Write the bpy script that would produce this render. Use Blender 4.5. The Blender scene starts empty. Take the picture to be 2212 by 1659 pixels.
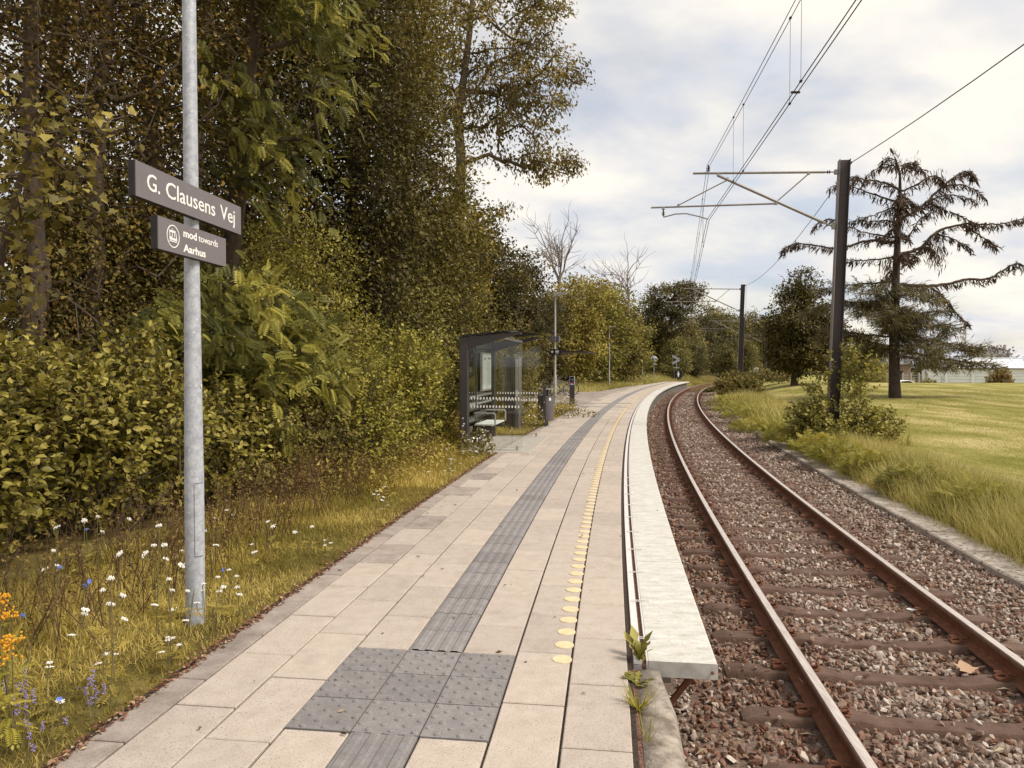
import bpy, math, random
import numpy as np
from mathutils import Vector, Matrix, Euler

SC = bpy.context.scene
COL = SC.collection
PI = math.pi
R = math.radians

# ------------------------------------------------------------------ camera
F_PX, CX, CY, HOR, EYE = 1600.0, 1106.0, 829.5, 790.0, 1.65
PITCH = math.atan((CY - HOR) / F_PX)
cam_d = bpy.data.cameras.new("camera")
cam_d.sensor_width = 36.0
cam_d.lens = F_PX / 2212.0 * 36.0
cam_d.clip_start, cam_d.clip_end = 0.05, 4000.0
cam = bpy.data.objects.new("camera", cam_d)
COL.objects.link(cam)
cam.location = (0, 0, EYE)
cam.rotation_euler = (PI / 2 - PITCH, 0, 0)
SC.camera = cam

# ------------------------------------------------------------------ sky, sun, exposure
SUN_EL, SUN_AZ = R(50), R(112)          # azimuth clockwise from +Y
SC.view_settings.view_transform = 'Standard'
SC.view_settings.look = 'None'
SC.view_settings.exposure = 0.58
SC.view_settings.gamma = 1.0

def build_world():
    w = bpy.data.worlds.new("World"); SC.world = w; w.use_nodes = True
    nt = w.node_tree; nt.nodes.clear(); N = nt.nodes.new; L = nt.links.new
    out = N('ShaderNodeOutputWorld')
    sky = N('ShaderNodeTexSky'); sky.sky_type = 'NISHITA'; sky.sun_disc = False
    sky.sun_elevation = SUN_EL; sky.sun_rotation = SUN_AZ
    sky.air_density = 1.0; sky.dust_density = 2.0; sky.ozone_density = 1.0
    b1 = N('ShaderNodeBackground'); b1.inputs[1].default_value = 0.10
    L(sky.outputs[0], b1.inputs[0])
    tc = N('ShaderNodeTexCoord'); sep = N('ShaderNodeSeparateXYZ'); L(tc.outputs['Generated'], sep.inputs[0])
    def math_(op, a, b=None):
        m = N('ShaderNodeMath'); m.operation = op
        for i, x in enumerate((a, b)):
            if x is None: continue
            if isinstance(x, (int, float)): m.inputs[i].default_value = x
            else: L(x, m.inputs[i])
        return m.outputs[0]
    zz = math_('ADD', math_('MAXIMUM', sep.outputs[2], 0.0), 0.30)   # cloud layer seen in perspective
    comb = N('ShaderNodeCombineXYZ')
    L(math_('DIVIDE', sep.outputs[0], zz), comb.inputs[0]); L(math_('DIVIDE', sep.outputs[1], zz), comb.inputs[1])
    rot = N('ShaderNodeMapping'); rot.inputs['Rotation'].default_value = (0, 0, R(-35)); rot.inputs['Scale'].default_value = (1.0, 1.25, 1)
    rot.inputs['Location'].default_value = (3.1, 1.7, 0)
    L(comb.outputs[0], rot.inputs[0])
    n1 = N('ShaderNodeTexNoise'); n1.inputs['Scale'].default_value = 2.1; n1.inputs['Detail'].default_value = 7; n1.inputs['Roughness'].default_value = 0.52
    n1.inputs['Distortion'].default_value = 0.25
    L(rot.outputs[0], n1.inputs[0])
    n2 = N('ShaderNodeTexNoise'); n2.inputs['Scale'].default_value = 2.4; n2.inputs['Detail'].default_value = 5; n2.inputs['Roughness'].default_value = 0.5
    L(rot.outputs[0], n2.inputs[0])
    r1 = N('ShaderNodeValToRGB'); e = r1.color_ramp.elements
    e[0].position, e[0].color = 0.34, (0.60, 0.60, 0.60, 1)
    e[1].position, e[1].color = 0.56, (1, 1, 1, 1)
    L(n1.outputs[0], r1.inputs[0])
    r2 = N('ShaderNodeValToRGB'); e = r2.color_ramp.elements            # white tops and pale violet-grey bellies
    e[0].position, e[0].color = 0.36, (0.64, 0.675, 0.745, 1)
    e[1].position, e[1].color = 0.60, (0.98, 0.92, 0.825, 1)
    m = e.new(0.47); m.color = (0.79, 0.775, 0.77, 1)
    L(n2.outputs[0], r2.inputs[0])
    b2 = N('ShaderNodeBackground'); b2.inputs[1].default_value = 0.74
    L(r2.outputs[0], b2.inputs[0])
    mx = N('ShaderNodeMixShader')
    L(r1.outputs[0], mx.inputs[0]); L(b1.outputs[0], mx.inputs[1]); L(b2.outputs[0], mx.inputs[2])
    L(mx.outputs[0], out.inputs[0])
build_world()

sun_d = bpy.data.lights.new("sun", 'SUN'); sun_d.energy = 2.5; sun_d.angle = R(18); sun_d.color = (1.0, 0.945, 0.85)
sun = bpy.data.objects.new("sun", sun_d); COL.objects.link(sun)
_d = Vector((math.sin(SUN_AZ) * math.cos(SUN_EL), math.cos(SUN_AZ) * math.cos(SUN_EL), math.sin(SUN_EL)))
sun.rotation_euler = (-_d).to_track_quat('-Z', 'Y').to_euler()
SC.cycles.max_bounces = 6; SC.cycles.diffuse_bounces = 3; SC.cycles.glossy_bounces = 3
SC.cycles.transmission_bounces = 5; SC.cycles.transparent_max_bounces = 12
SC.cycles.use_denoising = True

# ------------------------------------------------------------------ track path: s along the line, o to its right (left rail head = 0), metres
_PP = (1.7503056, 0.1284576, 0.00319414, -0.00237732, 0.00253243)
_s = np.arange(-40, 230, 0.25)
def _th(s):
    s = np.clip(s, -15, 132)
    return _PP[1] + _PP[2] * s + _PP[3] * s * s / 100 + _PP[4] * s ** 3 / 1e4
_X = np.cumsum(np.sin(_th(_s))) * 0.25; _Y = np.cumsum(np.cos(_th(_s))) * 0.25
_i0 = int(40 / 0.25); _X = _X - _X[_i0] + _PP[0]; _Y = _Y - _Y[_i0] + 3.0
def TH(s): return float(_th(np.float64(s)))
def Pn(s, o, z=0.0):
    s = np.asarray(s, float); t = _th(s)
    x = np.interp(s, _s, _X) + np.cos(t) * o; y = np.interp(s, _s, _Y) - np.sin(t) * o
    x, y, zz = np.broadcast_arrays(x, y, np.asarray(z, float))
    return np.stack([x, y, zz], -1)
def P(s, o, z=0.0): return tuple(float(a) for a in Pn(s, o, z))
def so_of(x, y):
    x = np.asarray(x, float); y = np.asarray(y, float)
    idx = np.argmin((x[..., None] - _X[::4]) ** 2 + (y[..., None] - _Y[::4]) ** 2, -1) * 4
    t = _th(_s[idx]); dx, dy = x - _X[idx], y - _Y[idx]
    return _s[idx] + dx * np.sin(t) + dy * np.cos(t), dx * np.cos(t) - dy * np.sin(t)
def px(x, Y): return (x - CX) / F_PX * Y           # plan position of a sight line at depth Y

Z_RAIL = -0.41
Z_SLP = Z_RAIL - 0.155       # sleeper top
Z_BAL = Z_SLP - 0.055        # ballast surface
Z_R = -0.46                  # verge on the far side of the track

def ground_z(x, y):
    s, o = so_of(x, y)
    y = np.asarray(y, float)
    sm = lambda a, b, t: np.clip((t - a) / (b - a), 0, 1) ** 2 * (3 - 2 * np.clip((t - a) / (b - a), 0, 1))
    left = -0.03 + 0.10 * sm(9, 14, -o) + 0.22 * sm(60, 85, s) * sm(3.4, 5.0, -o)
    right = Z_R + sm(3.4, 9, o) * (0.16 + 0.62 * sm(20, 57, y)) - 3.3 * sm(57, 85, y) * sm(11, 19, o)
    bed = -1.0
    z = np.where(o < -2.6, left, np.where(o > 3.0, right, bed))
    z = np.where((o >= -3.4) & (o <= -2.6), left + (bed - left) * (o + 3.4) / 0.8, z)
    z = np.where((o >= 2.6) & (o <= 3.0), bed + (right - bed) * (o - 2.6) / 0.4, z)
    # past the platform's end the left side comes down to the ballast gently
    k = sm(76, 79, s)
    past = np.where(o < -1.2, -0.62 + (left + 0.62) * sm(1.2, 4.5, -o), z)
    return z * (1 - k) + past * k
def gz(x, y): return float(ground_z(np.array([x]), np.array([y]))[0])

# ------------------------------------------------------------------ helpers: things, parts, meshes
def thing(name, label, cat, loc=(0, 0, 0), rotz=0.0, group=None, kind=None):
    o = bpy.data.objects.new(name, None); COL.objects.link(o)
    o.empty_display_size = 0.2
    o.location = loc; o.rotation_euler = (0, 0, rotz)
    return tag(o, label, cat, group, kind)
def tag(o, label=None, cat=None, group=None, kind=None):
    if label: o['label'] = label
    if cat: o['category'] = cat
    if group: o['group'] = group
    if kind: o['kind'] = kind
    return o
def link(name, me, parent=None):
    o = bpy.data.objects.new(name, me); COL.objects.link(o)
    if parent is not None: o.parent = parent
    return o
def copy_tree(o, parent=None):
    c = o.copy(); COL.objects.link(c); c.parent = parent
    for ch in list(o.children): copy_tree(ch, c)
    return c

def np_mesh(name, V, faces, mats, parent=None, tint=None, smooth=False, mi=None):
    """faces: list of (n,k) index arrays; tint: per-vertex float; mi: list of material indices per face array"""
    V = np.ascontiguousarray(V, np.float32).reshape(-1, 3)
    me = bpy.data.meshes.new(name)
    me.vertices.add(len(V)); me.vertices.foreach_set('co', V.ravel())
    faces = [np.asarray(f, np.int32) for f in faces]
    keep = [i for i, f in enumerate(faces) if len(f)]
    mis = [0] * len(faces) if mi is None else mi
    tot = np.concatenate([np.full(len(faces[i]), faces[i].shape[1], np.int32) for i in keep])
    idx = np.concatenate([faces[i].ravel() for i in keep])
    start = np.concatenate([[0], np.cumsum(tot)[:-1]]).astype(np.int32)
    me.loops.add(len(idx)); me.loops.foreach_set('vertex_index', idx)
    me.polygons.add(len(tot)); me.polygons.foreach_set('loop_start', start)
    me.polygons.foreach_set('loop_total', tot)
    mat_idx = np.concatenate([np.broadcast_to(np.asarray(mis[i], np.int32), (len(faces[i]),)) for i in keep]).astype(np.int32)
    me.polygons.foreach_set('material_index', mat_idx)
    me.polygons.foreach_set('use_smooth', np.full(len(tot), smooth, bool))
    for m in (mats if isinstance(mats, (list, tuple)) else [mats]): me.materials.append(m)
    if tint is not None:
        a = me.attributes.new('tint', 'FLOAT', 'POINT'); a.data.foreach_set('value', np.ascontiguousarray(tint, np.float32))
    me.update(calc_edges=True); me.validate()
    return link(name, me, parent)

class MB:
    """collects boxes, tubes and prisms, then links them as ONE mesh object"""
    def __init__(s): s.v = []; s.f = []; s.m = []; s.t = []; s.mi = 0; s.tint = 0.5
    def add(s, vs, fs):
        b = len(s.v); s.v += [tuple(map(float, q)) for q in vs]; s.t += [s.tint] * len(vs)
        s.f += [tuple(b + i for i in f) for f in fs]; s.m += [s.mi] * len(fs); return s
    def box(s, c, size, M=None, rz=0.0, top=1.0):
        hx, hy, hz = size[0] / 2, size[1] / 2, size[2] / 2
        M = M or Matrix.Rotation(rz, 3, 'Z')
        vs = []
        for z, k in ((-hz, 1), (hz, top)):
            for x, y in ((-hx, -hy), (hx, -hy), (hx, hy), (-hx, hy)):
                q = M @ Vector((x * k, y * k, z)); vs.append((c[0] + q.x, c[1] + q.y, c[2] + q.z))
        return s.add(vs, [(3, 2, 1, 0), (4, 5, 6, 7), (0, 1, 5, 4), (1, 2, 6, 5), (2, 3, 7, 6), (3, 0, 4, 7)])
    def bbox(s, c, size, b=0.004, rz=0.0, M=None):
        """box with chamfered edges"""
        h = [a / 2 for a in size]; M = M or Matrix.Rotation(rz, 3, 'Z'); b = min(b, min(h) * .45)
        vs = []; ids = {}
        for sx in (-1, 1):
            for sy in (-1, 1):
                for sz in (-1, 1):
                    for ax in range(3):
                        q = [sx * (h[0] - (b if ax != 0 else 0)), sy * (h[1] - (b if ax != 1 else 0)), sz * (h[2] - (b if ax != 2 else 0))]
                        ids[(sx, sy, sz, ax)] = len(vs); w = M @ Vector(q); vs.append((c[0] + w.x, c[1] + w.y, c[2] + w.z))
        fs = []
        for ax in range(3):
            u, v = (ax + 1) % 3, (ax + 2) % 3
            for sg in (-1, 1):
                q = []
                for a, d in ((-1, -1), (1, -1), (1, 1), (-1, 1)):
                    k = [0, 0, 0]; k[ax] = sg; k[u] = a; k[v] = d; q.append(ids[(*k, ax)])
                fs.append(tuple(q if sg > 0 else q[::-1]))
        for ax in range(3):
            u, v = (ax + 1) % 3, (ax + 2) % 3
            for a in (-1, 1):
                for d in (-1, 1):
                    k0 = [0, 0, 0]; k0[ax] = -1; k0[u] = a; k0[v] = d; k1 = list(k0); k1[ax] = 1
                    q = [ids[(*k0, u)], ids[(*k1, u)], ids[(*k1, v)], ids[(*k0, v)]]
                    fs.append(tuple(q if a * d < 0 else q[::-1]))
        for sx in (-1, 1):
            for sy in (-1, 1):
                for sz in (-1, 1):
                    q = [ids[(sx, sy, sz, i)] for i in range(3)]
                    fs.append(tuple(q if sx * sy * sz > 0 else q[::-1]))
        return s.add(vs, fs)
    def tube(s, pts, r, n=8, cap=True):
        pts = [Vector(q) for q in pts]; k = len(pts); rs = [r] * k if isinstance(r, (int, float)) else list(r)
        vs = []; fs = []; pu = None
        for i in range(k):
            d = (pts[min(i + 1, k - 1)] - pts[max(i - 1, 0)])
            d = d.normalized() if d.length > 1e-9 else Vector((0, 0, 1))
            if pu is None:
                a = Vector((0, 0, 1)) if abs(d.z) < .9 else Vector((1, 0, 0)); u = d.cross(a).normalized()
            else:
                u = (pu - d * pu.dot(d)); u = u.normalized() if u.length > 1e-6 else d.orthogonal().normalized()
            pu = u; w = d.cross(u)
            for j in range(n):
                an = 2 * PI * j / n; vs.append(pts[i] + (u * math.cos(an) + w * math.sin(an)) * rs[i])
        for i in range(k - 1):
            for j in range(n):
                a = i * n + j; b = i * n + (j + 1) % n; fs.append((a, b, b + n, a + n))
        if cap: fs.append(tuple(range(n))[::-1]); fs.append(tuple(range((k - 1) * n, k * n)))
        return s.add(vs, fs)
    def lathe(s, prof, n=16, c=(0, 0, 0), cap=True, M=None):
        vs = []; fs = []; M = M or Matrix.Identity(3)
        for r, z in prof:
            for j in range(n):
                a = 2 * PI * j / n; q = M @ Vector((r * math.cos(a), r * math.sin(a), z)); vs.append((c[0] + q.x, c[1] + q.y, c[2] + q.z))
        for i in range(len(prof) - 1):
            for j in range(n):
                a = i * n + j; b = i * n + (j + 1) % n; fs.append((a, b, b + n, a + n))
        if cap: fs.append(tuple(range(n))[::-1]); fs.append(tuple(range((len(prof) - 1) * n, len(prof) * n)))
        return s.add(vs, fs)
    def prism(s, outline, d):
        """flat outline (3D points) pushed along vector d"""
        n = len(outline); d = Vector(d); o = [Vector(q) for q in outline]
        nrm = Vector((0, 0, 0))
        for i in range(n): nrm += (o[i]).cross(o[(i + 1) % n])
        if nrm.dot(d) < 0: o = o[::-1]
        return s.add(o + [q + d for q in o], [tuple(range(n))[::-1], tuple(range(n, 2 * n))] + [(i, (i + 1) % n, n + (i + 1) % n, n + i) for i in range(n)])
    def ring(s, c, rad, r, axis='Y', n=28, k=6, a0=0, a1=2 * PI):
        full = abs(a1 - a0 - 2 * PI) < 1e-6; m = n if full else n + 1
        pts = []
        for i in range(m):
            a = a0 + (a1 - a0) * i / n
            e = {'Y': (math.cos(a), 0, math.sin(a)), 'Z': (math.cos(a), math.sin(a), 0), 'X': (0, math.cos(a), math.sin(a))}[axis]
            pts.append(Vector(c) + Vector(e) * rad)
        if full: pts.append(pts[0])
        return s.tube(pts, r, k, cap=not full)
    def build(s, name, mats, parent=None, smooth=False, tint=False):
        me = bpy.data.meshes.new(name); me.from_pydata(s.v, [], s.f)
        for m in (mats if isinstance(mats, (list, tuple)) else [mats]): me.materials.append(m)
        me.polygons.foreach_set('material_index', s.m)
        if smooth:
            me.polygons.foreach_set('use_smooth', [len(f) == 4 for f in s.f])
            me.update()
            try: me.set_sharp_from_angle(angle=R(40))
            except Exception: pass
        if tint:
            a = me.attributes.new('tint', 'FLOAT', 'POINT'); a.data.foreach_set('value', s.t)
        me.update()
        return link(name, me, parent)

def text_mb(mb, txt, size, M, bold=0.0, xs=1.0, width=None, align='LEFT'):
    """lettering laid into mb; M maps the text plane (x right, y up) into the part's space"""
    cu = bpy.data.curves.new('lettering', 'FONT'); cu.body = txt; cu.size = size; cu.offset = bold; cu.align_x = align
    cu.extrude = 0.0012; cu.resolution_u = 3
    ob = bpy.data.objects.new('lettering', cu); COL.objects.link(ob)
    dg = bpy.context.evaluated_depsgraph_get(); me = bpy.data.meshes.new_from_object(ob.evaluated_get(dg))
    xsv = [v.co.x for v in me.vertices]; w = max(xsv) - min(xsv); x0 = min(xsv) if align == 'LEFT' else 0
    if width: xs = width / w
    mb.add([M @ Vector(((v.co.x - x0) * xs, v.co.y, v.co.z)) for v in me.vertices], [tuple(p.vertices) for p in me.polygons])
    bpy.data.objects.remove(ob); bpy.data.meshes.remove(me); bpy.data.curves.remove(cu)

# ------------------------------------------------------------------ materials
def _nt(name):
    m = bpy.data.materials.new(name); m.use_nodes = True; nt = m.node_tree
    b = nt.nodes['Principled BSDF']; return m, nt, b
def mat(name, c1, c2=None, scale=6.0, rough=0.75, metal=0.0, bump=0.0, bscale=None, spec=0.35, tint=None, detail=5, speck=None, stain=None, stretch=None, lo=.35, hi=.65):
    """base colour mottled between c1 and c2; tint=(dark,light) multiplies by the per-piece value; speck=(colour,scale,amount)"""
    m, nt, b = _nt(name); N = nt.nodes.new; L = nt.links.new
    b.inputs['Roughness'].default_value = rough; b.inputs['Metallic'].default_value = metal; b.inputs['Specular IOR Level'].default_value = spec
    geo = N('ShaderNodeNewGeometry'); vec = geo.outputs['Position']
    if stretch:
        mp = N('ShaderNodeMapping'); mp.inputs['Scale'].default_value = stretch; L(vec, mp.inputs[0]); vec = mp.outputs[0]
    col = None
    if c2 is not None:
        n = N('ShaderNodeTexNoise'); n.inputs['Scale'].default_value = scale; n.inputs['Detail'].default_value = detail; n.inputs['Roughness'].default_value = .62
        L(vec, n.inputs[0])
        r = N('ShaderNodeValToRGB'); r.color_ramp.elements[0].position = lo; r.color_ramp.elements[1].position = hi
        r.color_ramp.elements[0].color = (*c1, 1); r.color_ramp.elements[1].color = (*c2, 1); L(n.outputs[0], r.inputs[0]); col = r.outputs[0]
    else:
        c = N('ShaderNodeRGB'); c.outputs[0].default_value = (*c1, 1); col = c.outputs[0]
    if speck:
        n = N('ShaderNodeTexNoise'); n.inputs['Scale'].default_value = speck[1]; n.inputs['Detail'].default_value = 2; L(vec, n.inputs[0])
        r = N('ShaderNodeValToRGB'); r.color_ramp.elements[0].position = 1 - speck[2]; r.color_ramp.elements[1].position = min(1, 1 - speck[2] + .06)
        r.color_ramp.elements[0].color = (0, 0, 0, 1); r.color_ramp.elements[1].color = (1, 1, 1, 1); L(n.outputs[0], r.inputs[0])
        mx = N('ShaderNodeMix'); mx.data_type = 'RGBA'; L(r.outputs[0], mx.inputs[0]); L(col, mx.inputs[6]); mx.inputs[7].default_value = (*speck[0], 1); col = mx.outputs[2]
    if stain:
        n = N('ShaderNodeTexNoise'); n.inputs['Scale'].default_value = stain[1]; n.inputs['Detail'].default_value = 8; n.inputs['Roughness'].default_value = .7; L(vec, n.inputs[0])
        r = N('ShaderNodeValToRGB'); r.color_ramp.elements[0].position = stain[2]; r.color_ramp.elements[1].position = stain[2] + .22
        r.color_ramp.elements[0].color = (0, 0, 0, 1); r.color_ramp.elements[1].color = (stain[3],) * 3 + (1,); L(n.outputs[0], r.inputs[0])
        mx = N('ShaderNodeMix'); mx.data_type = 'RGBA'; L(r.outputs[0], mx.inputs[0]); L(col, mx.inputs[6]); mx.inputs[7].default_value = (*stain[0], 1); col = mx.outputs[2]
    if tint:
        at = N('ShaderNodeAttribute'); at.attribute_name = 'tint'
        r = N('ShaderNodeValToRGB'); r.color_ramp.elements[0].color = (*tint[0], 1); r.color_ramp.elements[1].color = (*tint[1], 1); L(at.outputs['Fac'], r.inputs[0])
        mx = N('ShaderNodeMix'); mx.data_type = 'RGBA'; mx.blend_type = 'MULTIPLY'; mx.inputs[0].default_value = 1; L(col, mx.inputs[6]); L(r.outputs[0], mx.inputs[7]); col = mx.outputs[2]
    L(col, b.inputs['Base Color'])
    if bump:
        n = N('ShaderNodeTexNoise'); n.inputs['Scale'].default_value = bscale or scale * 4; n.inputs['Detail'].default_value = 4; L(vec, n.inputs[0])
        bp = N('ShaderNodeBump'); bp.inputs['Strength'].default_value = bump; bp.inputs['Distance'].default_value = .02; L(n.outputs[0], bp.inputs['Height']); L(bp.outputs[0], b.inputs['Normal'])
    return m
def leafmat(name, dark, mid, light, trans=0.25, rough=.55, jitter=.25, spec=.3):
    """leaf colour runs dark-mid-light with each leaf's own tint; plants differ a little from one another"""
    m, nt, b = _nt(name); N = nt.nodes.new; L = nt.links.new
    at = N('ShaderNodeAttribute'); at.attribute_name = 'tint'
    oi = N('ShaderNodeObjectInfo')
    a = N('ShaderNodeMath'); a.operation = 'MULTIPLY_ADD'; L(oi.outputs['Random'], a.inputs[0]); a.inputs[1].default_value = jitter; a.inputs[2].default_value = -jitter / 2
    s = N('ShaderNodeMath'); s.operation = 'ADD'; L(at.outputs['Fac'], s.inputs[0]); L(a.outputs[0], s.inputs[1])
    r = N('ShaderNodeValToRGB'); e = r.color_ramp.elements
    e[0].position, e[0].color = .05, (*dark, 1); e[1].position, e[1].color = .95, (*light, 1)
    k = e.new(.5); k.color = (*mid, 1); L(s.outputs[0], r.inputs[0])
    mu = N('ShaderNodeMix'); mu.data_type = 'RGBA'; mu.blend_type = 'MULTIPLY'; mu.inputs[0].default_value = 1; L(r.outputs[0], mu.inputs[6]); L(oi.outputs['Color'], mu.inputs[7])   # each plant's own cast
    L(mu.outputs[2], b.inputs['Base Color']); b.inputs['Roughness'].default_value = rough; b.inputs['Specular IOR Level'].default_value = spec
    tr = N('ShaderNodeBsdfTranslucent'); L(mu.outputs[2], tr.inputs[0])
    mx = N('ShaderNodeMixShader'); mx.inputs[0].default_value = trans
    out = nt.nodes['Material Output']; L(b.outputs[0], mx.inputs[1]); L(tr.outputs[0], mx.inputs[2]); L(mx.outputs[0], out.inputs[0])
    return m
def glass(name, tintc=(.86, .9, .88), refl=.09):
    m, nt, b = _nt(name); N = nt.nodes.new; L = nt.links.new
    t = N('ShaderNodeBsdfTransparent'); t.inputs[0].default_value = (*tintc, 1)
    g = N('ShaderNodeBsdfGlossy'); g.inputs['Roughness'].default_value = .03; g.inputs[0].default_value = (.9, .92, .92, 1)
    fr = N('ShaderNodeFresnel'); fr.inputs[0].default_value = 1.45
    mx = N('ShaderNodeMixShader'); L(fr.outputs[0], mx.inputs[0])
    L(t.outputs[0], mx.inputs[1]); L(g.outputs[0], mx.inputs[2]); L(mx.outputs[0], nt.nodes['Material Output'].inputs[0])
    nt.nodes.remove(b); return m

M = {}
M['slab'] = mat('concrete slab', (.45, .372, .308), (.515, .434, .366), 9, .85, bump=.25, bscale=220, tint=((.90, .90, .90), (1.07, 1.065, 1.05)), speck=((.27, .225, .18), 130, .40), stain=((.30, .25, .20), 3.2, .54, .6))
M['slab_edge'] = mat('dirty edge slab', (.33, .27, .23), (.43, .358, .31), 7, .88, bump=.25, bscale=220, tint=((.84, .84, .85), (1.06, 1.05, 1.04)), speck=((.22, .18, .14), 120, .41), stain=((.19, .155, .115), 4, .47, .8))
M['joint'] = mat('joint soil', (.020, .014, .010), (.07, .047, .034), 60, .95)
M['tactile'] = mat('grey tactile block', (.215, .194, .186), (.275, .25, .238), 14, .8, bump=.2, bscale=200, tint=((.84, .84, .84), (1.1, 1.1, 1.1)), speck=((.12, .11, .108), 140, .40), stain=((.26, .235, .215), 5, .52, .6))
M['yellow'] = mat('worn yellow stud', (.64, .49, .27), (.74, .59, .36), 22, .75, stain=((.48, .41, .31), 26, .50, .7))
M['steel_strip'] = mat('galvanised strip', (.60, .57, .53), (.72, .69, .64), 30, .5, spec=.4)
M['plate'] = mat('pale edge plate', (.52, .49, .43), (.70, .665, .60), 5, .62, bump=.08, bscale=90, detail=8, speck=((.46, .41, .34), 60, .42), stretch=(1, 2.4, 1), stain=((.36, .315, .25), 7, .52, .75))
M['plate_rim'] = mat('plate rim', (.36, .335, .30), (.52, .49, .44), 9, .6)
M['litter'] = mat('leaf litter', (.075, .038, .027), (.27, .13, .09), 90, .95, bump=.5, bscale=160, lo=.4, hi=.6)
M['kerb'] = mat('mossy kerb concrete', (.17, .135, .10), (.42, .355, .29), 14, .9, bump=.35, bscale=90, detail=8)
M['conc'] = mat('concrete', (.36, .32, .275), (.47, .425, .365), 6, .88, bump=.2, bscale=90, speck=((.25, .215, .18), 50, .36))
M['kerbside'] = mat('stained kerb concrete', (.27, .225, .18), (.48, .41, .345), 5, .92, bump=.25, bscale=60, detail=8, speck=((.12, .095, .06), 18, .42))
M['wallconc'] = mat('platform wall concrete', (.10, .085, .07), (.20, .17, .14), 4, .9, bump=.2)
M['rust'] = mat('rusty rail', (.125, .050, .026), (.205, .088, .048), 14, .85, bump=.15, bscale=80, spec=.2)
M['railtop'] = mat('worn rail head', (.56, .47, .41), (.74, .66, .59), 5, .36, metal=.45, stretch=(9, 1, 1))
M['railside'] = mat('rail head side', (.17, .095, .07), (.26, .16, .12), 18, .6, metal=.3)
M['sleeper'] = mat('rust-stained concrete sleeper', (.096, .054, .037), (.160, .098, .071), 7, .9, bump=.35, bscale=70, detail=7, tint=((.8, .8, .8), (1.12, 1.12, 1.12)))
M['ballast'] = mat('ballast bed', (.09, .057, .04), (.24, .165, .125), 40, .95, bump=.6, bscale=60)
M['galv'] = mat('galvanised steel', (.345, .355, .395), (.50, .51, .54), 26, .55, metal=.2, detail=3, speck=((.62, .62, .63), 60, .36))
M['galv_dull'] = mat('dull galvanised steel', (.33, .315, .30), (.42, .40, .38), 12, .55, metal=.3)
M['anthra'] = mat('anthracite paint', (.055, .046, .046), (.068, .058, .058), 20, .5, spec=.4)
M['anthra_lt'] = mat('grey paint', (.12, .105, .105), (.14, .125, .125), 20, .5, spec=.4)
M['sign'] = mat('slate sign face', (.165, .142, .147), (.178, .154, .159), 12, .5, spec=.4)
M['sign_edge'] = mat('sign edge', (.018, .014, .014), (.03, .024, .024), 12, .6)
M['white'] = mat('white lettering', (.86, .83, .78), None, rough=.6)
M['mast'] = mat('painted mast steel', (.058, .045, .047), (.082, .066, .067), 3, .6, stretch=(1, 1, .2), spec=.35)
M['mast_lit'] = mat('lit mast flange', (.22, .185, .18), (.27, .23, .22), 3, .6, stretch=(1, 1, .2), spec=.35)  # paler copy of the mast paint, sunlit look put into the flange colour
M['arm'] = mat('cantilever tube', (.27, .235, .215), (.34, .30, .275), 8, .45, metal=.35)
M['wire'] = mat('wire', (.035, .028, .026), None, rough=.6)
M['insul'] = mat('insulator', (.06, .04, .035), None, rough=.35)
M['glass'] = glass('shelter glass', (.955, .965, .955))
M['glass_roof'] = glass('roof glass', (.75, .76, .73))
M['black'] = mat('black panel', (.012, .009, .010), None, rough=.5)
M['paper'] = mat('timetable paper', (.70, .74, .70), None, rough=.5)
M['paper_line'] = mat('printed line', (.22, .24, .24), None, rough=.6)
M['seat'] = mat('weathered seat board', (.55, .56, .50), (.66, .67, .61), 8, .7)
M['bark'] = mat('bark', (.060, .040, .028), (.115, .082, .058), 9, .95, bump=.6, bscale=24, stretch=(1, 1, .3))
M['bark_lt'] = mat('paler bark', (.13, .095, .065), (.20, .155, .11), 9, .95, bump=.5, bscale=24, stretch=(1, 1, .3))
M['bark_red'] = mat('reddish conifer bark', (.034, .024, .019), (.075, .052, .042), 9, .95, bump=.8, bscale=20, stretch=(1, 1, .35))
M['deadwood'] = mat('dead wood', (.20, .165, .145), (.29, .245, .215), 6, .9)
M['twig'] = mat('green stem', (.16, .13, .05), None, rough=.8)
M['soil'] = mat('woodland soil', (.045, .03, .017), (.10, .072, .035), 2.5, .98, bump=.6, bscale=9)
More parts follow.
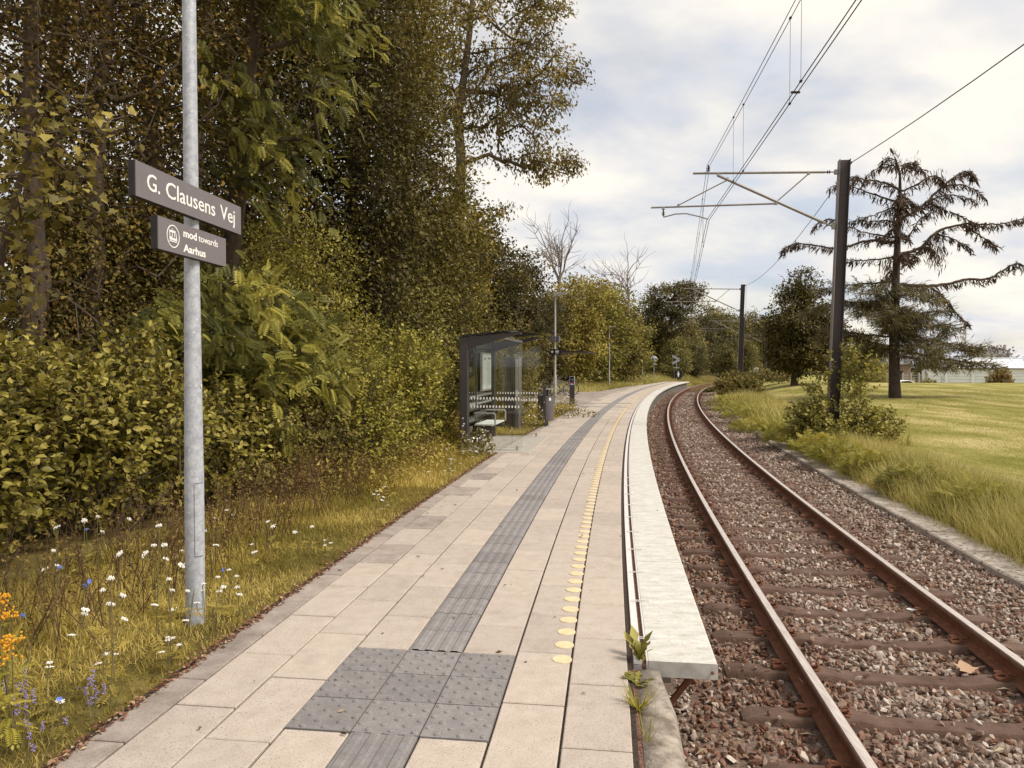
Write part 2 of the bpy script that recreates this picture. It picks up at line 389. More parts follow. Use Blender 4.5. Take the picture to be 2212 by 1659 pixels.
# ================================================================== SETTING: ground, platform paving, ballast
def ground_material():
    m, nt, b = _nt('ground cover'); N = nt.nodes.new; L = nt.links.new
    geo = N('ShaderNodeNewGeometry'); at = N('ShaderNodeAttribute'); at.attribute_name = 'tint'
    def noise(sc, det=5, st=None):
        v = geo.outputs['Position']
        if st:
            mp = N('ShaderNodeMapping'); mp.inputs['Scale'].default_value = st[:3]; mp.inputs['Rotation'].default_value = (0, 0, st[3]); L(v, mp.inputs[0]); v = mp.outputs[0]
        n = N('ShaderNodeTexNoise'); n.inputs['Scale'].default_value = sc; n.inputs['Detail'].default_value = det; n.inputs['Roughness'].default_value = .6; L(v, n.inputs[0]); return n.outputs[0]
    def ramp(f, stops):
        r = N('ShaderNodeValToRGB'); e = r.color_ramp.elements
        e[0].position, e[0].color = stops[0][0], (*stops[0][1], 1); e[1].position, e[1].color = stops[-1][0], (*stops[-1][1], 1)
        for p_, c in stops[1:-1]: e.new(p_).color = (*c, 1)
        L(f, r.inputs[0]); return r.outputs[0]
    def mix(f, a, b_, blend='MIX'):
        x = N('ShaderNodeMix'); x.data_type = 'RGBA'; x.blend_type = blend
        if isinstance(f, float): x.inputs[0].default_value = f
        else: L(f, x.inputs[0])
        L(a, x.inputs[6]); L(b_, x.inputs[7]); return x.outputs[2]
    # mown lawn: yellowed swathes along the mower's lines over green turf
    sw = ramp(noise(.42, 7, (1.5, .55, 1, R(-38))), [(.36, (.19, .185, .035)), (.5, (.31, .275, .08)), (.62, (.47, .39, .17))])
    gr = ramp(noise(14, 6), [(.3, (.62, .62, .6)), (.7, (1.25, 1.22, 1.15))])
    lawn = mix(1.0, sw, gr, 'MULTIPLY')
    wood = ramp(noise(2.2, 7), [(.3, (.07, .05, .02)), (.55, (.15, .115, .035)), (.75, (.23, .18, .06))])
    col = mix(at.outputs['Fac'], wood, lawn)
    L(col, b.inputs['Base Color']); b.inputs['Roughness'].default_value = .95; b.inputs['Specular IOR Level'].default_value = .1
    bp = N('ShaderNodeBump'); bp.inputs['Strength'].default_value = .6; bp.inputs['Distance'].default_value = .05; L(noise(22, 5), bp.inputs['Height']); L(bp.outputs[0], b.inputs['Normal'])
    return m

def build_ground():
    sv = np.concatenate([np.arange(-30, 60, 1.0), np.arange(60, 150.1, 2.0)])
    ov = np.concatenate([np.arange(-160, -30, 5.0), np.arange(-30, -6, 1.0), np.arange(-6, -3.45, .4), [-3.4, -3.0, -2.6, -2.0, -1.2, 0, 1.5, 2.5, 2.6, 2.8, 3.0], np.arange(3.4, 10, .6), np.arange(10, 62, 2.0)])
    S, O = np.meshgrid(sv, ov, indexing='ij')
    V = Pn(S, O, 0.0); x, y = V[..., 0], V[..., 1]
    s2, o2 = S, O
    # height on the same rules as ground_z, but with exact (s,o)
    global so_of
    keep = so_of; so_of = lambda a, b: (s2, o2); z = ground_z(x, y); so_of = keep
    edge = np.clip((-O - 60) / 60, 0, 1); z = z - 0.6 * edge
    V[..., 2] = z
    ns, no = S.shape; idx = np.arange(ns * no).reshape(ns, no)
    F = np.stack([idx[:-1, :-1], idx[:-1, 1:], idx[1:, 1:], idx[1:, :-1]], -1).reshape(-1, 4)
    lawn = np.clip((O - 3.6) / 1.4, 0, 1).ravel()
    n0 = ns * no; Rr = 3000.0
    skirt = np.array([(-Rr, -Rr, -3.4), (Rr, -Rr, -3.4), (Rr, Rr, -3.4), (-Rr, Rr, -3.4)])
    VV = np.concatenate([V.reshape(-1, 3), skirt]); tint = np.concatenate([lawn, [0.45] * 4])
    o = np_mesh('ground', VV, [F, np.array([[n0, n0 + 1, n0 + 2, n0 + 3]])], ground_material(), tint=tint, smooth=True)
    tag(o, 'ground sheet with woodland soil left of the platform and mown yellow-green lawn right of the track', 'ground', kind='structure')
build_ground()

S_END = 75.6
rs = np.random.RandomState(7)
OFF = {'D': -1.235}
PIT = 0.3155
COLS = [-1.235 - PIT * i for i in range(0, 30)]     # column joints counted from the platform edge

def edge_o(s):
    """left edge of the paving as an offset; widens at the shelter and at the cycle stand"""
    return np.interp(s, [-20, 9.0, 9.6, 14.6, 15.0, 17.5, 25.5, 28.5, 30.0, 41.0, 44.0, 56, 64, 70, 76],
                     [-3.64, -3.62, -3.62, -3.60, -3.60, -3.56, -3.55, -4.0, -8.2, -8.2, -4.6, -4.0, -3.4, -3.2, -3.0])

def build_paving():
    # soil bed under the slabs, with the side wall towards the track
    ss = np.arange(-12, S_END + .01, .6)
    rows = []
    for s in ss:
        e = float(edge_o(s)) - .05
        rows.append([P(s, e, -.35), P(s, e, -.016), P(s, -1.215, -.016), P(s, -1.215, -.95)])
    V = np.array(rows).reshape(-1, 3); n = 4; k = len(ss)
    F = [(i * n + j, i * n + j + 1, (i + 1) * n + j + 1, (i + 1) * n + j) for i in range(k - 1) for j in range(3)]
    F += [(3, 2, 1, 0), tuple((k - 1) * n + j for j in range(4))]
    root = thing('platform', 'long curved platform paved with pale concrete slabs', 'platform', kind='structure')
    np_mesh('joint_bed', V, [np.array(F)], M['joint'], root)
    # slabs: chamfered tops, each its own tone, in running bond
    vs, q4, tint, mi = [], [], [], []
    def slab(s0, s1, o0, o1, mat_i, t=None, g=.006, ch=.005):
        b = len(vs) * 1
        zt = -.001 + rs.uniform(-.0015, .0015)
        for d, z in ((0, -.02), (0, zt - ch), (ch, zt)):
            for s, o in ((s0 + g + d, o0 - g - d), (s0 + g + d, o1 + g + d), (s1 - g - d, o1 + g + d), (s1 - g - d, o0 - g - d)):
                vs.append((s, o, z))
        tt = rs.uniform(0, 1) if t is None else t
        tint.extend([tt] * 12)
        for a in (0, 4):
            for j in range(4): q4.append((b + a + j, b + a + (j + 1) % 4, b + a + 4 + (j + 1) % 4, b + a + 4 + j)); mi.append(mat_i)
        q4.append((b + 8, b + 9, b + 10, b + 11)); mi.append(mat_i)
    Lb = .649
    starts = [-.03, .36, .10, None, .21, .50, .14, .42]
    for c in range(0, 22):
        o0, o1 = COLS[c], COLS[c + 1]                 # o0 nearer the track
        if c == 3: continue                            # the tactile guide strip runs here
        st = starts[c] if c < 8 and starts[c] is not None else rs.uniform(0, .6)
        s = st - Lb * 20
        while s < S_END:
            s1 = s + Lb; a, b = s, s1
            segs = [(a, b)]
            if c in (2, 4):                            # attention field cuts the columns beside the strip
                cut = []
                for (u, w) in segs:
                    if w <= -.02 or u >= .945: cut.append((u, w))
                    else:
                        if u < -.02: cut.append((u, -.02))
                        if w > .945: cut.append((.945, w))
                segs = cut
            for (u, w) in segs:
                if w - u < .03 or w > S_END: continue
                mid = (u + w) / 2; e = float(edge_o(mid))
                if o0 <= e + .05: continue
                oo = max(o1, e)
                if oo > o1 + 1e-6 and o0 - oo < .06: continue
                inside = (10.7 < mid < 14.15) and o1 < -3.5
                slab(u, w, o0, oo, 1 if (c >= 7 or (c == 6 and rs.rand() < .3)) else 0)
            s = s1
    V = np.array(vs); W = Pn(V[:, 0], V[:, 1], V[:, 2])
    np_mesh('paving_slabs', W, [np.array(q4)], [M['slab'], M['slab_edge']], root, tint=np.array(tint), mi=[np.array(mi)])['kind'] = 'stuff'
    # the ribbed guide strip
    o_r, o_l = COLS[3] - .004, COLS[4] + .004
    prof = [(0, -.02), (0, -.002), (.006, .0)]
    wd = o_r - o_l
    for i in range(4):
        c = wd * (i + .5) / 4
        prof += [(c - .026, .0), (c - .016, .0055), (c + .016, .0055), (c + .026, .0)]
    prof += [(wd - .006, 0), (wd, -.002), (wd, -.02)]
    vs2, f2, t2 = [], [], []
    s = -.02 - .3217 * 14
    k = 0
    while s < S_END - .4:
        if -.1 < s < .94 and not (s > .9): s += .3217; continue
        b = len(vs2); tt = rs.rand()
        for a in (s + .003, s + .3187):
            for (u, z) in prof: vs2.append((a, o_r - u, z - .0005 + (k % 3) * .0004))
        n = len(prof)
        f2 += [(b + j, b + j + 1, b + n + j + 1, b + n + j) for j in range(n - 1)]
        t2 += [tt] * (2 * n); s += .3217; k += 1
    V = np.array(vs2)
    np_mesh('guide_strip', Pn(V[:, 0], V[:, 1], V[:, 2]), [np.array(f2)], M['tactile'], root, tint=np.array(t2))
    # attention field with studs: 3 x 3 blocks at the platform end, and the cross strips beside the cycle stand
    mb_v, mb_q, mb_t = [], [], []
    def block(s0, s1, o0, o1, n_s, n_o, stag=True):
        g = .0035; b = len(mb_v); tt = rs.rand()
        z = .0 + rs.uniform(-.001, .001)
        mb_v.extend([(s0 + g, o0 - g, z), (s0 + g, o1 + g, z), (s1 - g, o1 + g, z), (s1 - g, o0 - g, z)])
        mb_v.extend([(s0 + g, o0 - g, -.02), (s0 + g, o1 + g, -.02), (s1 - g, o1 + g, -.02), (s1 - g, o0 - g, -.02)])
        mb_q.append((b, b + 1, b + 2, b + 3))
        mb_q.extend([(b + j, b + 4 + j, b + 4 + (j + 1) % 4, b + (j + 1) % 4) for j in range(4)])
        mb_t.extend([tt] * 8)
        for i in range(n_s):
            for j in range(n_o):
                a = s0 + (s1 - s0) * (i + .5) / n_s
                c = o0 + (o1 - o0) * (j + (.75 if (i % 2 and stag) else .25)) / n_o
                b = len(mb_v)
                for r_, zz in ((.018, z - .0002), (.014, z + .0065), (.007, z + .0082)):
                    for q in range(10):
                        an = 2 * PI * q / 10; mb_v.append((a + r_ * math.cos(an), c + r_ * math.sin(an), zz))
                for w in (0, 10):
                    mb_q.extend([(b + w + q, b + w + 10 + q, b + w + 10 + (q + 1) % 10, b + w + (q + 1) % 10) for q in range(10)])
                mb_q.extend([(b + 20, b + 21 + 0, b + 22, b + 23), (b + 23, b + 24, b + 25, b + 20), (b + 25, b + 26, b + 27, b + 20), (b + 27, b + 28, b + 29, b + 20)])
                mb_t.extend([tt] * 30)
    for i in range(3):
        for j in range(3): block(-.02 + .3217 * i, -.02 + .3217 * (i + 1), COLS[2 + j], COLS[3 + j], 6, 3)
    V = np.array(mb_v)
    np_mesh('attention_field', Pn(V[:, 0], V[:, 1], V[:, 2]), [np.array(mb_q)], M['tactile'], root, tint=np.array(mb_t))
    mbx = MB()
    for s0 in (26.4, 29.3):
        for j in range(1, 20):
            a, b = COLS[j], COLS[j + 1]
            if 3 <= j < 4 or a < float(edge_o(s0)) + .2: continue
            mbx.tint = rs.rand(); pts = [P(s0, a, .004), P(s0, b, .004), P(s0 + .16, b, .004), P(s0 + .16, a, .004)]
            mbx.prism(pts, (0, 0, .006))
    mbx.build('cross_strip', M['tactile'], root, tint=True)
    # yellow warning studs along the edge column
    V, Q = [], []
    s = .92; k = 0
    while s < S_END - .3:
        b = len(V); n = 20 if s < 12 else 10; rr = .056
        for rad, z in ((rr, -.004), (rr, .0035), (rr * .9, .0048)):
            for q in range(n): V.append((s + rad * math.cos(2 * PI * q / n), -1.603 + rad * math.sin(2 * PI * q / n), z))
        for w in (0, n): Q.append(np.array([(b + w + q, b + w + n + q, b + w + n + (q + 1) % n, b + w + (q + 1) % n) for q in range(n)]))
        m_ = n // 2
        Q.append(np.array([(b + 2 * n + q, b + 2 * n + q + 1, b + 2 * n + n - 2 - q, b + 2 * n + (n - 1 - q)) for q in range(m_ - 1)]))
        s += .2155
    V = np.array(V); dots = np_mesh('warning_studs', Pn(V[:, 0], V[:, 1], V[:, 2]), [np.concatenate(Q)], M['yellow'], root)
    dots['kind'] = 'stuff'
    # steel channel and the pale edge plates bolted beyond it
    def strip(name, o0, o1, z0, z1, s0, s1, m, ds=.5):
        ss = np.append(np.arange(s0, s1, ds), s1); rows = [[P(s, o0, z0), P(s, o0, z1), P(s, o1, z1), P(s, o1, z0)] for s in ss]
        V = np.array(rows).reshape(-1, 3); k = len(ss)
        F = [(i * 4 + j, (i + 1) * 4 + j, (i + 1) * 4 + (j + 1) % 4, i * 4 + (j + 1) % 4) for i in range(k - 1) for j in range(4)] + [(0, 1, 2, 3), ((k - 1) * 4 + 3, (k - 1) * 4 + 2, (k - 1) * 4 + 1, (k - 1) * 4)]
        return np_mesh(name, V, [np.array(F)], m, root)
    strip('litter_gap', -1.215, -1.128, -.2, -.02, .96, S_END, M['litter'])
    strip('steel_channel', -1.204, -1.160, -.06, -.001, .96, S_END, M['steel_strip'])
    strip('channel_lip', -1.1335, -1.124, -.06, .003, .96, S_END, M['steel_strip'])
    strip('platform_wall', -1.10, -.90, -.95, -.13, 2.2, S_END - .5, M['wallconc'])
    s = .955; L2 = 2.13
    k = 0
    while s < S_END - .2:
        e = min(s + L2, S_END); ss = np.linspace(s + .003, e - .003, 4); rows = []
        for a in ss:
            rows.append([P(a, -1.122, -.085), P(a, -1.122, .003), P(a, -.755, .003), P(a, -.747, -.001), P(a, -.744, -.009), P(a, -.744, -.085)])
        V = np.array(rows).reshape(-1, 3); n = 6; kk = len(ss)
        F = [(i * n + j, (i + 1) * n + j, (i + 1) * n + (j + 1) % n, i * n + (j + 1) % n) for i in range(kk - 1) for j in range(n)]
        o = np_mesh('edge_plate', V, [np.array(F), np.array([(0, 1, 2, 3, 4, 5)]), np.array([tuple((kk - 1) * n + j for j in (5, 4, 3, 2, 1, 0))])], [M['plate'], M['plate_rim']], root, mi=[0, 1, 1], smooth=False)
        # folded end face with a bolt, and steel bracket below the first plate
        if k == 0:
            mb = MB(); c = P(.955, -.775, -.045); mb.lathe([(.009, 0), (.009, .006), (.005, .008)], 8, c, M=Matrix.Rotation(PI / 2, 3, 'X'))
            mb.build('bolt', M['rust'], o)
            br = MB(); a = Vector(P(1.05, -.86, -.085)); b = Vector(P(1.0, -1.12, -.42)); br.tube([a, b], .018, 6)
            br.tube([Vector(P(1.06, -.76, -.075)), Vector(P(1.06, -1.13, -.075))], .02, 4)
            br.build('bracket', M['rust'], o)
        elif k < 34 and k % 2 == 0:
            br = MB(); br.tube([P(s + .05, -.86, -.085), P(s + .05, -1.12, -.42)], .02, 5); br.build('bracket', M['rust'], o)
        s = e; k += 1
    # pairs of wire clamps across the gap
    for s in (1.3, 2.01, 2.74, 3.48, 4.19, 4.9, 5.62, 6.33, 7.05, 7.76):
        mb = MB()
        for d in (-.012, .012): mb.tube([P(s + d, -1.19, .006), P(s + d, -1.065, .006)], .0028, 5)
        mb.build('wire_clamp', M['steel_strip'], root)
    # rough concrete end of the kerb
    ss = np.linspace(-9, .9, 24); rows = []
    r2 = np.random.RandomState(3)
    for i, s in enumerate(ss):
        j = lambda a: r2.uniform(-a, a)
        w = -1.02 if s < .75 else -1.05
        rows.append([P(s, -1.195, -1.0), P(s, -1.195 + j(.004), -.03), P(s, -1.10 + j(.006), -.024 + j(.005)), P(s, w + j(.008) - .012, -.034 + j(.005)), P(s, w + j(.008), -.065), P(s, w + .012, -1.0)])
    V = np.array(rows).reshape(-1, 3); n = 6; k = len(ss)
    F = [(i * n + j, (i + 1) * n + j, (i + 1) * n + j + 1, i * n + j + 1) for i in range(k - 1) for j in range(5)]
    np_mesh('end_kerb', V, [np.array(F), np.array([tuple((k - 1) * n + j for j in (5, 4, 3, 2, 1, 0))])], M['kerb'], root, smooth=True)
    strip('litter_joint', -1.235, -1.195, -.2, -.026, -9, .9, M['litter'])
    # shelter floor slab
    c0 = [P(10.72, -4.55, 0), P(10.72, -3.08, 0), P(14.3, -3.08, 0), P(14.3, -4.55, 0)]
build_paving()

# ------------------------------------------------------------------ ballast bed and stones
def nrm_(v): return v / np.linalg.norm(v, axis=-1, keepdims=True)
def build_ballast():
    ss = np.concatenate([np.arange(-8, 60, .6), np.arange(60, 150, 2.0)])
    oo = np.array([-1.3, -.9, -.6, -.2, .3, .75, 1.2, 1.7, 2.1, 2.62])
    zz = np.array([-.64, -.655, -.622, -.618, -.615, -.618, -.612, -.605, -.60, -.555])
    S, O = np.meshgrid(ss, oo, indexing='ij'); V = Pn(S, O, np.broadcast_to(zz, S.shape) + np.random.RandomState(1).uniform(-.01, .01, S.shape))
    ns, no = S.shape; idx = np.arange(ns * no).reshape(ns, no)
    F = np.stack([idx[:-1, :-1], idx[:-1, 1:], idx[1:, 1:], idx[1:, :-1]], -1).reshape(-1, 4)
    o = np_mesh('ballast_bed', V.reshape(-1, 3), [F], M['ballast'], smooth=True)
    tag(o, 'brown bed of track ballast between the platform and the kerb', 'ballast', kind='structure')
    # stones: crushed angular rocks, rusty beside the rails
    r = np.random.RandomState(5)
    cube = np.array([(x, y, z) for x in (-1, 1) for y in (-1, 1) for z in (-1, 1)], float)
    g_ = (1 + 5 ** .5) / 2
    ico = nrm_(np.array([(-1, g_, 0), (1, g_, 0), (-1, -g_, 0), (1, -g_, 0), (0, -1, g_), (0, 1, g_), (0, -1, -g_), (0, 1, -g_), (g_, 0, -1), (g_, 0, 1), (-g_, 0, -1), (-g_, 0, 1)], float))
    icof = np.array([(0, 11, 5), (0, 5, 1), (0, 1, 7), (0, 7, 10), (0, 10, 11), (1, 5, 9), (5, 11, 4), (11, 10, 2), (10, 7, 6), (7, 1, 8), (3, 9, 4), (3, 4, 2), (3, 2, 6), (3, 6, 8), (3, 8, 9), (4, 9, 5), (2, 4, 11), (6, 2, 10), (8, 6, 7), (9, 8, 1)])
    quads = np.array([(0, 1, 3, 2), (4, 6, 7, 5), (0, 4, 5, 1), (2, 3, 7, 6), (0, 2, 6, 4), (1, 5, 7, 3)])
    mats = [mat('granite stone', (.85, .85, .85), (1.15, 1.13, 1.1), 30, .9, bump=.3, bscale=60, spec=.25)]
    # colour by each stone's own tint: rust-brown to grey to pale
    m = mats[0]; nt = m.node_tree; N = nt.nodes.new; L = nt.links.new; b = nt.nodes['Principled BSDF']
    old = b.inputs['Base Color'].links[0].from_socket
    at = N('ShaderNodeAttribute'); at.attribute_name = 'tint'; rp = N('ShaderNodeValToRGB'); e = rp.color_ramp.elements
    e[0].position, e[0].color = 0, (.115, .052, .032, 1); e[1].position, e[1].color = 1, (.54, .46, .39, 1)
    for p_, c in ((.28, (.20, .10, .064)), (.5, (.26, .165, .118)), (.7, (.285, .215, .17)), (.86, (.37, .295, .24))): e.new(p_).color = (*c, 1)
    L(at.outputs['Fac'], rp.inputs[0]); mx = N('ShaderNodeMix'); mx.data_type = 'RGBA'; mx.blend_type = 'MULTIPLY'; mx.inputs[0].default_value = 1
    L(rp.outputs[0], mx.inputs[6]); L(old, mx.inputs[7]); L(mx.outputs[2], b.inputs['Base Color'])
    def scatter(n, s0, s1, sz, lay):
        s = r.uniform(s0, s1, n); o = r.uniform(-1.25, 2.62, n)
        k = ((s - 1.66 + .35) % .70) - .35                       # keep most stones off the sleepers
        on = (np.abs(k) < .12) & (o > -.52) & (o < 1.98)
        keep = (~on) | (r.rand(n) < .05)
        near_rail = (np.abs(o) < .10) | (np.abs(o - 1.507) < .10)
        keep &= ~near_rail
        keep &= ~((o < -.86) & (s > 2.0) & (s < S_END - 1))
        s, o, k, on = s[keep], o[keep], k[keep], on[keep]; n = len(s)
        base = np.interp(o, [-1.3, -.9, -.5, .2, .75, 1.3, 2.0, 2.62], [-.65, -.655, -.622, -.618, -.615, -.618, -.605, -.545])
        z = base + r.uniform(-.016, .036, n) * lay + np.where(on, .045, 0)
        c = Pn(s, o, z)
        size = r.uniform(.5, 1.0, (n, 3)) * np.array([1, .72, .55]) * (sz * r.uniform(.6, 1.25, (n, 1)))
        V = np.broadcast_to(ico[None], (n, 12, 3)) * 1.25 + r.randn(n, 12, 3) * .10
        for _ in range(5):                                      # knock flat faces off each stone
            d_ = nrm_(r.randn(n, 3)); cut = r.uniform(.45, .85, n); h_ = np.einsum('nkj,nj->nk', V, d_); V = V - np.maximum(0, h_ - cut[:, None])[..., None] * d_[:, None]
        V = V * size[:, None]
        q = r.randn(n, 4); q /= np.linalg.norm(q, axis=1)[:, None]; w, x, y, zq = q.T
        Rm = np.stack([1 - 2 * (y * y + zq * zq), 2 * (x * y - zq * w), 2 * (x * zq + y * w), 2 * (x * y + zq * w), 1 - 2 * (x * x + zq * zq), 2 * (y * zq - x * w), 2 * (x * zq - y * w), 2 * (y * zq + x * w), 1 - 2 * (x * x + y * y)], -1).reshape(n, 3, 3)
        V = np.einsum('nij,nkj->nki', Rm, V) + c[:, None]
        d = np.minimum(np.abs(o), np.abs(o - 1.507))
        rust = np.clip(1 - d / np.where(s > 12, .36, .46), 0, 1) * (o < 2.1)
        rust = np.maximum(rust, .55 * (o < -.1) * (o > -.8))
        t = np.clip(r.normal(.70, .22, n) - rust * r.uniform(.15, .75, n), 0, 1)
        F = (np.arange(n)[:, None, None] * 12 + icof[None]).reshape(-1, 3)
        return V.reshape(-1, 3), F, np.repeat(t, 12)
    parts = [scatter(26000, -1.5, 5.5, .034, 1.0), scatter(18000, 5.5, 12, .037, 1.0), scatter(17000, 12, 26, .044, 1.0), scatter(12000, 26, 60, .06, 1.0)]
    V, F, T, b0 = [], [], [], 0
    for v, f, t in parts: V.append(v); F.append(f + b0); T.append(t); b0 += len(v)
    o = np_mesh('ballast_gravel', np.concatenate(V), [np.concatenate(F)], mats, tint=np.concatenate(T))
    tag(o, 'crushed grey and rust-brown ballast stones between and beside the rails', 'gravel', kind='stuff')
build_ballast()

# ------------------------------------------------------------------ railway track: rails, sleepers, clips
def build_track():
    root = thing('railway_track', 'curving single railway track with rusty rails on concrete sleepers', 'railway track')
    G = 1.507
    prof = [(-.070, -.159), (-.070, -.150), (-.020, -.138), (-.009, -.125), (-.009, -.045), (-.034, -.036), (-.036, -.010), (-.028, -.002), (-.012, 0), (.012, 0), (.028, -.002), (.036, -.010), (.034, -.036), (.009, -.045), (.009, -.125), (.020, -.138), (.070, -.150), (.070, -.159)]
    ss = np.concatenate([np.arange(-7, 50, .4), np.arange(50, 140, 1.0)]); n = len(prof); k = len(ss)
    for o0 in (0.0, G):
        V = np.concatenate([Pn(np.full(n, s), np.array([p_[0] for p_ in prof]) + o0, np.array([p_[1] for p_ in prof]) + Z_RAIL) for s in ss])
        top, side, rest = [], [], []
        for i in range(k - 1):
            for j in range(n):
                q = (i * n + j, i * n + (j + 1) % n, (i + 1) * n + (j + 1) % n, (i + 1) * n + j)
                (top if 7 <= j <= 9 else side if j in (5, 6, 10, 11) else rest).append(q)
        np_mesh('rail', V, [np.array(top), np.array(side), np.array(rest)], [M['railtop'], M['railside'], M['rust']], root, mi=[0, 1, 2])
    # one concrete sleeper and one spring clip as mesh data, then copies
    sx = [-1.25, -1.20, -.95, -.55, -.42, 0, .42, .55, .95, 1.20, 1.25]
    zt = [-.03, 0, 0, .012, -.016, -.022, -.016, .012, 0, 0, -.03]
    hw = [.085, .09, .092, .092, .088, .083, .088, .092, .092, .09, .085]
    vs, fs = [], []
    for x, z, w in zip(sx, zt, hw):
        vs += [(x, -w - .03, -.22), (x, -w, z - .018), (x, -w + .014, z), (x, w - .014, z), (x, w, z - .018), (x, w + .03, -.22)]
    for i in range(len(sx) - 1):
        fs += [(i * 6 + j, (i + 1) * 6 + j, (i + 1) * 6 + j + 1, i * 6 + j + 1) for j in range(5)]
    fs += [(0, 1, 2, 3, 4, 5), tuple(60 + j for j in (5, 4, 3, 2, 1, 0))]
    mb = MB(); mb.add(vs, [f[::-1] for f in fs]); proto = mb.build('sleeper', M['sleeper'], None, smooth=True, tint=True)
    me_s = proto.data
    cb = MB()                                        # coiled spring clip on its shoulder
    pts = []
    for i in range(17):
        a = -PI * .9 + i / 16 * 2 * PI * 1.05
        pts.append((.036 * math.cos(a), .030 * math.sin(a) + (.016 if i > 12 else 0), .030 + .012 * math.sin(a * .5) + i * .0008))
    cb.tube(pts, .0085, 6); cb.tube([(-.05, .012, .022), (-.012, .016, .036), (.045, .014, .040), (.085, .012, .034)], .0085, 6)
    cb.bbox((.0, 0, .012), (.085, .075, .026), .006)
    clip_proto = cb.build('rail_clip', M['rust'], None, smooth=True); me_c = clip_proto.data
    bpy.data.objects.remove(proto); bpy.data.objects.remove(clip_proto)
    mid = G / 2; n_sl = 0; far = []
    k = -9
    while True:
        s = 1.66 + .70 * k; k += 1
        if s > 96: break
        t = TH(s); c = P(s, mid, Z_SLP)
        if s < -2.2: continue
        if n_sl < 100:
            o = link('sleeper', me_s, root); o.location = c; o.rotation_euler = (rs.uniform(-.006, .006), rs.uniform(-.004, .004), -t + rs.uniform(-.006, .006)); n_sl += 1
            for oo, rz in ((-.118, PI), (.118, 0), (G - .118, PI), (G + .118, 0)):
                cl = link('rail_clip', me_c, o); cl.location = (oo - mid, rs.uniform(-.008, .008), .002); cl.rotation_euler = (0, 0, rz + PI)
        else: far.append((c, t))
    V0 = np.array(vs); V = []
    for c, t in far:
        ct, st = math.cos(-t), math.sin(-t); V.append(np.stack([V0[:, 0] * ct - V0[:, 1] * st + c[0], V0[:, 0] * st + V0[:, 1] * ct + c[1], V0[:, 2] + c[2]], -1))
    Fq = np.array([f for f in fs if len(f) == 4])[:, ::-1]
    if far:
        V = np.concatenate(V); nv = len(V0)
        o = np_mesh('far_sleepers', V, [np.concatenate([Fq + nv * i for i in range(len(far))])], M['sleeper'], root, tint=np.full(len(V), .5)); o['kind'] = 'stuff'
build_track()

# ------------------------------------------------------------------ kerb of cable-trough slabs on the right
def build_kerb():
    root = thing('trackside_kerb', 'low grey concrete kerb of cable trough lids right of the track', 'kerb', kind='structure')
    s = -3.0; r = np.random.RandomState(11)
    while s < 62:
        e = s + .98; a, b = s + .004, e - .004; dz = r.uniform(-.008, .008); do = r.uniform(-.008, .008)
        rows = []
        for t in (a, (a + b) / 2, b):
            rows.append([P(t, 2.62 + do, -.75), P(t, 2.615 + do, Z_R - .005 + dz), P(t, 2.635 + do, Z_R + .01 + dz), P(t, 3.02 + do, Z_R + .008 + dz), P(t, 3.03 + do, -.75)])
        V = np.array(rows).reshape(-1, 3)
        F = [(i * 5 + j, (i + 1) * 5 + j, (i + 1) * 5 + j + 1, i * 5 + j + 1) for i in range(2) for j in range(4)]
        np_mesh('kerb_slab', V, [np.array(F), np.array([(4, 3, 2, 1, 0), tuple(10 + j for j in range(5))])], M['kerbside'], root)
        s = e
build_kerb()
# ================================================================== THINGS ON THE PLATFORM
def Mloc(x_axis, y_axis, origin):
    x = Vector(x_axis).normalized(); y = Vector(y_axis).normalized(); z = x.cross(y)
    m = Matrix.Identity(4)
    for i in range(3): m[i][0], m[i][1], m[i][2], m[i][3] = x[i], y[i], z[i], origin[i]
    return m

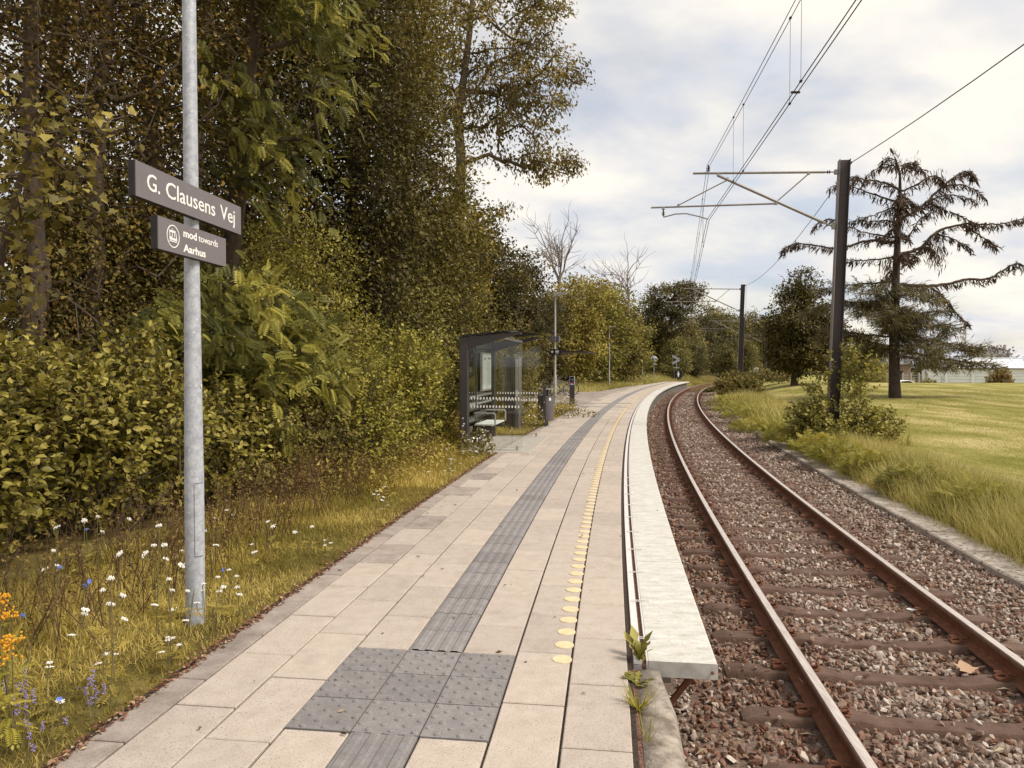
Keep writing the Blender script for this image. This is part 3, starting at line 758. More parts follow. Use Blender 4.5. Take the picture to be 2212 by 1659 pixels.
def build_station_sign():
    bx, by = px(417, 4.80), 4.80
    root = thing('station_sign', 'tall galvanised pole with two dark grey name signs in the verge left of the paving', 'station sign', (bx, by, -.03))
    mb = MB(); n = 28
    mb.lathe([(.060, -.3), (.060, .3), (.060, 1.0), (.0585, 1.02), (.046, 2.4), (.037, 5.6)], n, (0, 0, 0))
    pole = mb.build('pole', M['galv'], root, smooth=True)
    mb = MB()                                             # service hatch, a slim raised plate bent round the pole
    a0 = -math.pi * .36; pts = []; r = .0612
    zs = [.45, .47, .9, .92]; an = [a0 - .02 + i * .16 for i in range(7)]
    vs = []; fs = []
    for z in (.45, .92):
        for rr in (r - .004, r + .0025):
            for a in an: vs.append((rr * math.cos(a), rr * math.sin(a), z))
    k = len(an)
    for i in range(k - 1):
        fs += [(k + i, k + i + 1, 3 * k + i + 1, 3 * k + i), (i, k + i, k + i + 1, i + 1)[::-1], (2 * k + i, 3 * k + i, 3 * k + i + 1, 2 * k + i + 1)]
    fs += [(0, k, 3 * k, 2 * k)[::-1], (k - 1, 2 * k - 1, 4 * k - 1, 3 * k - 1)]
    mb.add(vs, fs)
    h = mb.build('hatch', M['galv'], pole)
    mb = MB(); q = .0625
    for i in range(len(an) - 1): mb.tube([(q * math.cos(an[i]), q * math.sin(an[i]), .922), (q * math.cos(an[i + 1]), q * math.sin(an[i + 1]), .922)], .0016, 4); mb.tube([(q * math.cos(an[i]), q * math.sin(an[i]), .448), (q * math.cos(an[i + 1]), q * math.sin(an[i + 1]), .448)], .0016, 4)
    mb.tube([(q * math.cos(an[0]), q * math.sin(an[0]), .448), (q * math.cos(an[0]), q * math.sin(an[0]), .922)], .0016, 4)
    mb.build('hatch_seam', M['black'], h)
    # signs hang in one plane along the platform, facing the track
    def W(Y): return -2.07 + (Y - 4.1) * .1057
    d = Vector((.1057, 1, 0)).normalized(); nrm = Vector((d.y, -d.x, 0))
    def panel(name, y0, y1, z0, z1):
        o = Vector((W(y0) - bx, y0 - by, z0 + .03)); Lw = (y1 - y0) / d.y; T = .042
        mb = MB(); c = o + d * (Lw / 2) + Vector((0, 0, (z1 - z0) / 2)) - nrm * (T / 2 + .004)
        Mr = Matrix(((d.x, nrm.x, 0), (d.y, nrm.y, 0), (0, 0, 1)))
        mb.bbox(c, (Lw, T, z1 - z0), .003, M=Mr)
        p_ = mb.build(name, M['sign_edge'], root)
        mb = MB(); c2 = o + d * (Lw / 2) + Vector((0, 0, (z1 - z0) / 2)) - nrm * .002
        mb.box(c2, (Lw - .004, .0042, z1 - z0 - .004), M=Mr); mb.build('sign_face', M['sign'], p_)
        br = MB(); br.box(o + d * (4.80 - y0) + Vector((0, 0, (z1 - z0) / 2)) - nrm * (T + .012), (.10, .03, .05), M=Mr); br.build('clamp', M['galv_dull'], p_)
        return p_, Mloc(d, (0, 0, 1), o + nrm * .0006)
    p1, m1 = panel('name_panel', 4.1, 5.33, 2.585, 2.785)
    for word, x0, wd in (("G.", .105, .125), ("Clausens", .292, .575), ("Vej", .935, .205)):
        mb = MB(); text_mb(mb, word, .136, m1 @ Matrix.Translation((x0, .060, 0)), bold=.0006, width=wd); mb.build('lettering', M['white'], p1)
    p2, m2 = panel('direction_panel', 4.306, 5.107, 2.327, 2.522)
    mb = MB()
    text_mb(mb, "mod", .066, m2 @ Matrix.Translation((.268, .117, 0)), bold=.0016, width=.155); mb.build('lettering', M['white'], p2); mb = MB()
    text_mb(mb, "towards", .062, m2 @ Matrix.Translation((.445, .117, 0)), bold=.0002, width=.245); mb.build('lettering', M['white'], p2); mb = MB()
    text_mb(mb, "Aarhus", .066, m2 @ Matrix.Translation((.268, .026, 0)), bold=.0016, width=.262)
    mb.build('lettering', M['white'], p2)
    mb = MB()
    def rect(x0, y0, x1, y1): mb.prism([m2 @ Vector(q) for q in ((x0, y0, 0), (x1, y0, 0), (x1, y1, 0), (x0, y1, 0))], nrm * .0015)
    def quad(pts): mb.prism([m2 @ Vector((x, y, 0)) for x, y in pts], nrm * .0015)
    cx_, cy_, rad = .155, .098, .068
    for i in range(40):
        a, b = 2 * PI * i / 40, 2 * PI * (i + 1) / 40
        quad([(cx_ + rad * math.cos(a), cy_ + rad * math.sin(a)), (cx_ + rad * math.cos(b), cy_ + rad * math.sin(b)), (cx_ + (rad - .006) * math.cos(b), cy_ + (rad - .006) * math.sin(b)), (cx_ + (rad - .006) * math.cos(a), cy_ + (rad - .006) * math.sin(a))])
    x0 = cx_ - .042
    quad([(x0, cy_ + .022), (x0 + .066, cy_ + .022), (x0 + .066, cy_ + .034), (x0, cy_ + .034)])        # roof
    quad([(x0 + .067, cy_ + .022), (x0 + .073, cy_ + .022), (x0 + .084, cy_ - .018), (x0 + .076, cy_ - .018)])   # sloping nose
    rect(x0 + .002, cy_ - .024, x0 + .084, cy_ - .0185)
    rect(x0 + .002, cy_ - .018, x0 + .03, cy_ - .004); rect(x0 + .0305, cy_ - .018, x0 + .0755, cy_ - .010)
    for a in (.002, .028, .052): rect(x0 + a, cy_ - .0035, x0 + a + .006, cy_ + .0215)
    rect(x0 + .002, cy_ - .034, x0 + .082, cy_ - .028)
    quad([(x0 + .036, cy_ + .0345), (x0 + .040, cy_ + .0345), (x0 + .030, cy_ + .046), (x0 + .026, cy_ + .044)])
    mb.build('tram_emblem', M['white'], p2)
    # old sticker patch and label on the pole
    mb = MB(); mb.box((.0575, -.012, 1.55), (.004, .012, .02)); mb.build('sticker', M['white'], pole)
build_station_sign()

def build_shelter():
    c = P(10.83, -4.30); t = TH(11.6)
    root = thing('tram_shelter', 'glass waiting shelter with charcoal posts, bench and timetable beside the platform', 'shelter', c, -t)
    Lg, D = 2.82, 1.06                     # along the track, towards the track
    H0, H1 = 2.20, 2.36                    # back height, roof tip
    for y in (0, Lg):
        mb = MB(); mb.bbox((0, y, H0 / 2 - .1), (.16, .17, H0 + .2), .006); mb.build('post', M['anthra'], root)
        mb = MB(); mb.prism([(.08, y - .05, H0 - .22), (.08, y - .05, H0 - .002), (1.12, y - .05, H1 - .05), (1.12, y - .05, H1 - .085)], (0, .10, 0)); mb.build('roof_beam', M['anthra'], root)
    mb = MB(); mb.prism([(-.08, -.09, H0 - .002), (.10, -.09, H0 + .018), (.10, Lg + .09, H0 + .018), (-.08, Lg + .09, H0 - .002)], (0, 0, .02)); mb.bbox((0, Lg / 2, H0 - .1), (.07, Lg - .17, .16), .005)
    mb.build('back_rail', M['anthra'], root)
    mb = MB(); mb.prism([(-.05, -.14, H0 + .03), (1.24, -.14, H1 - .02), (1.24, Lg + .16, H1 - .02), (-.05, Lg + .16, H0 + .03)], (0, 0, .012)); mb.build('roof_glass', M['glass_roof'], root)
    mb = MB(); mb.tube([(.72, .10, 2.20), (.72, Lg - .1, 2.20)], .03, 6); mb.bbox((.9, .06, H1 - .13), (.07, .06, .10), .006); mb.build('roof_lamp', M['galv_dull'], root)
    # glass: back wall, near end, far end
    mb = MB(); mb.bbox((.02, Lg / 2, 1.08), (.010, Lg - .18, 2.0), .002); gb = mb.build('back_glass', M['glass'], root)
    for y in (0, Lg):
        mb = MB(); mb.bbox((.08 + D / 2, y, 1.10), (D, .010, 2.06), .002); g = mb.build('side_glass', M['glass'], root)
        mb = MB()
        for row, z in enumerate((.86, 1.02)):
            for i in range(16):
                x = .14 + i * (D - .10) / 15.5; q = []
                for k in range(10): a = 2 * PI * k / 10; q.append((x + .016 * math.cos(a), y - .0065, z + .028 * math.sin(a)))
                mb.prism(q, (0, -.001, 0))
        mb.build('safety_dots', M['white'], g)
        mb = MB(); mb.bbox((D - .02, y, .07), (.05, .03, .07), .004); mb.tube([(D - .02, y, -.02), (D - .02, y, .05)], .014, 8); mb.build('glass_foot', M['galv_dull'], g)
    mb = MB()
    for z in (.86, 1.02):
        for i in range(26):
            y = .2 + i * (Lg - .4) / 25; q = [(.027, y + .016 * math.cos(2 * PI * k / 10), z + .028 * math.sin(2 * PI * k / 10)) for k in range(10)]
            mb.prism(q, (.001, 0, 0))
    mb.build('safety_dots', M['white'], gb)
    mb = MB(); mb.bbox((.02, .95, 1.08), (.03, .03, 2.0), .003); mb.build('mullion', M['anthra'], root)
    # timetable case on the back wall
    mb = MB(); mb.bbox((.075, 1.75, 1.52), (.05, .98, .82), .006); b = mb.build('timetable_case', M['galv_dull'], root)
    mb = MB(); mb.box((.102, 1.52, 1.52), (.004, .44, .74)); mb.box((.102, 1.99, 1.52), (.004, .44, .74)); p_ = mb.build('timetable', M['paper'], b)
    mb = MB(); r = random.Random(3)
    mb.box((.1055, 1.52, 1.80), (.002, .16, .05)); mb.box((.1055, 1.99, 1.81), (.002, .3, .04))
    for i in range(13): mb.box((.1055, 1.95 + r.uniform(-.02, .02), 1.72 - i * .04), (.002, .16 + r.uniform(0, .14), .008))
    mb.build('printed_lines', M['paper_line'], p_)
    # bench
    mb = MB()
    for i in range(4): mb.bbox((.16 + i * .1, 1.02, .47), (.092, 1.25, .03), .005)
    mb.build('bench_seat', M['seat'], root)
    mb = MB(); mb.bbox((.32, .5, .40), (.40, .04, .10), .005); mb.bbox((.32, 1.5, .40), (.40, .04, .10), .005); mb.bbox((.18, .5, .2), (.06, .06, .42), .005); mb.bbox((.18, 1.5, .2), (.06, .06, .42), .005); mb.bbox((.1, 1.02, .66), (.02, 1.25, .10), .004)
    mb.build('bench_frame', M['anthra'], root)
    for y in (.42, 1.62):
        mb = MB(); mb.tube([(.10, y, .70), (.50, y, .70), (.53, y, .67), (.53, y, .47)], .016, 8); mb.build('armrest', M['galv_dull'], root)
    mb = MB(); mb.bbox((.62, Lg / 2, -.02), (1.38, Lg + .55, .065), .006); mb.build('floor_slab', M['conc'], root)
build_shelter()

def build_info_pillar():
    c = P(14.95, -4.42); t = TH(15)
    root = thing('information_pillar', 'dark grey info pillar with slotted front standing behind the glass shelter', 'information pillar', (c[0] + .30, c[1] + .6, -.03), -t)
    mb = MB(); mb.bbox((0, .2, .95), (.26, .5, 1.92), .008); b = mb.build('cabinet', M['anthra'], root)
    mb = MB()
    for x in (-.06, .02): mb.box((x, -.052, 1.47), (.035, .006, .36))
    mb.box((.075, -.052, .95), (.008, .006, 1.86)); mb.build('slots', M['black'], b)
    mb = MB(); mb.bbox((.19, .18, .95), (.10, .46, 1.90), .006); d = mb.build('display_leaf', M['anthra_lt'], root)
    mb = MB(); mb.box((.19, -.052, 1.2), (.075, .006, 1.3)); mb.build('display_panel', M['galv_dull'], d)
    mb = MB(); mb.box((.19, -.0565, .97), (.06, .004, .16)); mb.build('notice', M['paper'], d)
build_info_pillar()

def build_bin():
    c = (px(1179, 20.35), 20.35, 0); t = TH(17)
    root = thing('litter_bin', 'round dark grey litter bin on a post at the edge of the paving', 'bin', c, -t); root.scale = (1.12, 1.12, 1.0)
    mb = MB(); mb.lathe([(.17, .15), (.195, .155), (.20, .17), (.20, .80), (.207, .805), (.207, .83), (.193, .83), (.190, .78), (.185, .5)], 28, cap=False); mb.lathe([(.19, .16), (.0, .158)], 28, cap=False)
    b = mb.build('bin_body', M['anthra_lt'], root, smooth=True)
    mb = MB(); mb.bbox((0, -.225, .55), (.075, .05, 1.12), .005); mb.bbox((.0, .2, .5), (.07, .04, 1.0), .005); mb.bbox((0, -.02, .09), (.06, .44, .05), .004); mb.build('post', M['anthra'], root)
    mb = MB(); mb.lathe([(.19, 1.0), (.21, 1.004), (.21, 1.014), (.02, 1.02)], 24, (.0, 0, 0)); mb.build('rain_lid', M['galv_dull'], root)
    mb = MB(); mb.lathe([(.012, 0), (.012, .006)], 10, (0, -.25, .66), M=Matrix.Rotation(PI / 2, 3, 'X')); mb.build('lock', M['steel_strip'], b)
    mb = MB()
    a = R(-52); u = Vector((-math.sin(a), math.cos(a), 0)); o = Vector((math.cos(a), math.sin(a), 0)) * .2015
    mb.prism([o + u * x + Vector((0, 0, .70 + y)) for x, y in ((-.028, 0), (.028, 0), (.028, .06), (.008, .085), (-.022, .07))], Vector((math.cos(a), math.sin(a), 0)) * .002)
    mb.build('sticker', M['white'], b)
build_bin()

def lamp(c, t, h, label, sign):
    root = thing('platform_lamp', label, 'lamp post', c, -t, group='platform lamps')
    mb = MB(); mb.lathe([(.062, -.2), (.062, 1.3), (.045, 1.34), (.040, h)], 16); mb.build('pole', M['galv_dull'], root, smooth=True)
    mb = MB(); w = .12                                  # flat boxy head leaning out over the platform
    sec = [(-.05, -.20, .01), (-.05, .02, .012), (.18, .06, -.075), (.42, .055, -.03), (.45, .03, .0)]
    mb.prism([(-.05, -w, h - .17), (-.05, -w, h + .01), (.16, -w, h + .035), (.44, -w, h + .03), (.46, -w, h - .015), (.2, -w, h - .05), (.02, -w, h - .09)], (0, 2 * w, 0))
    hd = mb.build('lamp_head', M['galv_dull'], root)
    mb = MB(); mb.prism([(.06, -.09, h - .079), (.44, -.09, h - .021), (.44, .09, h - .021), (.06, .09, h - .079)], (0.004, 0, -.012)); mb.build('diffuser', M['paper'], hd)
    if sign:
        mb = MB(); mb.bbox((.02, -.10, 2.22), (.48, .05, .22), .004); p_ = mb.build('arrow_sign', M['black'], root)
        mb = MB(); y = -.1262
        q = [(-.165, 0), (-.115, .05), (-.10, .035), (-.125, .010), (-.06, .010), (-.06, -.010), (-.125, -.010), (-.10, -.035), (-.115, -.05)]
        for tri in ((0, 1, 2, 3), (3, 4, 5, 6), (6, 7, 8, 0)): mb.prism([(q[i][0] + .02, y, 2.22 + q[i][1]) for i in tri], (0, -.0015, 0))
        mb.prism([(-.145, y, 2.22), (-.105, y, 2.23), (-.105, y, 2.21)], (0, -.0014, 0))
        for i in range(24):
            a, b = 2 * PI * (i + .5) / 26, 2 * PI * (i + 1.5) / 26
            mb.prism([(.10 + .068 * math.cos(a), y, 2.22 + .068 * math.sin(a)), (.10 + .068 * math.cos(b), y, 2.22 + .068 * math.sin(b)), (.10 + .055 * math.cos(b), y, 2.22 + .055 * math.sin(b)), (.10 + .055 * math.cos(a), y, 2.22 + .055 * math.sin(a))], (0, -.0015, 0))
        mb.box((.10, y, 2.235), (.08, .0015, .016)); mb.box((.10, y, 2.207), (.085, .0015, .012))
        for x in (.065, .10, .135): mb.box((x, y, 2.22), (.012, .0015, .014))
        mb.build('arrow_symbol', M['white'], p_)
        mb = MB()
        for x, s_ in ((-.13, 1), (.11, 1)): mb.prism([(x - .055, -.06, 2.62), (x + .055, -.09, 2.62), (x + .055, -.09, 2.85), (x - .055, -.06, 2.85)], (0.02, .14, 0))
        mb.box((0, 0, 2.66), (.14, .13, .02)); mb.box((0, 0, 2.81), (.14, .13, .02)); mb.build('loudspeaker', M['anthra_lt'], root)
        mb = MB(); mb.box((.005, -.043, 1.85), (.03, .006, .07)); mb.build('sticker', M['white'], root)
    else:
        mb = MB(); mb.bbox((.06, 0, 2.25), (.12, .12, .10), .01); mb.bbox((.05, 0, 2.42), (.10, .04, .05), .01); mb.build('junction_box', M['galv_dull'], root)
lamp((px(1199, 29), 29, -.03), TH(26), 4.50, 'near grey lamp post carrying a black arrow sign behind the bin', True)
lamp((px(1316, 57), 57, 0), TH(52), 4.66, 'plain grey lamp post further along the verge past the cycle stand', False)

def build_validator():
    root = thing('ticket_validator', 'slim dark card reader post with blue and red panels on the platform', 'ticket post', (px(1236, 31), 31, 0), -TH(27))
    mb = MB(); mb.bbox((0, 0, .42), (.21, .16, .86), .01); mb.build('post', M['anthra'], root)
    mb = MB(); mb.prism([(-.105, -.08, .85), (-.085, -.08, .85), (-.085, -.08, 1.19), (.085, -.08, 1.19), (.085, -.08, .85), (.105, -.08, .85), (.105, -.08, 1.215), (-.105, -.08, 1.215)], (0, .17, 0)); mb.build('hood', M['galv_dull'], root)
    mb = MB(); mb.box((0, .0, 1.02), (.168, .12, .34)); f = mb.build('reader', M['black'], root)
    blue = mat('blue panel', (.05, .20, .46), None, rough=.4); dblue = mat('blue disc', (.035, .09, .17), None, rough=.35); red = mat('red band', (.55, .045, .07), None, rough=.45)
    mb = MB(); mb.lathe([(.068, 0), (.066, .012), (.05, .026), (.0, .034)], 20, (0, -.061, 1.045), cap=False, M=Matrix.Rotation(PI / 2, 3, 'X')); mb.build('touch_disc', dblue, f, smooth=True)
    mb = MB(); mb.box((0, -.064, .945), (.166, .008, .04)); mb.build('red_band', red, f)
    mb = MB(); mb.box((0, -.064, .875), (.166, .008, .085)); bp = mb.build('blue_panel', blue, f)
    mb = MB(); mb.box((-.012, -.070, .875), (.05, .004, .055)); mb.box((.045, -.070, .862), (.03, .004, .03)); mb.build('card_symbol', M['white'], bp)
build_validator()

def build_cycle_stand():
    Y = 43.0; x0 = px(1168, Y); t = TH(40)
    root = thing('cycle_shelter', 'low roofed cycle stand with a dark flat canopy against the bushes', 'cycle shelter', (x0, Y, 0), -t)
    mb = MB(); mb.prism([(-.25, -1.4, 2.30), (1.6, -1.4, 2.52), (2.9, -1.4, 2.42), (2.9, -1.4, 2.38), (1.6, -1.4, 2.40), (-.25, -1.4, 2.12)], (0, 4.2, 0)); mb.build('canopy', M['anthra'], root)
    mb = MB(); mb.prism([(1.25, -1.5, 2.50), (2.95, -1.5, 2.44), (2.95, 2.9, 2.44), (1.25, 2.9, 2.50)], (0, 0, .012)); mb.build('canopy_glass', M['glass_roof'], root)
    for y in (-1.2, 2.6):
        mb = MB(); mb.bbox((.1, y, 1.1), (.08, .08, 2.2), .005); mb.build('post', M['anthra'], root)
    mb = MB(); mb.bbox((.06, .7, 1.2), (.012, 3.7, 1.9), .002); mb.build('back_panel', M['glass_roof'], root)
    mb = MB(); mb.tube([(1.5, -1.2, .02), (1.5, -1.2, .42), (1.5, 2.4, .42), (1.5, 2.4, .02)], .02, 8); mb.build('wheel_rail', M['galv_dull'], root)
build_cycle_stand()

def bicycle(c, rz, label, frame_m, guard_m):
    root = thing('bicycle', label, 'bicycle', c, rz, group='bicycles parked at the cycle stand')
    rw, wb = .335, 1.06
    tyre = M['black']
    for x in (0, wb):
        mb = MB(); mb.ring((x, 0, rw), rw - .018, .019, 'Y', 30, 8); w = mb.build('wheel', tyre, root, smooth=True)
        mb = MB(); mb.ring((x, 0, rw), rw - .042, .010, 'Y', 30, 6); mb.build('rim', M['galv_dull'], w, smooth=True)
        mb = MB()
        for k in range(18):
            a = 2 * PI * k / 18; mb.tube([(x, .018 * (-1) ** k, rw), (x + (rw - .045) * math.cos(a), 0, rw + (rw - .045) * math.sin(a))], .0022, 4, cap=False)
        mb.tube([(x, -.05, rw), (x, .05, rw)], .02, 8); mb.build('spokes', M['galv_dull'], w)
        mb = MB(); vs = []
        a0, a1 = (R(10), R(170)) if x == 0 else (R(-5), R(130))
        pts = [(x + (rw + .022) * math.cos(a0 + (a1 - a0) * i / 14), 0, rw + (rw + .022) * math.sin(a0 + (a1 - a0) * i / 14)) for i in range(15)]
        for i in range(14):
            p_, q = pts[i], pts[i + 1]; mb.add([(p_[0], -.025, p_[2]), (p_[0], .025, p_[2]), (q[0], .025, q[2]), (q[0], -.025, q[2]), (p_[0], -.025, p_[2] + .004), (p_[0], .025, p_[2] + .004), (q[0], .025, q[2] + .004), (q[0], -.025, q[2] + .004)], [(0, 1, 2, 3), (7, 6, 5, 4), (0, 3, 7, 4), (1, 5, 6, 2)])
        mb.build('mudguard', guard_m, root)
    mb = MB()
    bb = (.44, 0, .29); st = (.31, 0, .80); hd0 = (.90, 0, .62); hd1 = (.86, 0, .86)
    mb.tube([st, bb], .016, 8); mb.tube([bb, hd0], .018, 8); mb.tube([(.33, 0, .70), hd1], .015, 8)
    for y in (-.045, .045): mb.tube([(0, y, rw), (.34, y * .3, .68)], .009, 6); mb.tube([(0, y, rw), (.44, y * .5, .29)], .010, 6); mb.tube([(wb, y, rw), (.91, y * .7, .60)], .012, 6)
    mb.tube([hd0, hd1, (.85, 0, .97)], .019, 8); mb.build('frame', frame_m, root, smooth=True)
    mb = MB(); mb.tube([(.70, -.28, .98), (.80, -.24, 1.02), (.87, -.05, 1.0), (.87, .05, 1.0), (.80, .24, 1.02), (.70, .28, .98)], .011, 8); mb.build('handlebar', M['galv_dull'], root, smooth=True)
    mb = MB(); mb.tube([(.14, 0, .955), (.22, 0, .965), (.32, 0, .96), (.44, 0, .95)], [.05, .095, .06, .022], 10); mb.tube([(.30, 0, .78), (.285, 0, .94)], .013, 6); mb.build('saddle', M['black'], root, smooth=True)
    mb = MB(); mb.lathe([(.09, -.006), (.09, .006)], 20, (.44, -.05, .29), M=Matrix.Rotation(PI / 2, 3, 'X')); mb.tube([(.44, -.06, .29), (.52, -.07, .17)], .01, 6); mb.bbox((.53, -.11, .165), (.08, .09, .02), .004); mb.build('crank', M['anthra_lt'], root)
    mb = MB(); mb.tube([(-.12, -.06, .70), (.28, -.06, .72)], .007, 5); mb.tube([(-.12, .06, .70), (.28, .06, .72)], .007, 5); mb.tube([(-.12, -.06, .70), (-.12, .06, .70)], .007, 5); mb.build('carrier', M['anthra_lt'], root)
pale = mat('silver bicycle paint', (.50, .47, .44), None, rough=.4, metal=.3); dk = mat('dark bicycle paint', (.06, .05, .05), None, rough=.4)
bicycle((px(1229, 40.6), 40.6, 0), R(168), 'dark bicycle with pale fork nearest the card reader post', pale, M['anthra_lt'])
bicycle((px(1238, 41.6), 41.6, 0), R(176), 'bicycle with a bright curved front mudguard behind the dark one', pale, M['white'])
bicycle((px(1180, 41.2), 41.2, 0), R(150), 'silver bicycle furthest left under the cycle canopy', pale, M['anthra_lt'])

# ------------------------------------------------------------------ small signs at the far end of the platform
def far_signs():
    Y = 74.0; x = px(1387.8, Y); mb = MB(); mb.lathe([(.05, -.2), (.045, 2.65)], 10); o = mb.build('marker_post', M['galv_dull'], None, smooth=True); o.location = (x, Y, gz(x, Y))
    tag(o, 'thin bare pale post in the grass at the bend', 'post')
    Y = 80; x = px(1412.6, Y); root = thing('traffic_mirror', 'round convex mirror on a thin post at the bend', 'mirror', (x, Y, gz(x, Y)), R(-12))
    mb = MB(); mb.lathe([(.04, -.2), (.04, 2.1)], 10); mb.build('post', M['galv_dull'], root)
    mb = MB(); Rm = Matrix.Rotation(PI / 2, 3, 'X'); mb.lathe([(.0, .10), (.2, .085), (.34, .04), (.36, .0), (.36, -.05), (.0, -.07)], 22, (0, -.06, 2.25), M=Rm, cap=False)
    mb.build('mirror_dish', mat('mirror', (.55, .55, .53), None, rough=.12, metal=.9), root, smooth=True)
    mb = MB(); mb.prism([(-.22, -.04, 1.72), (.22, -.04, 1.55), (.3, -.04, 1.62), (.1, -.04, 1.85)], (0, .03, 0)); mb.build('visor', M['galv_dull'], root)
    Y = 78; x = px(1461, Y); root = thing('crossing_sign', 'grey chevron shaped crossing sign seen from behind on a thin post', 'crossing sign', (x, Y, .30), R(-8))
    mb = MB(); mb.lathe([(.035, -1.1), (.035, 2.15)], 10); mb.build('post', M['galv_dull'], root)
    mb = MB()
    for sg in (1, -1): mb.prism([(-.42, -.05, 1.98 + sg * .55), (.36, -.05, 1.98 + sg * .12), (.47, -.05, 1.98), (.36, -.05, 1.98 - sg * .10), (-.42, -.05, 1.98 + sg * .26)], (0, .02 + .002 * sg, 0))
    mb.build('chevron_blade', mat('sign back', (.32, .33, .36), (.38, .39, .42), 4, .5, metal=.3), root)
    mb = MB(); mb.box((.05, -.05, 1.15), (.5, .03, .12)); mb.build('plate', M['galv_dull'], root)
    Y = 76.6; x = px(1465.3, Y); root = thing('pedestrian_sign', 'small square black sign with a white figure between two posts', 'warning sign', (x, Y, -.16), R(-10))
    mb = MB(); mb.box((-.39, 0, .25), (.06, .06, 2.0)); mb.build('post', M['galv_dull'], root)
    mb = MB(); mb.box((.39, 0, .25), (.06, .06, 2.0)); mb.build('post', M['galv_dull'], root)
    mb = MB(); mb.bbox((0, -.05, .95), (.80, .04, .78), .01); b = mb.build('sign_board', M['black'], root)
    mb = MB(); y = -.075; mb.prism([(.0 + .06 * math.cos(a * PI / 5), y, 1.17 + .06 * math.sin(a * PI / 5)) for a in range(10)], (0, -.004, 0))
    mb.prism([(-.08, y, 1.09), (-.11, y, .85), (-.07, y, .85), (-.06, y, .68), (.06, y, .68), (.07, y, .85), (.11, y, .85), (.08, y, 1.09)], (0, -.004, 0)); mb.build('figure_symbol', M['white'], b)
    Y = 92; x = px(1633, Y); root = thing('track_sign', 'small square white sign on a thin post right of the track', 'track sign', (x, Y, gz(x, Y) + .1), R(-20))
    mb = MB(); mb.lathe([(.035, -.4), (.035, 1.5)], 10); mb.build('post', M['galv_dull'], root)
    mb = MB(); mb.bbox((0, -.05, 1.4), (.62, .03, .62), .02); b = mb.build('sign_board', M['white'], root)
    mb = MB(); mb.prism([(.05 + .13 * math.cos(a * PI / 6), -.066, 1.45 + .1 * math.sin(a * PI / 6)) for a in range(12)], (0, -.003, 0)); mb.build('sign_symbol', M['galv_dull'], b)
    # slim signal pole with a short arm above the bushes
    Y = 95; x = px(1388, Y); root = thing('antenna_pole', 'slim grey pole with a short top arm rising above the bushes', 'pole', (x, Y, 0), R(-10))
    mb = MB(); mb.lathe([(.09, -.2), (.07, 8.5)], 10); mb.build('pole', M['galv_dull'], root); mb = MB(); mb.tube([(-.7, 0, 8.4), (.15, 0, 8.4)], .06, 6); mb.build('arm', M['galv_dull'], root)
far_signs()

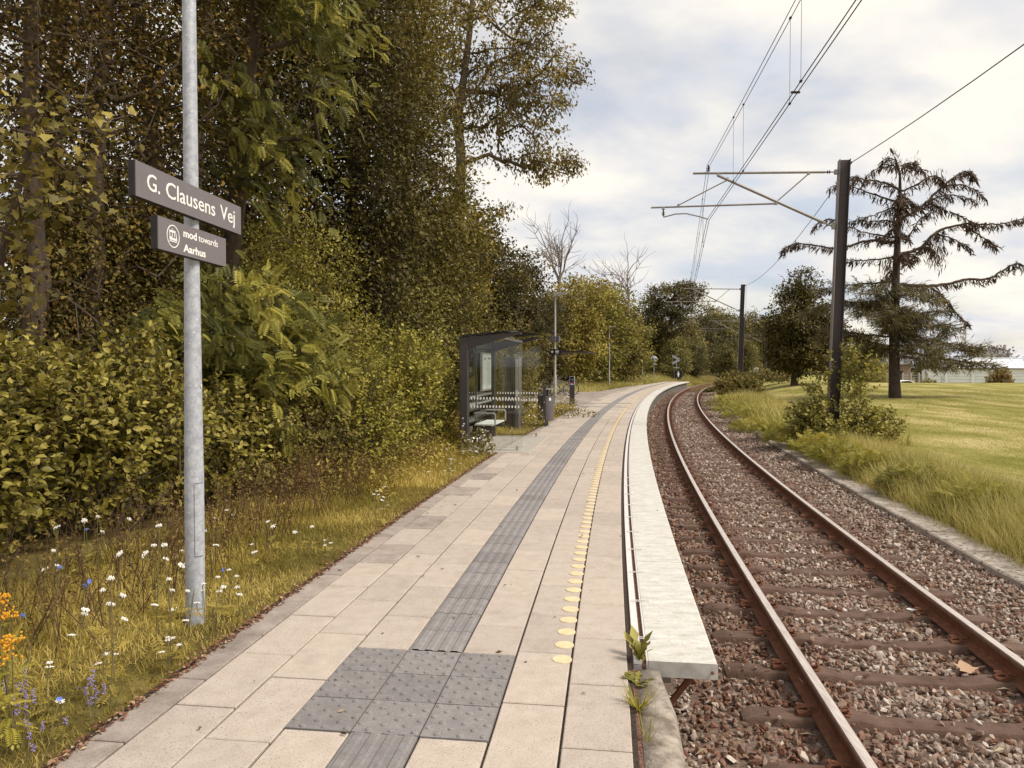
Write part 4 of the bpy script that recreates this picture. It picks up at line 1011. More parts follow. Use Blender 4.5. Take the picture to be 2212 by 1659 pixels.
# ================================================================== OVERHEAD LINE
MASTS = [(4.25, -10.6), (8.33, 19.3), (14.85, 48.6), (25.9, 83.8), (41.5, 121.6)]
def build_mast(i, label):
    x, y = MASTS[i]; s, o = so_of(np.array([x]), np.array([y])); t = TH(float(s[0]))
    root = thing('overhead_line_mast', label, 'mast', (x, y, Z_R - .05), PI - t, group='overhead line masts along the track')
    # local +x points to the track; the mast rakes back from it
    Hm = 7.47; rk = -.25
    mb = MB()
    def beam(cx_, sx, sy, m):
        b = []
        for z, k in ((-.3, 0), (Hm, 1)):
            for dx, dy in ((-sx / 2, -sy / 2), (sx / 2, -sy / 2), (sx / 2, sy / 2), (-sx / 2, sy / 2)): b.append((cx_ + dx + rk * (z / Hm if z > 0 else 0), dy, z))
        mb.mi = m; mb.add(b, [(3, 2, 1, 0), (4, 5, 6, 7), (0, 1, 5, 4), (1, 2, 6, 5), (2, 3, 7, 6), (3, 0, 4, 7)])
    beam(0, .236, .012, 0); beam(.125, .016, .24, 1); beam(-.125, .016, .24, 0)
    post = mb.build('post', [M['mast'], M['mast_lit']], root)
    mb = MB(); xx = .13 + rk * .3
    for k in range(6): mb.box((.1345 + rk * (2.3 - k * .06) / Hm, -.05 + .0 * k, 2.3 - k * .075), (.002, .055, .05))
    mb.build('number_plate', M['black'], post)
    A = MB(); B = MB(); Cc = MB()
    zb = 0.51                                          # world height minus root height
    def pt(dx, z, y=0.0): return (dx, y, EYE + (z - EYE) * (1 + max(0, dx) * .0072) + zb)
    x_top, x_bot = .13 + rk * .95, .13 + rk * .76
    A.tube([pt(x_top + .33, 6.66), pt(3.55, 6.66)], .030, 10)
    A.tube([pt(x_bot + .30, 5.36), pt(2.90, 6.60)], .036, 10)
    A.tube([pt(1.42, 5.86), pt(4.65, 5.78)], .024, 10)
    A.tube([pt(.62, 6.62), pt(1.42, 5.90)], .016, 8)
    A.tube([pt(2.66, 6.48), pt(3.92, 5.84)], .016, 8)
    arm = A.build('cantilever', M['arm'], root, smooth=True)
    A = MB(); A.tube([pt(4.32, 5.53), pt(4.0, 5.61), pt(3.72, 5.62), pt(3.4, 5.545), pt(3.15, 5.47)], .017, 8)
    A.build('registration_arm', M['arm'], arm, smooth=True)
    for dx, z in ((2.90, 6.62), (.62, 6.64), (3.15 + .0, 6.68), (1.42, 5.87), (2.66, 6.5), (3.92, 5.83), (4.32, 5.76)):
        B.bbox(pt(dx, z), (.07, .06, .09), .01)
    B.bbox(pt(x_top + .05, 6.66), (.10, .10, .12), .01); B.bbox(pt(x_bot + .05, 5.26), (.10, .10, .14), .01)
    B.tube([pt(x_top + .1, 6.66), pt(x_top + .36, 6.66)], .016, 8); B.tube([pt(x_bot + .1, 5.27), pt(x_bot + .32, 5.37)], .022, 8); B.build('fittings', M['galv_dull'], arm)
    def ins(nm, c, ax):
        mb = MB(); Rm = Matrix.Identity(3) if ax == 'Z' else Matrix.Rotation(PI / 2, 3, 'Y')
        mb.lathe([(.014, -.09), (.02, -.06), (.055, -.05), (.02, -.035), (.02, -.01), (.055, 0), (.02, .015), (.02, .05), (.014, .09)], 14, c, M=Rm, cap=True); mb.build(nm, M['insul'], arm, smooth=True)
    ins('insulator', pt(x_top + .26, 6.66), 'X'); ins('insulator', pt(3.15, 6.79), 'Z'); ins('insulator', pt(4.32, 5.64), 'Z')
    mb = MB(); mb.lathe([(.03, 0), (.03, .05)], 8, (-.15 + rk, 0, Hm - .1)); mb.tube([(-.13 + rk, 0, Hm - .06), (-.19 + rk, 0, Hm - .06)], .012, 6); mb.build('wire_clip', M['insul'], root)
LB = [None, 'tall near dark steel mast rising from the leafy shrub by the lawn', 'second dark steel mast along the track above a round bush', 'third dark mast just behind the second one at the bend', 'far slim dark mast half hidden by the dark round tree']
for i in range(1, 5): build_mast(i, LB[i])

def mast_pt(i, dx, z):
    x, y = MASTS[i]; s, o = so_of(np.array([x]), np.array([y])); t = TH(float(s[0])); return Vector((x - math.cos(t) * dx, y + math.sin(t) * dx, z))
def build_wires():
    sup = [mast_pt(i, 3.15 if i else 2.95, 5.54) for i in range(5)]; mes = [mast_pt(i, 3.15 if i else 2.95, 6.98) for i in range(5)]
    root = thing('overhead_line', 'pairs of thin dark overhead wires with droppers above the track', 'overhead line')
    def span(a, b, sag, n=14): return [a.lerp(b, k / n) - Vector((0, 0, 4 * sag * (k / n) * (1 - k / n))) for k in range(n + 1)]
    for name, S, sag, d in (('contact_wire', sup, .0, .03), ('messenger_wire', mes, .22, .035)):
        for sg in (-1, 1):
            pts = []
            for i in range(4):
                seg = span(S[i], S[i + 1], sag)
                dirv = (S[i + 1] - S[i]).normalized(); off = Vector((dirv.y, -dirv.x, 0)) * d * sg
                pts += [q + off for q in (seg if i == 3 else seg[:-1])]
            mb = MB(); mb.tube(pts, .0075 if name[0] == 'c' else .0065, 6); mb.build(name, M['wire'], root)
    def drop(i, f, name='dropper'):
        a = sup[i].lerp(sup[i + 1], f); b = mes[i].lerp(mes[i + 1], f) - Vector((0, 0, 4 * .22 * f * (1 - f)))
        dv = (sup[i + 1] - sup[i]).normalized(); off = Vector((dv.y, -dv.x, 0)) * .03 * (1 if int(f * 100) % 2 else -1)
        mb = MB(); mb.tube([a + off, b + off], .0032, 5); mb.bbox(a + off, (.03, .05, .03), .004); mb.bbox(b + off, (.03, .05, .03), .004); mb.build(name, M['wire'], root)
    y0, y1 = MASTS[0][1], MASTS[1][1]
    for Y in (9.77, 10.64, 14.4, 15.2, 4.5, 5.4): drop(0, (Y - y0) / (y1 - y0))
    for i in (1, 2, 3):
        for f in (.12, .15, .31, .34, .50, .53, .69, .72, .87, .90): drop(i, f)
    mb = MB(); q = sup[0].lerp(sup[1], .695); mb.bbox(q, (.13, .03, .03), .005, rz=0); mb.build('line_clamp', M['wire'], root)
    # earth wire along the mast heads
    hp = [mast_pt(i, -.45, Z_R + 7.36) for i in range(5)]; pts = []
    for i in range(4): pts += span(hp[i], hp[i + 1], .55)[: None if i == 3 else -1]
    mb = MB(); mb.tube(pts, .010, 6); o = mb.build('earth_wire', M['wire'], None); tag(o, 'single dark wire sagging between the mast tops', 'wire')
build_wires()
# ================================================================== VEGETATION
UP = np.array([0, 0, 1.0])
def nrm(v): return v / np.maximum(np.linalg.norm(v, axis=-1, keepdims=True), 1e-9)
T_DIA = (np.array([(0, 0, 0), (.30, .45, .09), (0, 1, -.06), (-.30, .45, .09)], float), [np.array([(0, 1, 2, 3)])])
T_OVAL = (np.array([(0, 0, 0), (.25, .28, .06), (.29, .58, .05), (0, 1, -.12), (-.29, .58, .05), (-.25, .28, .06), (0, .3, 0), (0, .62, -.03)], float),
          [np.array([(0, 1, 6, 0)])[:, :3], np.array([(6, 1, 2, 7), (5, 6, 7, 4)]), np.array([(0, 6, 5), (7, 2, 3), (4, 7, 3)])])
T_BLADE = (np.array([(-.5, 0, 0), (.5, 0, 0), (.36, .5, .10), (-.36, .5, .10), (0, 1, .36)], float), [np.array([(0, 1, 2, 3)]), np.array([(3, 2, 4)])])
def _lobed():
    pts = [(0, 0), (.14, .05), (.46, .02), (.36, .22), (.62, .52), (.34, .52), (.26, .70), (.0, 1.05)]
    out = pts + [(-x, y) for x, y in pts[1:-1][::-1]]
    V = np.array([(0, .38, .0)] + [(x, y, .10 * abs(x) - .10 * y * y) for x, y in out]); n = len(out)
    return (V, [np.array([(0, 1 + i, 1 + (i + 1) % n) for i in range(n)])])
T_MAPLE = _lobed()
def _frond(n=8, w=.17, l=.30):
    V = [(0, 0, 0), (.012, .5, .05), (0, 1, -.12), (-.012, .5, .05)]; Q = [(0, 1, 2, 3)]
    for i in range(n):
        y = .14 + .80 * i / n; z = .05 * math.sin(PI * y) - .12 * y * y; s = l * (1 - .45 * abs(y - .45))
        for sg in (-1, 1):
            b = len(V); V += [(0, y, z), (sg * s * .5, y + .10 - w * .35, z - .01), (sg * s, y + .10, z - .05), (sg * s * .5, y + .10 + w * .28, z - .01)]
            Q.append((b, b + 1, b + 2, b + 3))
    b = len(V); V += [(0, .94, -.1), (.08, 1.06, -.13), (0, 1.2, -.17), (-.08, 1.06, -.13)]; Q.append((b, b + 1, b + 2, b + 3))
    return (np.array(V, float), [np.array(Q)])
T_FROND = _frond(8, .17, .30)
T_FROND_S = _frond(5, .22, .34)

def leaf_arrays(pos, axis, nv, size, tmpl, width=1.0):
    axis = nrm(axis); side = nrm(np.cross(axis, nv)); n2 = np.cross(side, axis)
    V0, F0 = tmpl; n = len(pos); k = len(V0)
    size = np.broadcast_to(size, (n,))[:, None, None]
    V = pos[:, None] + size * (V0[None, :, 0:1] * width * side[:, None] + V0[None, :, 1:2] * axis[:, None] + V0[None, :, 2:3] * n2[:, None])
    F = [(np.arange(n)[:, None, None] * k + f[None]).reshape(-1, f.shape[1]) for f in F0]
    return V.reshape(-1, 3), F, k
class Leaves:
    def __init__(s): s.V = []; s.F = {}; s.T = []; s.n = 0
    def add(s, pos, axis, nv, size, tmpl, tint, width=1.0, mi=0):
        if len(pos) == 0: return
        V, F, k = leaf_arrays(pos, axis, nv, size, tmpl, width)
        for f in F: s.F.setdefault((f.shape[1], mi), []).append(f + s.n)
        s.V.append(V); s.T.append(np.repeat(np.broadcast_to(tint, (len(pos),)), k)); s.n += len(V)
    def raw(s, V, F, tint, mi=0):
        s.F.setdefault((F.shape[1], mi), []).append(F + s.n); s.V.append(V); s.T.append(np.broadcast_to(tint, (len(V),))); s.n += len(V)
    def build(s, name, mats, parent=None, smooth=False):
        ks = sorted(s.F); return np_mesh(name, np.concatenate(s.V), [np.concatenate(s.F[k]) for k in ks], mats, parent, tint=np.concatenate(s.T), smooth=smooth, mi=[k[1] for k in ks])

def in_blobs(r, blobs, n, shell=.45):
    """points in a union of ellipsoids (cx,cy,cz,rx,ry,rz,weight), thicker towards their skins"""
    w = np.array([b[6] if len(b) > 6 else b[3] * b[4] * b[5] for b in blobs], float); w /= w.sum()
    out = []
    for b, m in zip(blobs, r.multinomial(n, w)):
        d = nrm(r.randn(m, 3)); rad = r.rand(m) ** shell
        out.append(np.array(b[:3]) + d * rad[:, None] * np.array(b[3:6]))
    return np.concatenate(out)

def grow(r, trunk, centers, step=.45, wob=.12, rise=.5):
    """limbs from the trunk to every leaf cluster; returns nodes, parent index, how many clusters hang on each node"""
    pts = [np.array(trunk[0], float)]; par = [-1]
    for a, b in zip(trunk[:-1], trunk[1:]):
        a, b = np.array(a, float), np.array(b, float); k = max(1, int(np.linalg.norm(b - a) / step))
        for i in range(1, k + 1): pts.append(a + (b - a) * i / k + r.randn(3) * wob * .15); par.append(len(pts) - 2)
    nt = len(pts)
    tr = np.array(pts); d = np.array([np.min(np.linalg.norm(tr - c, axis=1)) for c in centers]); order = np.argsort(d)
    ends = []; buf = np.zeros((nt + len(centers) * 40, 3)); buf[:nt] = tr; n = nt; par = par + [0] * (len(buf) - nt)
    zmin = tr[:, 2].min() + .18 * (tr[:, 2].max() - tr[:, 2].min())
    for ci in order:
        c = centers[ci]; v = c - buf[:n]; dist = np.linalg.norm(v, axis=1)
        cost = dist + rise * np.maximum(0, .25 * dist - v[:, 2]) + np.where(buf[:n, 2] < min(zmin, c[2] - .3), 6.0, 0)
        j = int(np.argmin(cost)); a = buf[j]; k = max(1, min(36, int(dist[j] / step)))
        back = buf[par[j]] if par[j] >= 0 else a - UP * .3
        dirv = nrm(a - back); L = dist[j]; mid = a + dirv * L * .12 + (c - a) * .42 + UP * L * .05 + r.randn(3) * wob * L * .3
        last = j
        for i in range(1, k + 1):
            t = i / k; q = (1 - t) ** 2 * a + 2 * t * (1 - t) * mid + t * t * c + (r.randn(3) * wob * .3 if i < k else 0)
            if n >= len(buf): break
            buf[n] = q; par[n] = last; last = n; n += 1
        ends.append(last)
    pts = buf[:n]; par = np.array(par[:n]); cnt = np.zeros(n)
    for e in ends: cnt[e] += 1
    for i in range(n - 1, 0, -1): cnt[par[i]] += cnt[i]
    return pts, par, cnt, np.array(ends), order

def limb_mesh(pts, par, cnt, r0, rmin, name, m, parent, k=6, power=.5, base_flare=1.25):
    tot = max(cnt[0], 1); rad = np.maximum(rmin, r0 * (np.maximum(cnt, 1) / tot) ** power)
    i = np.arange(1, len(pts)); a, b = pts[par[i]], pts[i]; ra = np.minimum(rad[par[i]], rad[i] * 1.25); rb = rad[i]
    ra = np.where(par[i] == 0, rad[i] * base_flare, ra)
    d = nrm(b - a); ref = np.where(np.abs(d[:, 2:3]) < .9, UP[None], np.array([[1., 0, 0]])); u = nrm(np.cross(d, ref)); w = np.cross(d, u)
    an = 2 * PI * np.arange(k) / k; cs = np.cos(an)[None, :, None]; sn = np.sin(an)[None, :, None]
    circ = u[:, None] * cs + w[:, None] * sn
    b2 = b + d * rb[:, None] * .3
    V = np.concatenate([a[:, None] + circ * ra[:, None, None], b2[:, None] + circ * rb[:, None, None]], 1)
    n = len(i); j = np.arange(k); q = np.stack([j, (j + 1) % k, k + (j + 1) % k, k + j], -1)
    F = (np.arange(n)[:, None, None] * 2 * k + q[None]).reshape(-1, 4)
    return np_mesh(name, V.reshape(-1, 3), [F], m, parent, smooth=True), rad

def crown_leaves(r, L, centers, per, rc, size, tmpl, droop=.15, tilt=.8, flat=.6, hang=False, mi=0, tint_c=.27, tint_l=.10, base=.5, center0=None, width=1.0):
    n = len(centers); m = r.poisson(per, n); cid = np.repeat(np.arange(n), m); N = len(cid)
    off = r.randn(N, 3) * rc * np.array([1, 1, flat]); pos = centers[cid] + off
    c0 = centers.mean(0) if center0 is None else center0
    out = pos - c0; out[:, 2] *= .3; out = nrm(out)
    ax = nrm(out * .6 + r.randn(N, 3) * .7 + np.array([0, 0, -droop * 2]))
    if hang: ax = nrm(out * .45 + r.randn(N, 3) * .35 + np.array([0, 0, -.9]))
    nv = nrm(UP * (1 - .3 * droop) + r.randn(N, 3) * tilt * .6 + out * .35)
    ct = r.randn(n) * tint_c
    t = np.clip(base + ct[cid] + r.randn(N) * tint_l, 0, 1)
    L.add(pos, ax, nv, size * r.uniform(.65, 1.25, N), tmpl, t, mi=mi, width=width)

def make_tree(name, label, cat, seed, blobs, trunk, n_cl, per, rc, lsize, leaf_m, bark_m, r0, rmin=.012, tmpl=T_DIA, flat=.6, shell=.4, group=None, hang=False, step=.5, wob=.14, rise=.5, droop=.15, base=.5, loc=(0, 0, 0), crown='crown', trunkname='trunk', tint_c=.28, keep=None, power=.5, width=1.0):
    r = np.random.RandomState(seed); root = thing(name, label, cat, loc, 0, group)
    C = in_blobs(r, blobs, n_cl, shell)
    if keep is not None: C = C[keep(C)]
    pts, par, cnt, ends, order = grow(r, trunk, C, step, wob, rise)
    limb_mesh(pts, par, cnt, r0, rmin, trunkname, bark_m, root, power=power)
    L = Leaves(); crown_leaves(r, L, C, per, rc, lsize, tmpl, flat=flat, hang=hang, droop=droop, base=base, tint_c=tint_c, width=width)
    L.build(crown, leaf_m, root)
    return root
def place(o, x, y, rz=0, sc=1.0, label=None, z=None, szz=None):
    o.location = (x, y, gz(x, y) - .05 if z is None else z); o.rotation_euler = (0, 0, rz); o.scale = (sc, sc, sc * (szz or 1))
    if label: o['label'] = label
    return o

LM = {}
LM['hedge'] = leafmat('broad hedge leaf', (.075, .063, .010), (.215, .178, .026), (.44, .36, .085), .25, .5, .1)
LM['robinia'] = leafmat('pinnate leaf', (.075, .076, .017), (.185, .177, .038), (.43, .37, .07), .3, .55, .12)
LM['brown'] = leafmat('bronzed small leaf', (.050, .036, .009), (.125, .085, .019), (.28, .175, .036), .3, .6, .35)
LM['dark'] = leafmat('dark woodland leaf', (.038, .032, .008), (.108, .085, .019), (.25, .19, .045), .25, .55, .40)
LM['olive'] = leafmat('olive woodland leaf', (.066, .054, .012), (.19, .152, .032), (.37, .288, .068), .28, .55, .40)
LM['gold'] = leafmat('yellowing leaf', (.11, .085, .015), (.27, .20, .032), (.50, .36, .06), .32, .55, .2)
LM['ash'] = leafmat('ash leaf', (.085, .064, .017), (.215, .165, .043), (.42, .31, .09), .3, .55, .1)
LM['far'] = leafmat('distant foliage', (.075, .063, .021), (.185, .152, .047), (.34, .27, .088), .25, .6, .45)
LM['lush'] = leafmat('fresh verge leaf', (.13, .125, .016), (.30, .265, .038), (.56, .46, .085), .32, .5, .2)
LM['alder'] = leafmat('alder leaf', (.055, .055, .010), (.18, .165, .030), (.40, .34, .075), .28, .5, .1)
LM['straw'] = leafmat('dry grass', (.22, .20, .045), (.44, .37, .10), (.70, .58, .23), .35, .7, .1)
LM['grass'] = leafmat('verge grass', (.17, .140, .022), (.39, .295, .055), (.68, .52, .15), .35, .6, .1)
LM['lawn'] = leafmat('mown grass blade', (.15, .135, .035), (.25, .215, .07), (.38, .31, .13), .3, .6, .1)
LM['needle'] = leafmat('spruce needle', (.045, .036, .017), (.115, .092, .043), (.25, .205, .085), .12, .7, .05)
LM['brownneedle'] = leafmat('dry hanging spruce twig', (.042, .026, .016), (.09, .055, .036), (.17, .11, .065), .08, .75, .05)
M['umbel'] = mat('white flower', (.78, .74, .66), (.88, .85, .78), 60, .8); M['chicory'] = mat('blue flower', (.16, .25, .72), None, rough=.7)
M['violet'] = mat('violet flower', (.20, .15, .36), (.32, .26, .46), 80, .8); M['tansy'] = mat('orange-yellow button flower', (.62, .28, .015), (.75, .38, .03), 60, .75)

# ------------------------------------------------------------------ near hedge with big oval leaves
def build_hedge():
    def shrub(name, label, cat, seed, blobs, n_st, lsize, leaf_m, loc, per_shoot, n_shoots, base=.5, up=.55, tmpl=T_OVAL, group=None, lw=1.0):
        r = np.random.RandomState(seed); root = thing(name, label, cat, loc, 0, group)
        C = in_blobs(r, blobs, n_shoots, .38); C = C[C[:, 2] > .08]
        n = len(C); b0 = np.array([np.mean([b[0] for b in blobs]), np.mean([b[1] for b in blobs]), -.1])
        # each shoot climbs a little and carries leaves alternately
        L = Leaves(); out = C - (b0 + np.array([0, 0, .9])); out[:, 2] *= .4; out = nrm(out)
        d = nrm(out * .55 + UP * up + r.randn(n, 3) * .3); ln = r.uniform(.16, .42, n)
        ct = r.randn(n) * .17; st = MB()
        k = per_shoot; t = (np.arange(k) + .5) / k
        pos = (C[:, None] + d[:, None] * (ln[:, None] * t[None])[..., None]).reshape(-1, 3)
        ang = (np.arange(k) * 2.4)[None] + r.uniform(0, 6.28, n)[:, None]
        u = nrm(np.cross(d, UP + r.randn(n, 3) * .1)); w = np.cross(d, u)
        la = (u[:, None] * np.cos(ang)[..., None] + w[:, None] * np.sin(ang)[..., None]) * .9 + d[:, None] * .5 + out[:, None] * .35
        la = la.reshape(-1, 3) + r.randn(n * k, 3) * .2; la[:, 2] -= .12
        nv = nrm(UP[None] * .8 + np.repeat(out, k, 0) * .5 + r.randn(n * k, 3) * .35)
        tint = np.clip(base + np.repeat(ct, k) + r.randn(n * k) * .14 + np.tile(t - .5, n) * .2, 0, 1)
        L.add(pos, la, nv, lsize * r.uniform(.6, 1.2, n * k), tmpl, tint, width=lw)
        L.build('foliage', leaf_m, root)
        for i in range(n):
            if r.rand() < .6: st.tube([C[i] - d[i] * .1, C[i] + d[i] * ln[i]], [.005, .002], 4, cap=False)
        for i in range(n_st):
            q = C[r.randint(n)]; b = np.array([b0[0] + r.uniform(-1, 1) * .6 * max(bb[3] for bb in blobs), b0[1] + r.uniform(-1, 1) * .6 * max(bb[4] for bb in blobs), -.1]); m_ = (b + q) / 2 + r.randn(3) * .15
            st.tube([b, m_, q], [.014, .010, .005], 5, cap=False)
        st.build('stem', M['bark'], root)
        return root
    G = 'broad-leaved hedge shrubs behind the name sign'
    shrub('broadleaf_shrub', 'big-leaved yellow-green shrub at the left edge behind the wild flowers', 'shrub', 1, [(0, 0, .85, 1.1, 1.15, .95), (-.2, .4, 1.25, .8, .9, .62), (.1, -.5, .6, .9, .9, .65)], 26, .088, LM['hedge'], (-4.95, 6.6, 0), 8, 1350, group=G)
    shrub('broadleaf_shrub', 'big-leaved yellow-green shrub with tall shoots just left of the pole', 'shrub', 2, [(0, 0, .85, .95, 1.15, .92), (.15, .3, 1.35, .5, .6, .6), (-.3, -.4, 1.15, .7, .7, .6)], 26, .086, LM['hedge'], (-4.35, 7.75, 0), 8, 1200, group=G)
    shrub('broadleaf_shrub', 'lower big-leaved shrub showing just right of the pole', 'shrub', 3, [(0, 0, .6, .75, .9, .66), (.1, .5, .75, .6, .7, .6)], 20, .08, LM['hedge'], (-3.75, 8.9, 0), 8, 750, group=G)
    shrub('broadleaf_shrub', 'big-leaved shrub at the left border behind the first one', 'shrub', 4, [(0, 0, .95, 1.2, 1.3, 1.05)], 20, .09, LM['hedge'], (-6.7, 8.6, 0), 7, 500, group=G, base=.42)
    # yellowish bush at the foot of the pinnate shrub, and more scrub on to the shelter
    G2 = 'small-leaved bushes along the verge before the shelter'
    shrub('privet_bush', 'rounded yellow-green bush right of the drooping pinnate shrub', 'bush', 5, [(0, 0, .8, .75, .9, .95), (.1, -.3, 1.3, .45, .5, .6), (.35, -.5, .45, .6, .6, .5)], 22, .062, LM['lush'], (px(760, 11.6), 11.6, 0), 8, 1100, base=.46, group=G2)
    shrub('privet_bush', 'dull olive scrubby bush in the middle of the bank before the shelter', 'bush', 6, [(0, 0, .8, 1.0, 1.1, .95), (.3, .2, 1.5, .7, .8, .7)], 20, .075, LM['lush'], (px(835, 13.2), 13.2, 0), 8, 1100, base=.40, group=G2)
    shrub('privet_bush', 'brownish scrub touching the back of the glass shelter', 'bush', 7, [(0, 0, .8, .9, 1.2, .95), (-.3, .6, 1.5, .8, .9, .8)], 20, .075, LM['lush'], (px(905, 15.8), 15.8, 0), 8, 900, base=.24, group=G2)
    shrub('privet_bush', 'dark scrub low between the pole and the drooping shrub', 'bush', 8, [(0, 0, .55, 1.1, 1.0, .7)], 18, .065, LM['dark'], (px(590, 10.2), 10.2, 0), 8, 600, base=.5, group=G2)
    shrub('privet_bush', 'small leafy bush behind the glass of the shelter', 'bush', 9, [(0, 0, .8, 1.0, 1.4, 1.0), (.1, .2, 1.6, .8, 1.1, .8)], 20, .07, LM['olive'], (px(1030, 20.5), 20.5, 0), 8, 900, base=.45, group=G2)
    shrub('privet_bush', 'leafy green bush hanging over the dark info pillar', 'bush', 10, [(0, 0, 1.0, 1.0, 1.3, 1.2), (.2, -.2, 2.0, .8, 1.0, .8)], 20, .08, LM['olive'], (px(1098, 24.0), 24.0, 0), 8, 900, base=.5, group=G2)
    return shrub
SHRUB = build_hedge()

# ------------------------------------------------------------------ drooping pinnate shrub and the taller pinnate tree behind it
def pinnate(name, label, cat, seed, blobs, n, fsize, leaf_m, loc, trunk, r0, dirbias, base=.5, per=9, rc=.28):
    r = np.random.RandomState(seed); root = thing(name, label, cat, loc)
    C = in_blobs(r, blobs, n, .4); pts, par, cnt, ends, order = grow(r, trunk, C, .4, .12, .5)
    limb_mesh(pts, par, cnt, r0, .006, 'trunk', M['bark'], root)
    L = Leaves(); n = len(C); m = r.poisson(per, n); cid = np.repeat(np.arange(n), m); N = len(cid)
    along = r.uniform(-1, 1, N); bd = nrm(np.array(dirbias)[None] + r.randn(n, 3) * .30)
    pos = C[cid] + bd[cid] * (along * rc * 2.0)[:, None] + r.randn(N, 3) * rc * .38 * np.array([1, 1, .55]); pos[:, 2] -= .35 * rc * np.maximum(along, 0) ** 2
    ax = nrm(bd[cid] + r.randn(N, 3) * .48); nv = nrm(UP * .8 + r.randn(N, 3) * .35 + np.array(dirbias) * .3)
    ct = r.randn(n) * .27
    L.add(pos, ax, nv, fsize * r.uniform(.7, 1.25, N), T_FROND, np.clip(base + ct[cid] + .20 * along + r.randn(N) * .10, 0, 1))
    L.build('crown', leaf_m, root); return root
pinnate('robinia_shrub', 'feathery drooping shrub with pinnate leaves behind the pole', 'shrub', 21, [(0, 0, 1.75, 1.45, 1.3, 1.15), (-.9, .2, 1.3, 1.2, 1.2, 1.1), (.75, -.3, 1.1, .7, .9, .8), (.3, 0, 2.55, .9, .8, .6)], 260, .22, LM['robinia'], (px(520, 10.6), 10.7, 0), [(-.2, .5, -.1), (-.1, .4, 1.2), (0, .2, 2.4)], .06, (.62, -.25, -.42), base=.5, per=17, rc=.25)
pinnate('robinia_tree', 'tall pinnate-leaved tree with bright hanging sprays right of the pole top', 'tree', 22, [(.1, 0, 5.5, .8, .9, .5), (.75, -.1, 7.5, .75, .9, .9), (-.7, .2, 6.4, .8, .8, .5), (-.2, .3, 9.0, 1.2, 1.2, 1.0), (.25, -.2, 4.75, .7, .7, .22), (.95, 0, 6.2, .5, .5, .3)], 110, .25, LM['robinia'], (px(570, 12.2), 12.4, 0), [(-1.3, .9, -.1), (-.95, .6, 2.5), (-.5, .3, 5.5), (-.1, .1, 8.2), (0, 0, 10)], .15, (.55, -.2, -.62), base=.5, per=22, rc=.36)

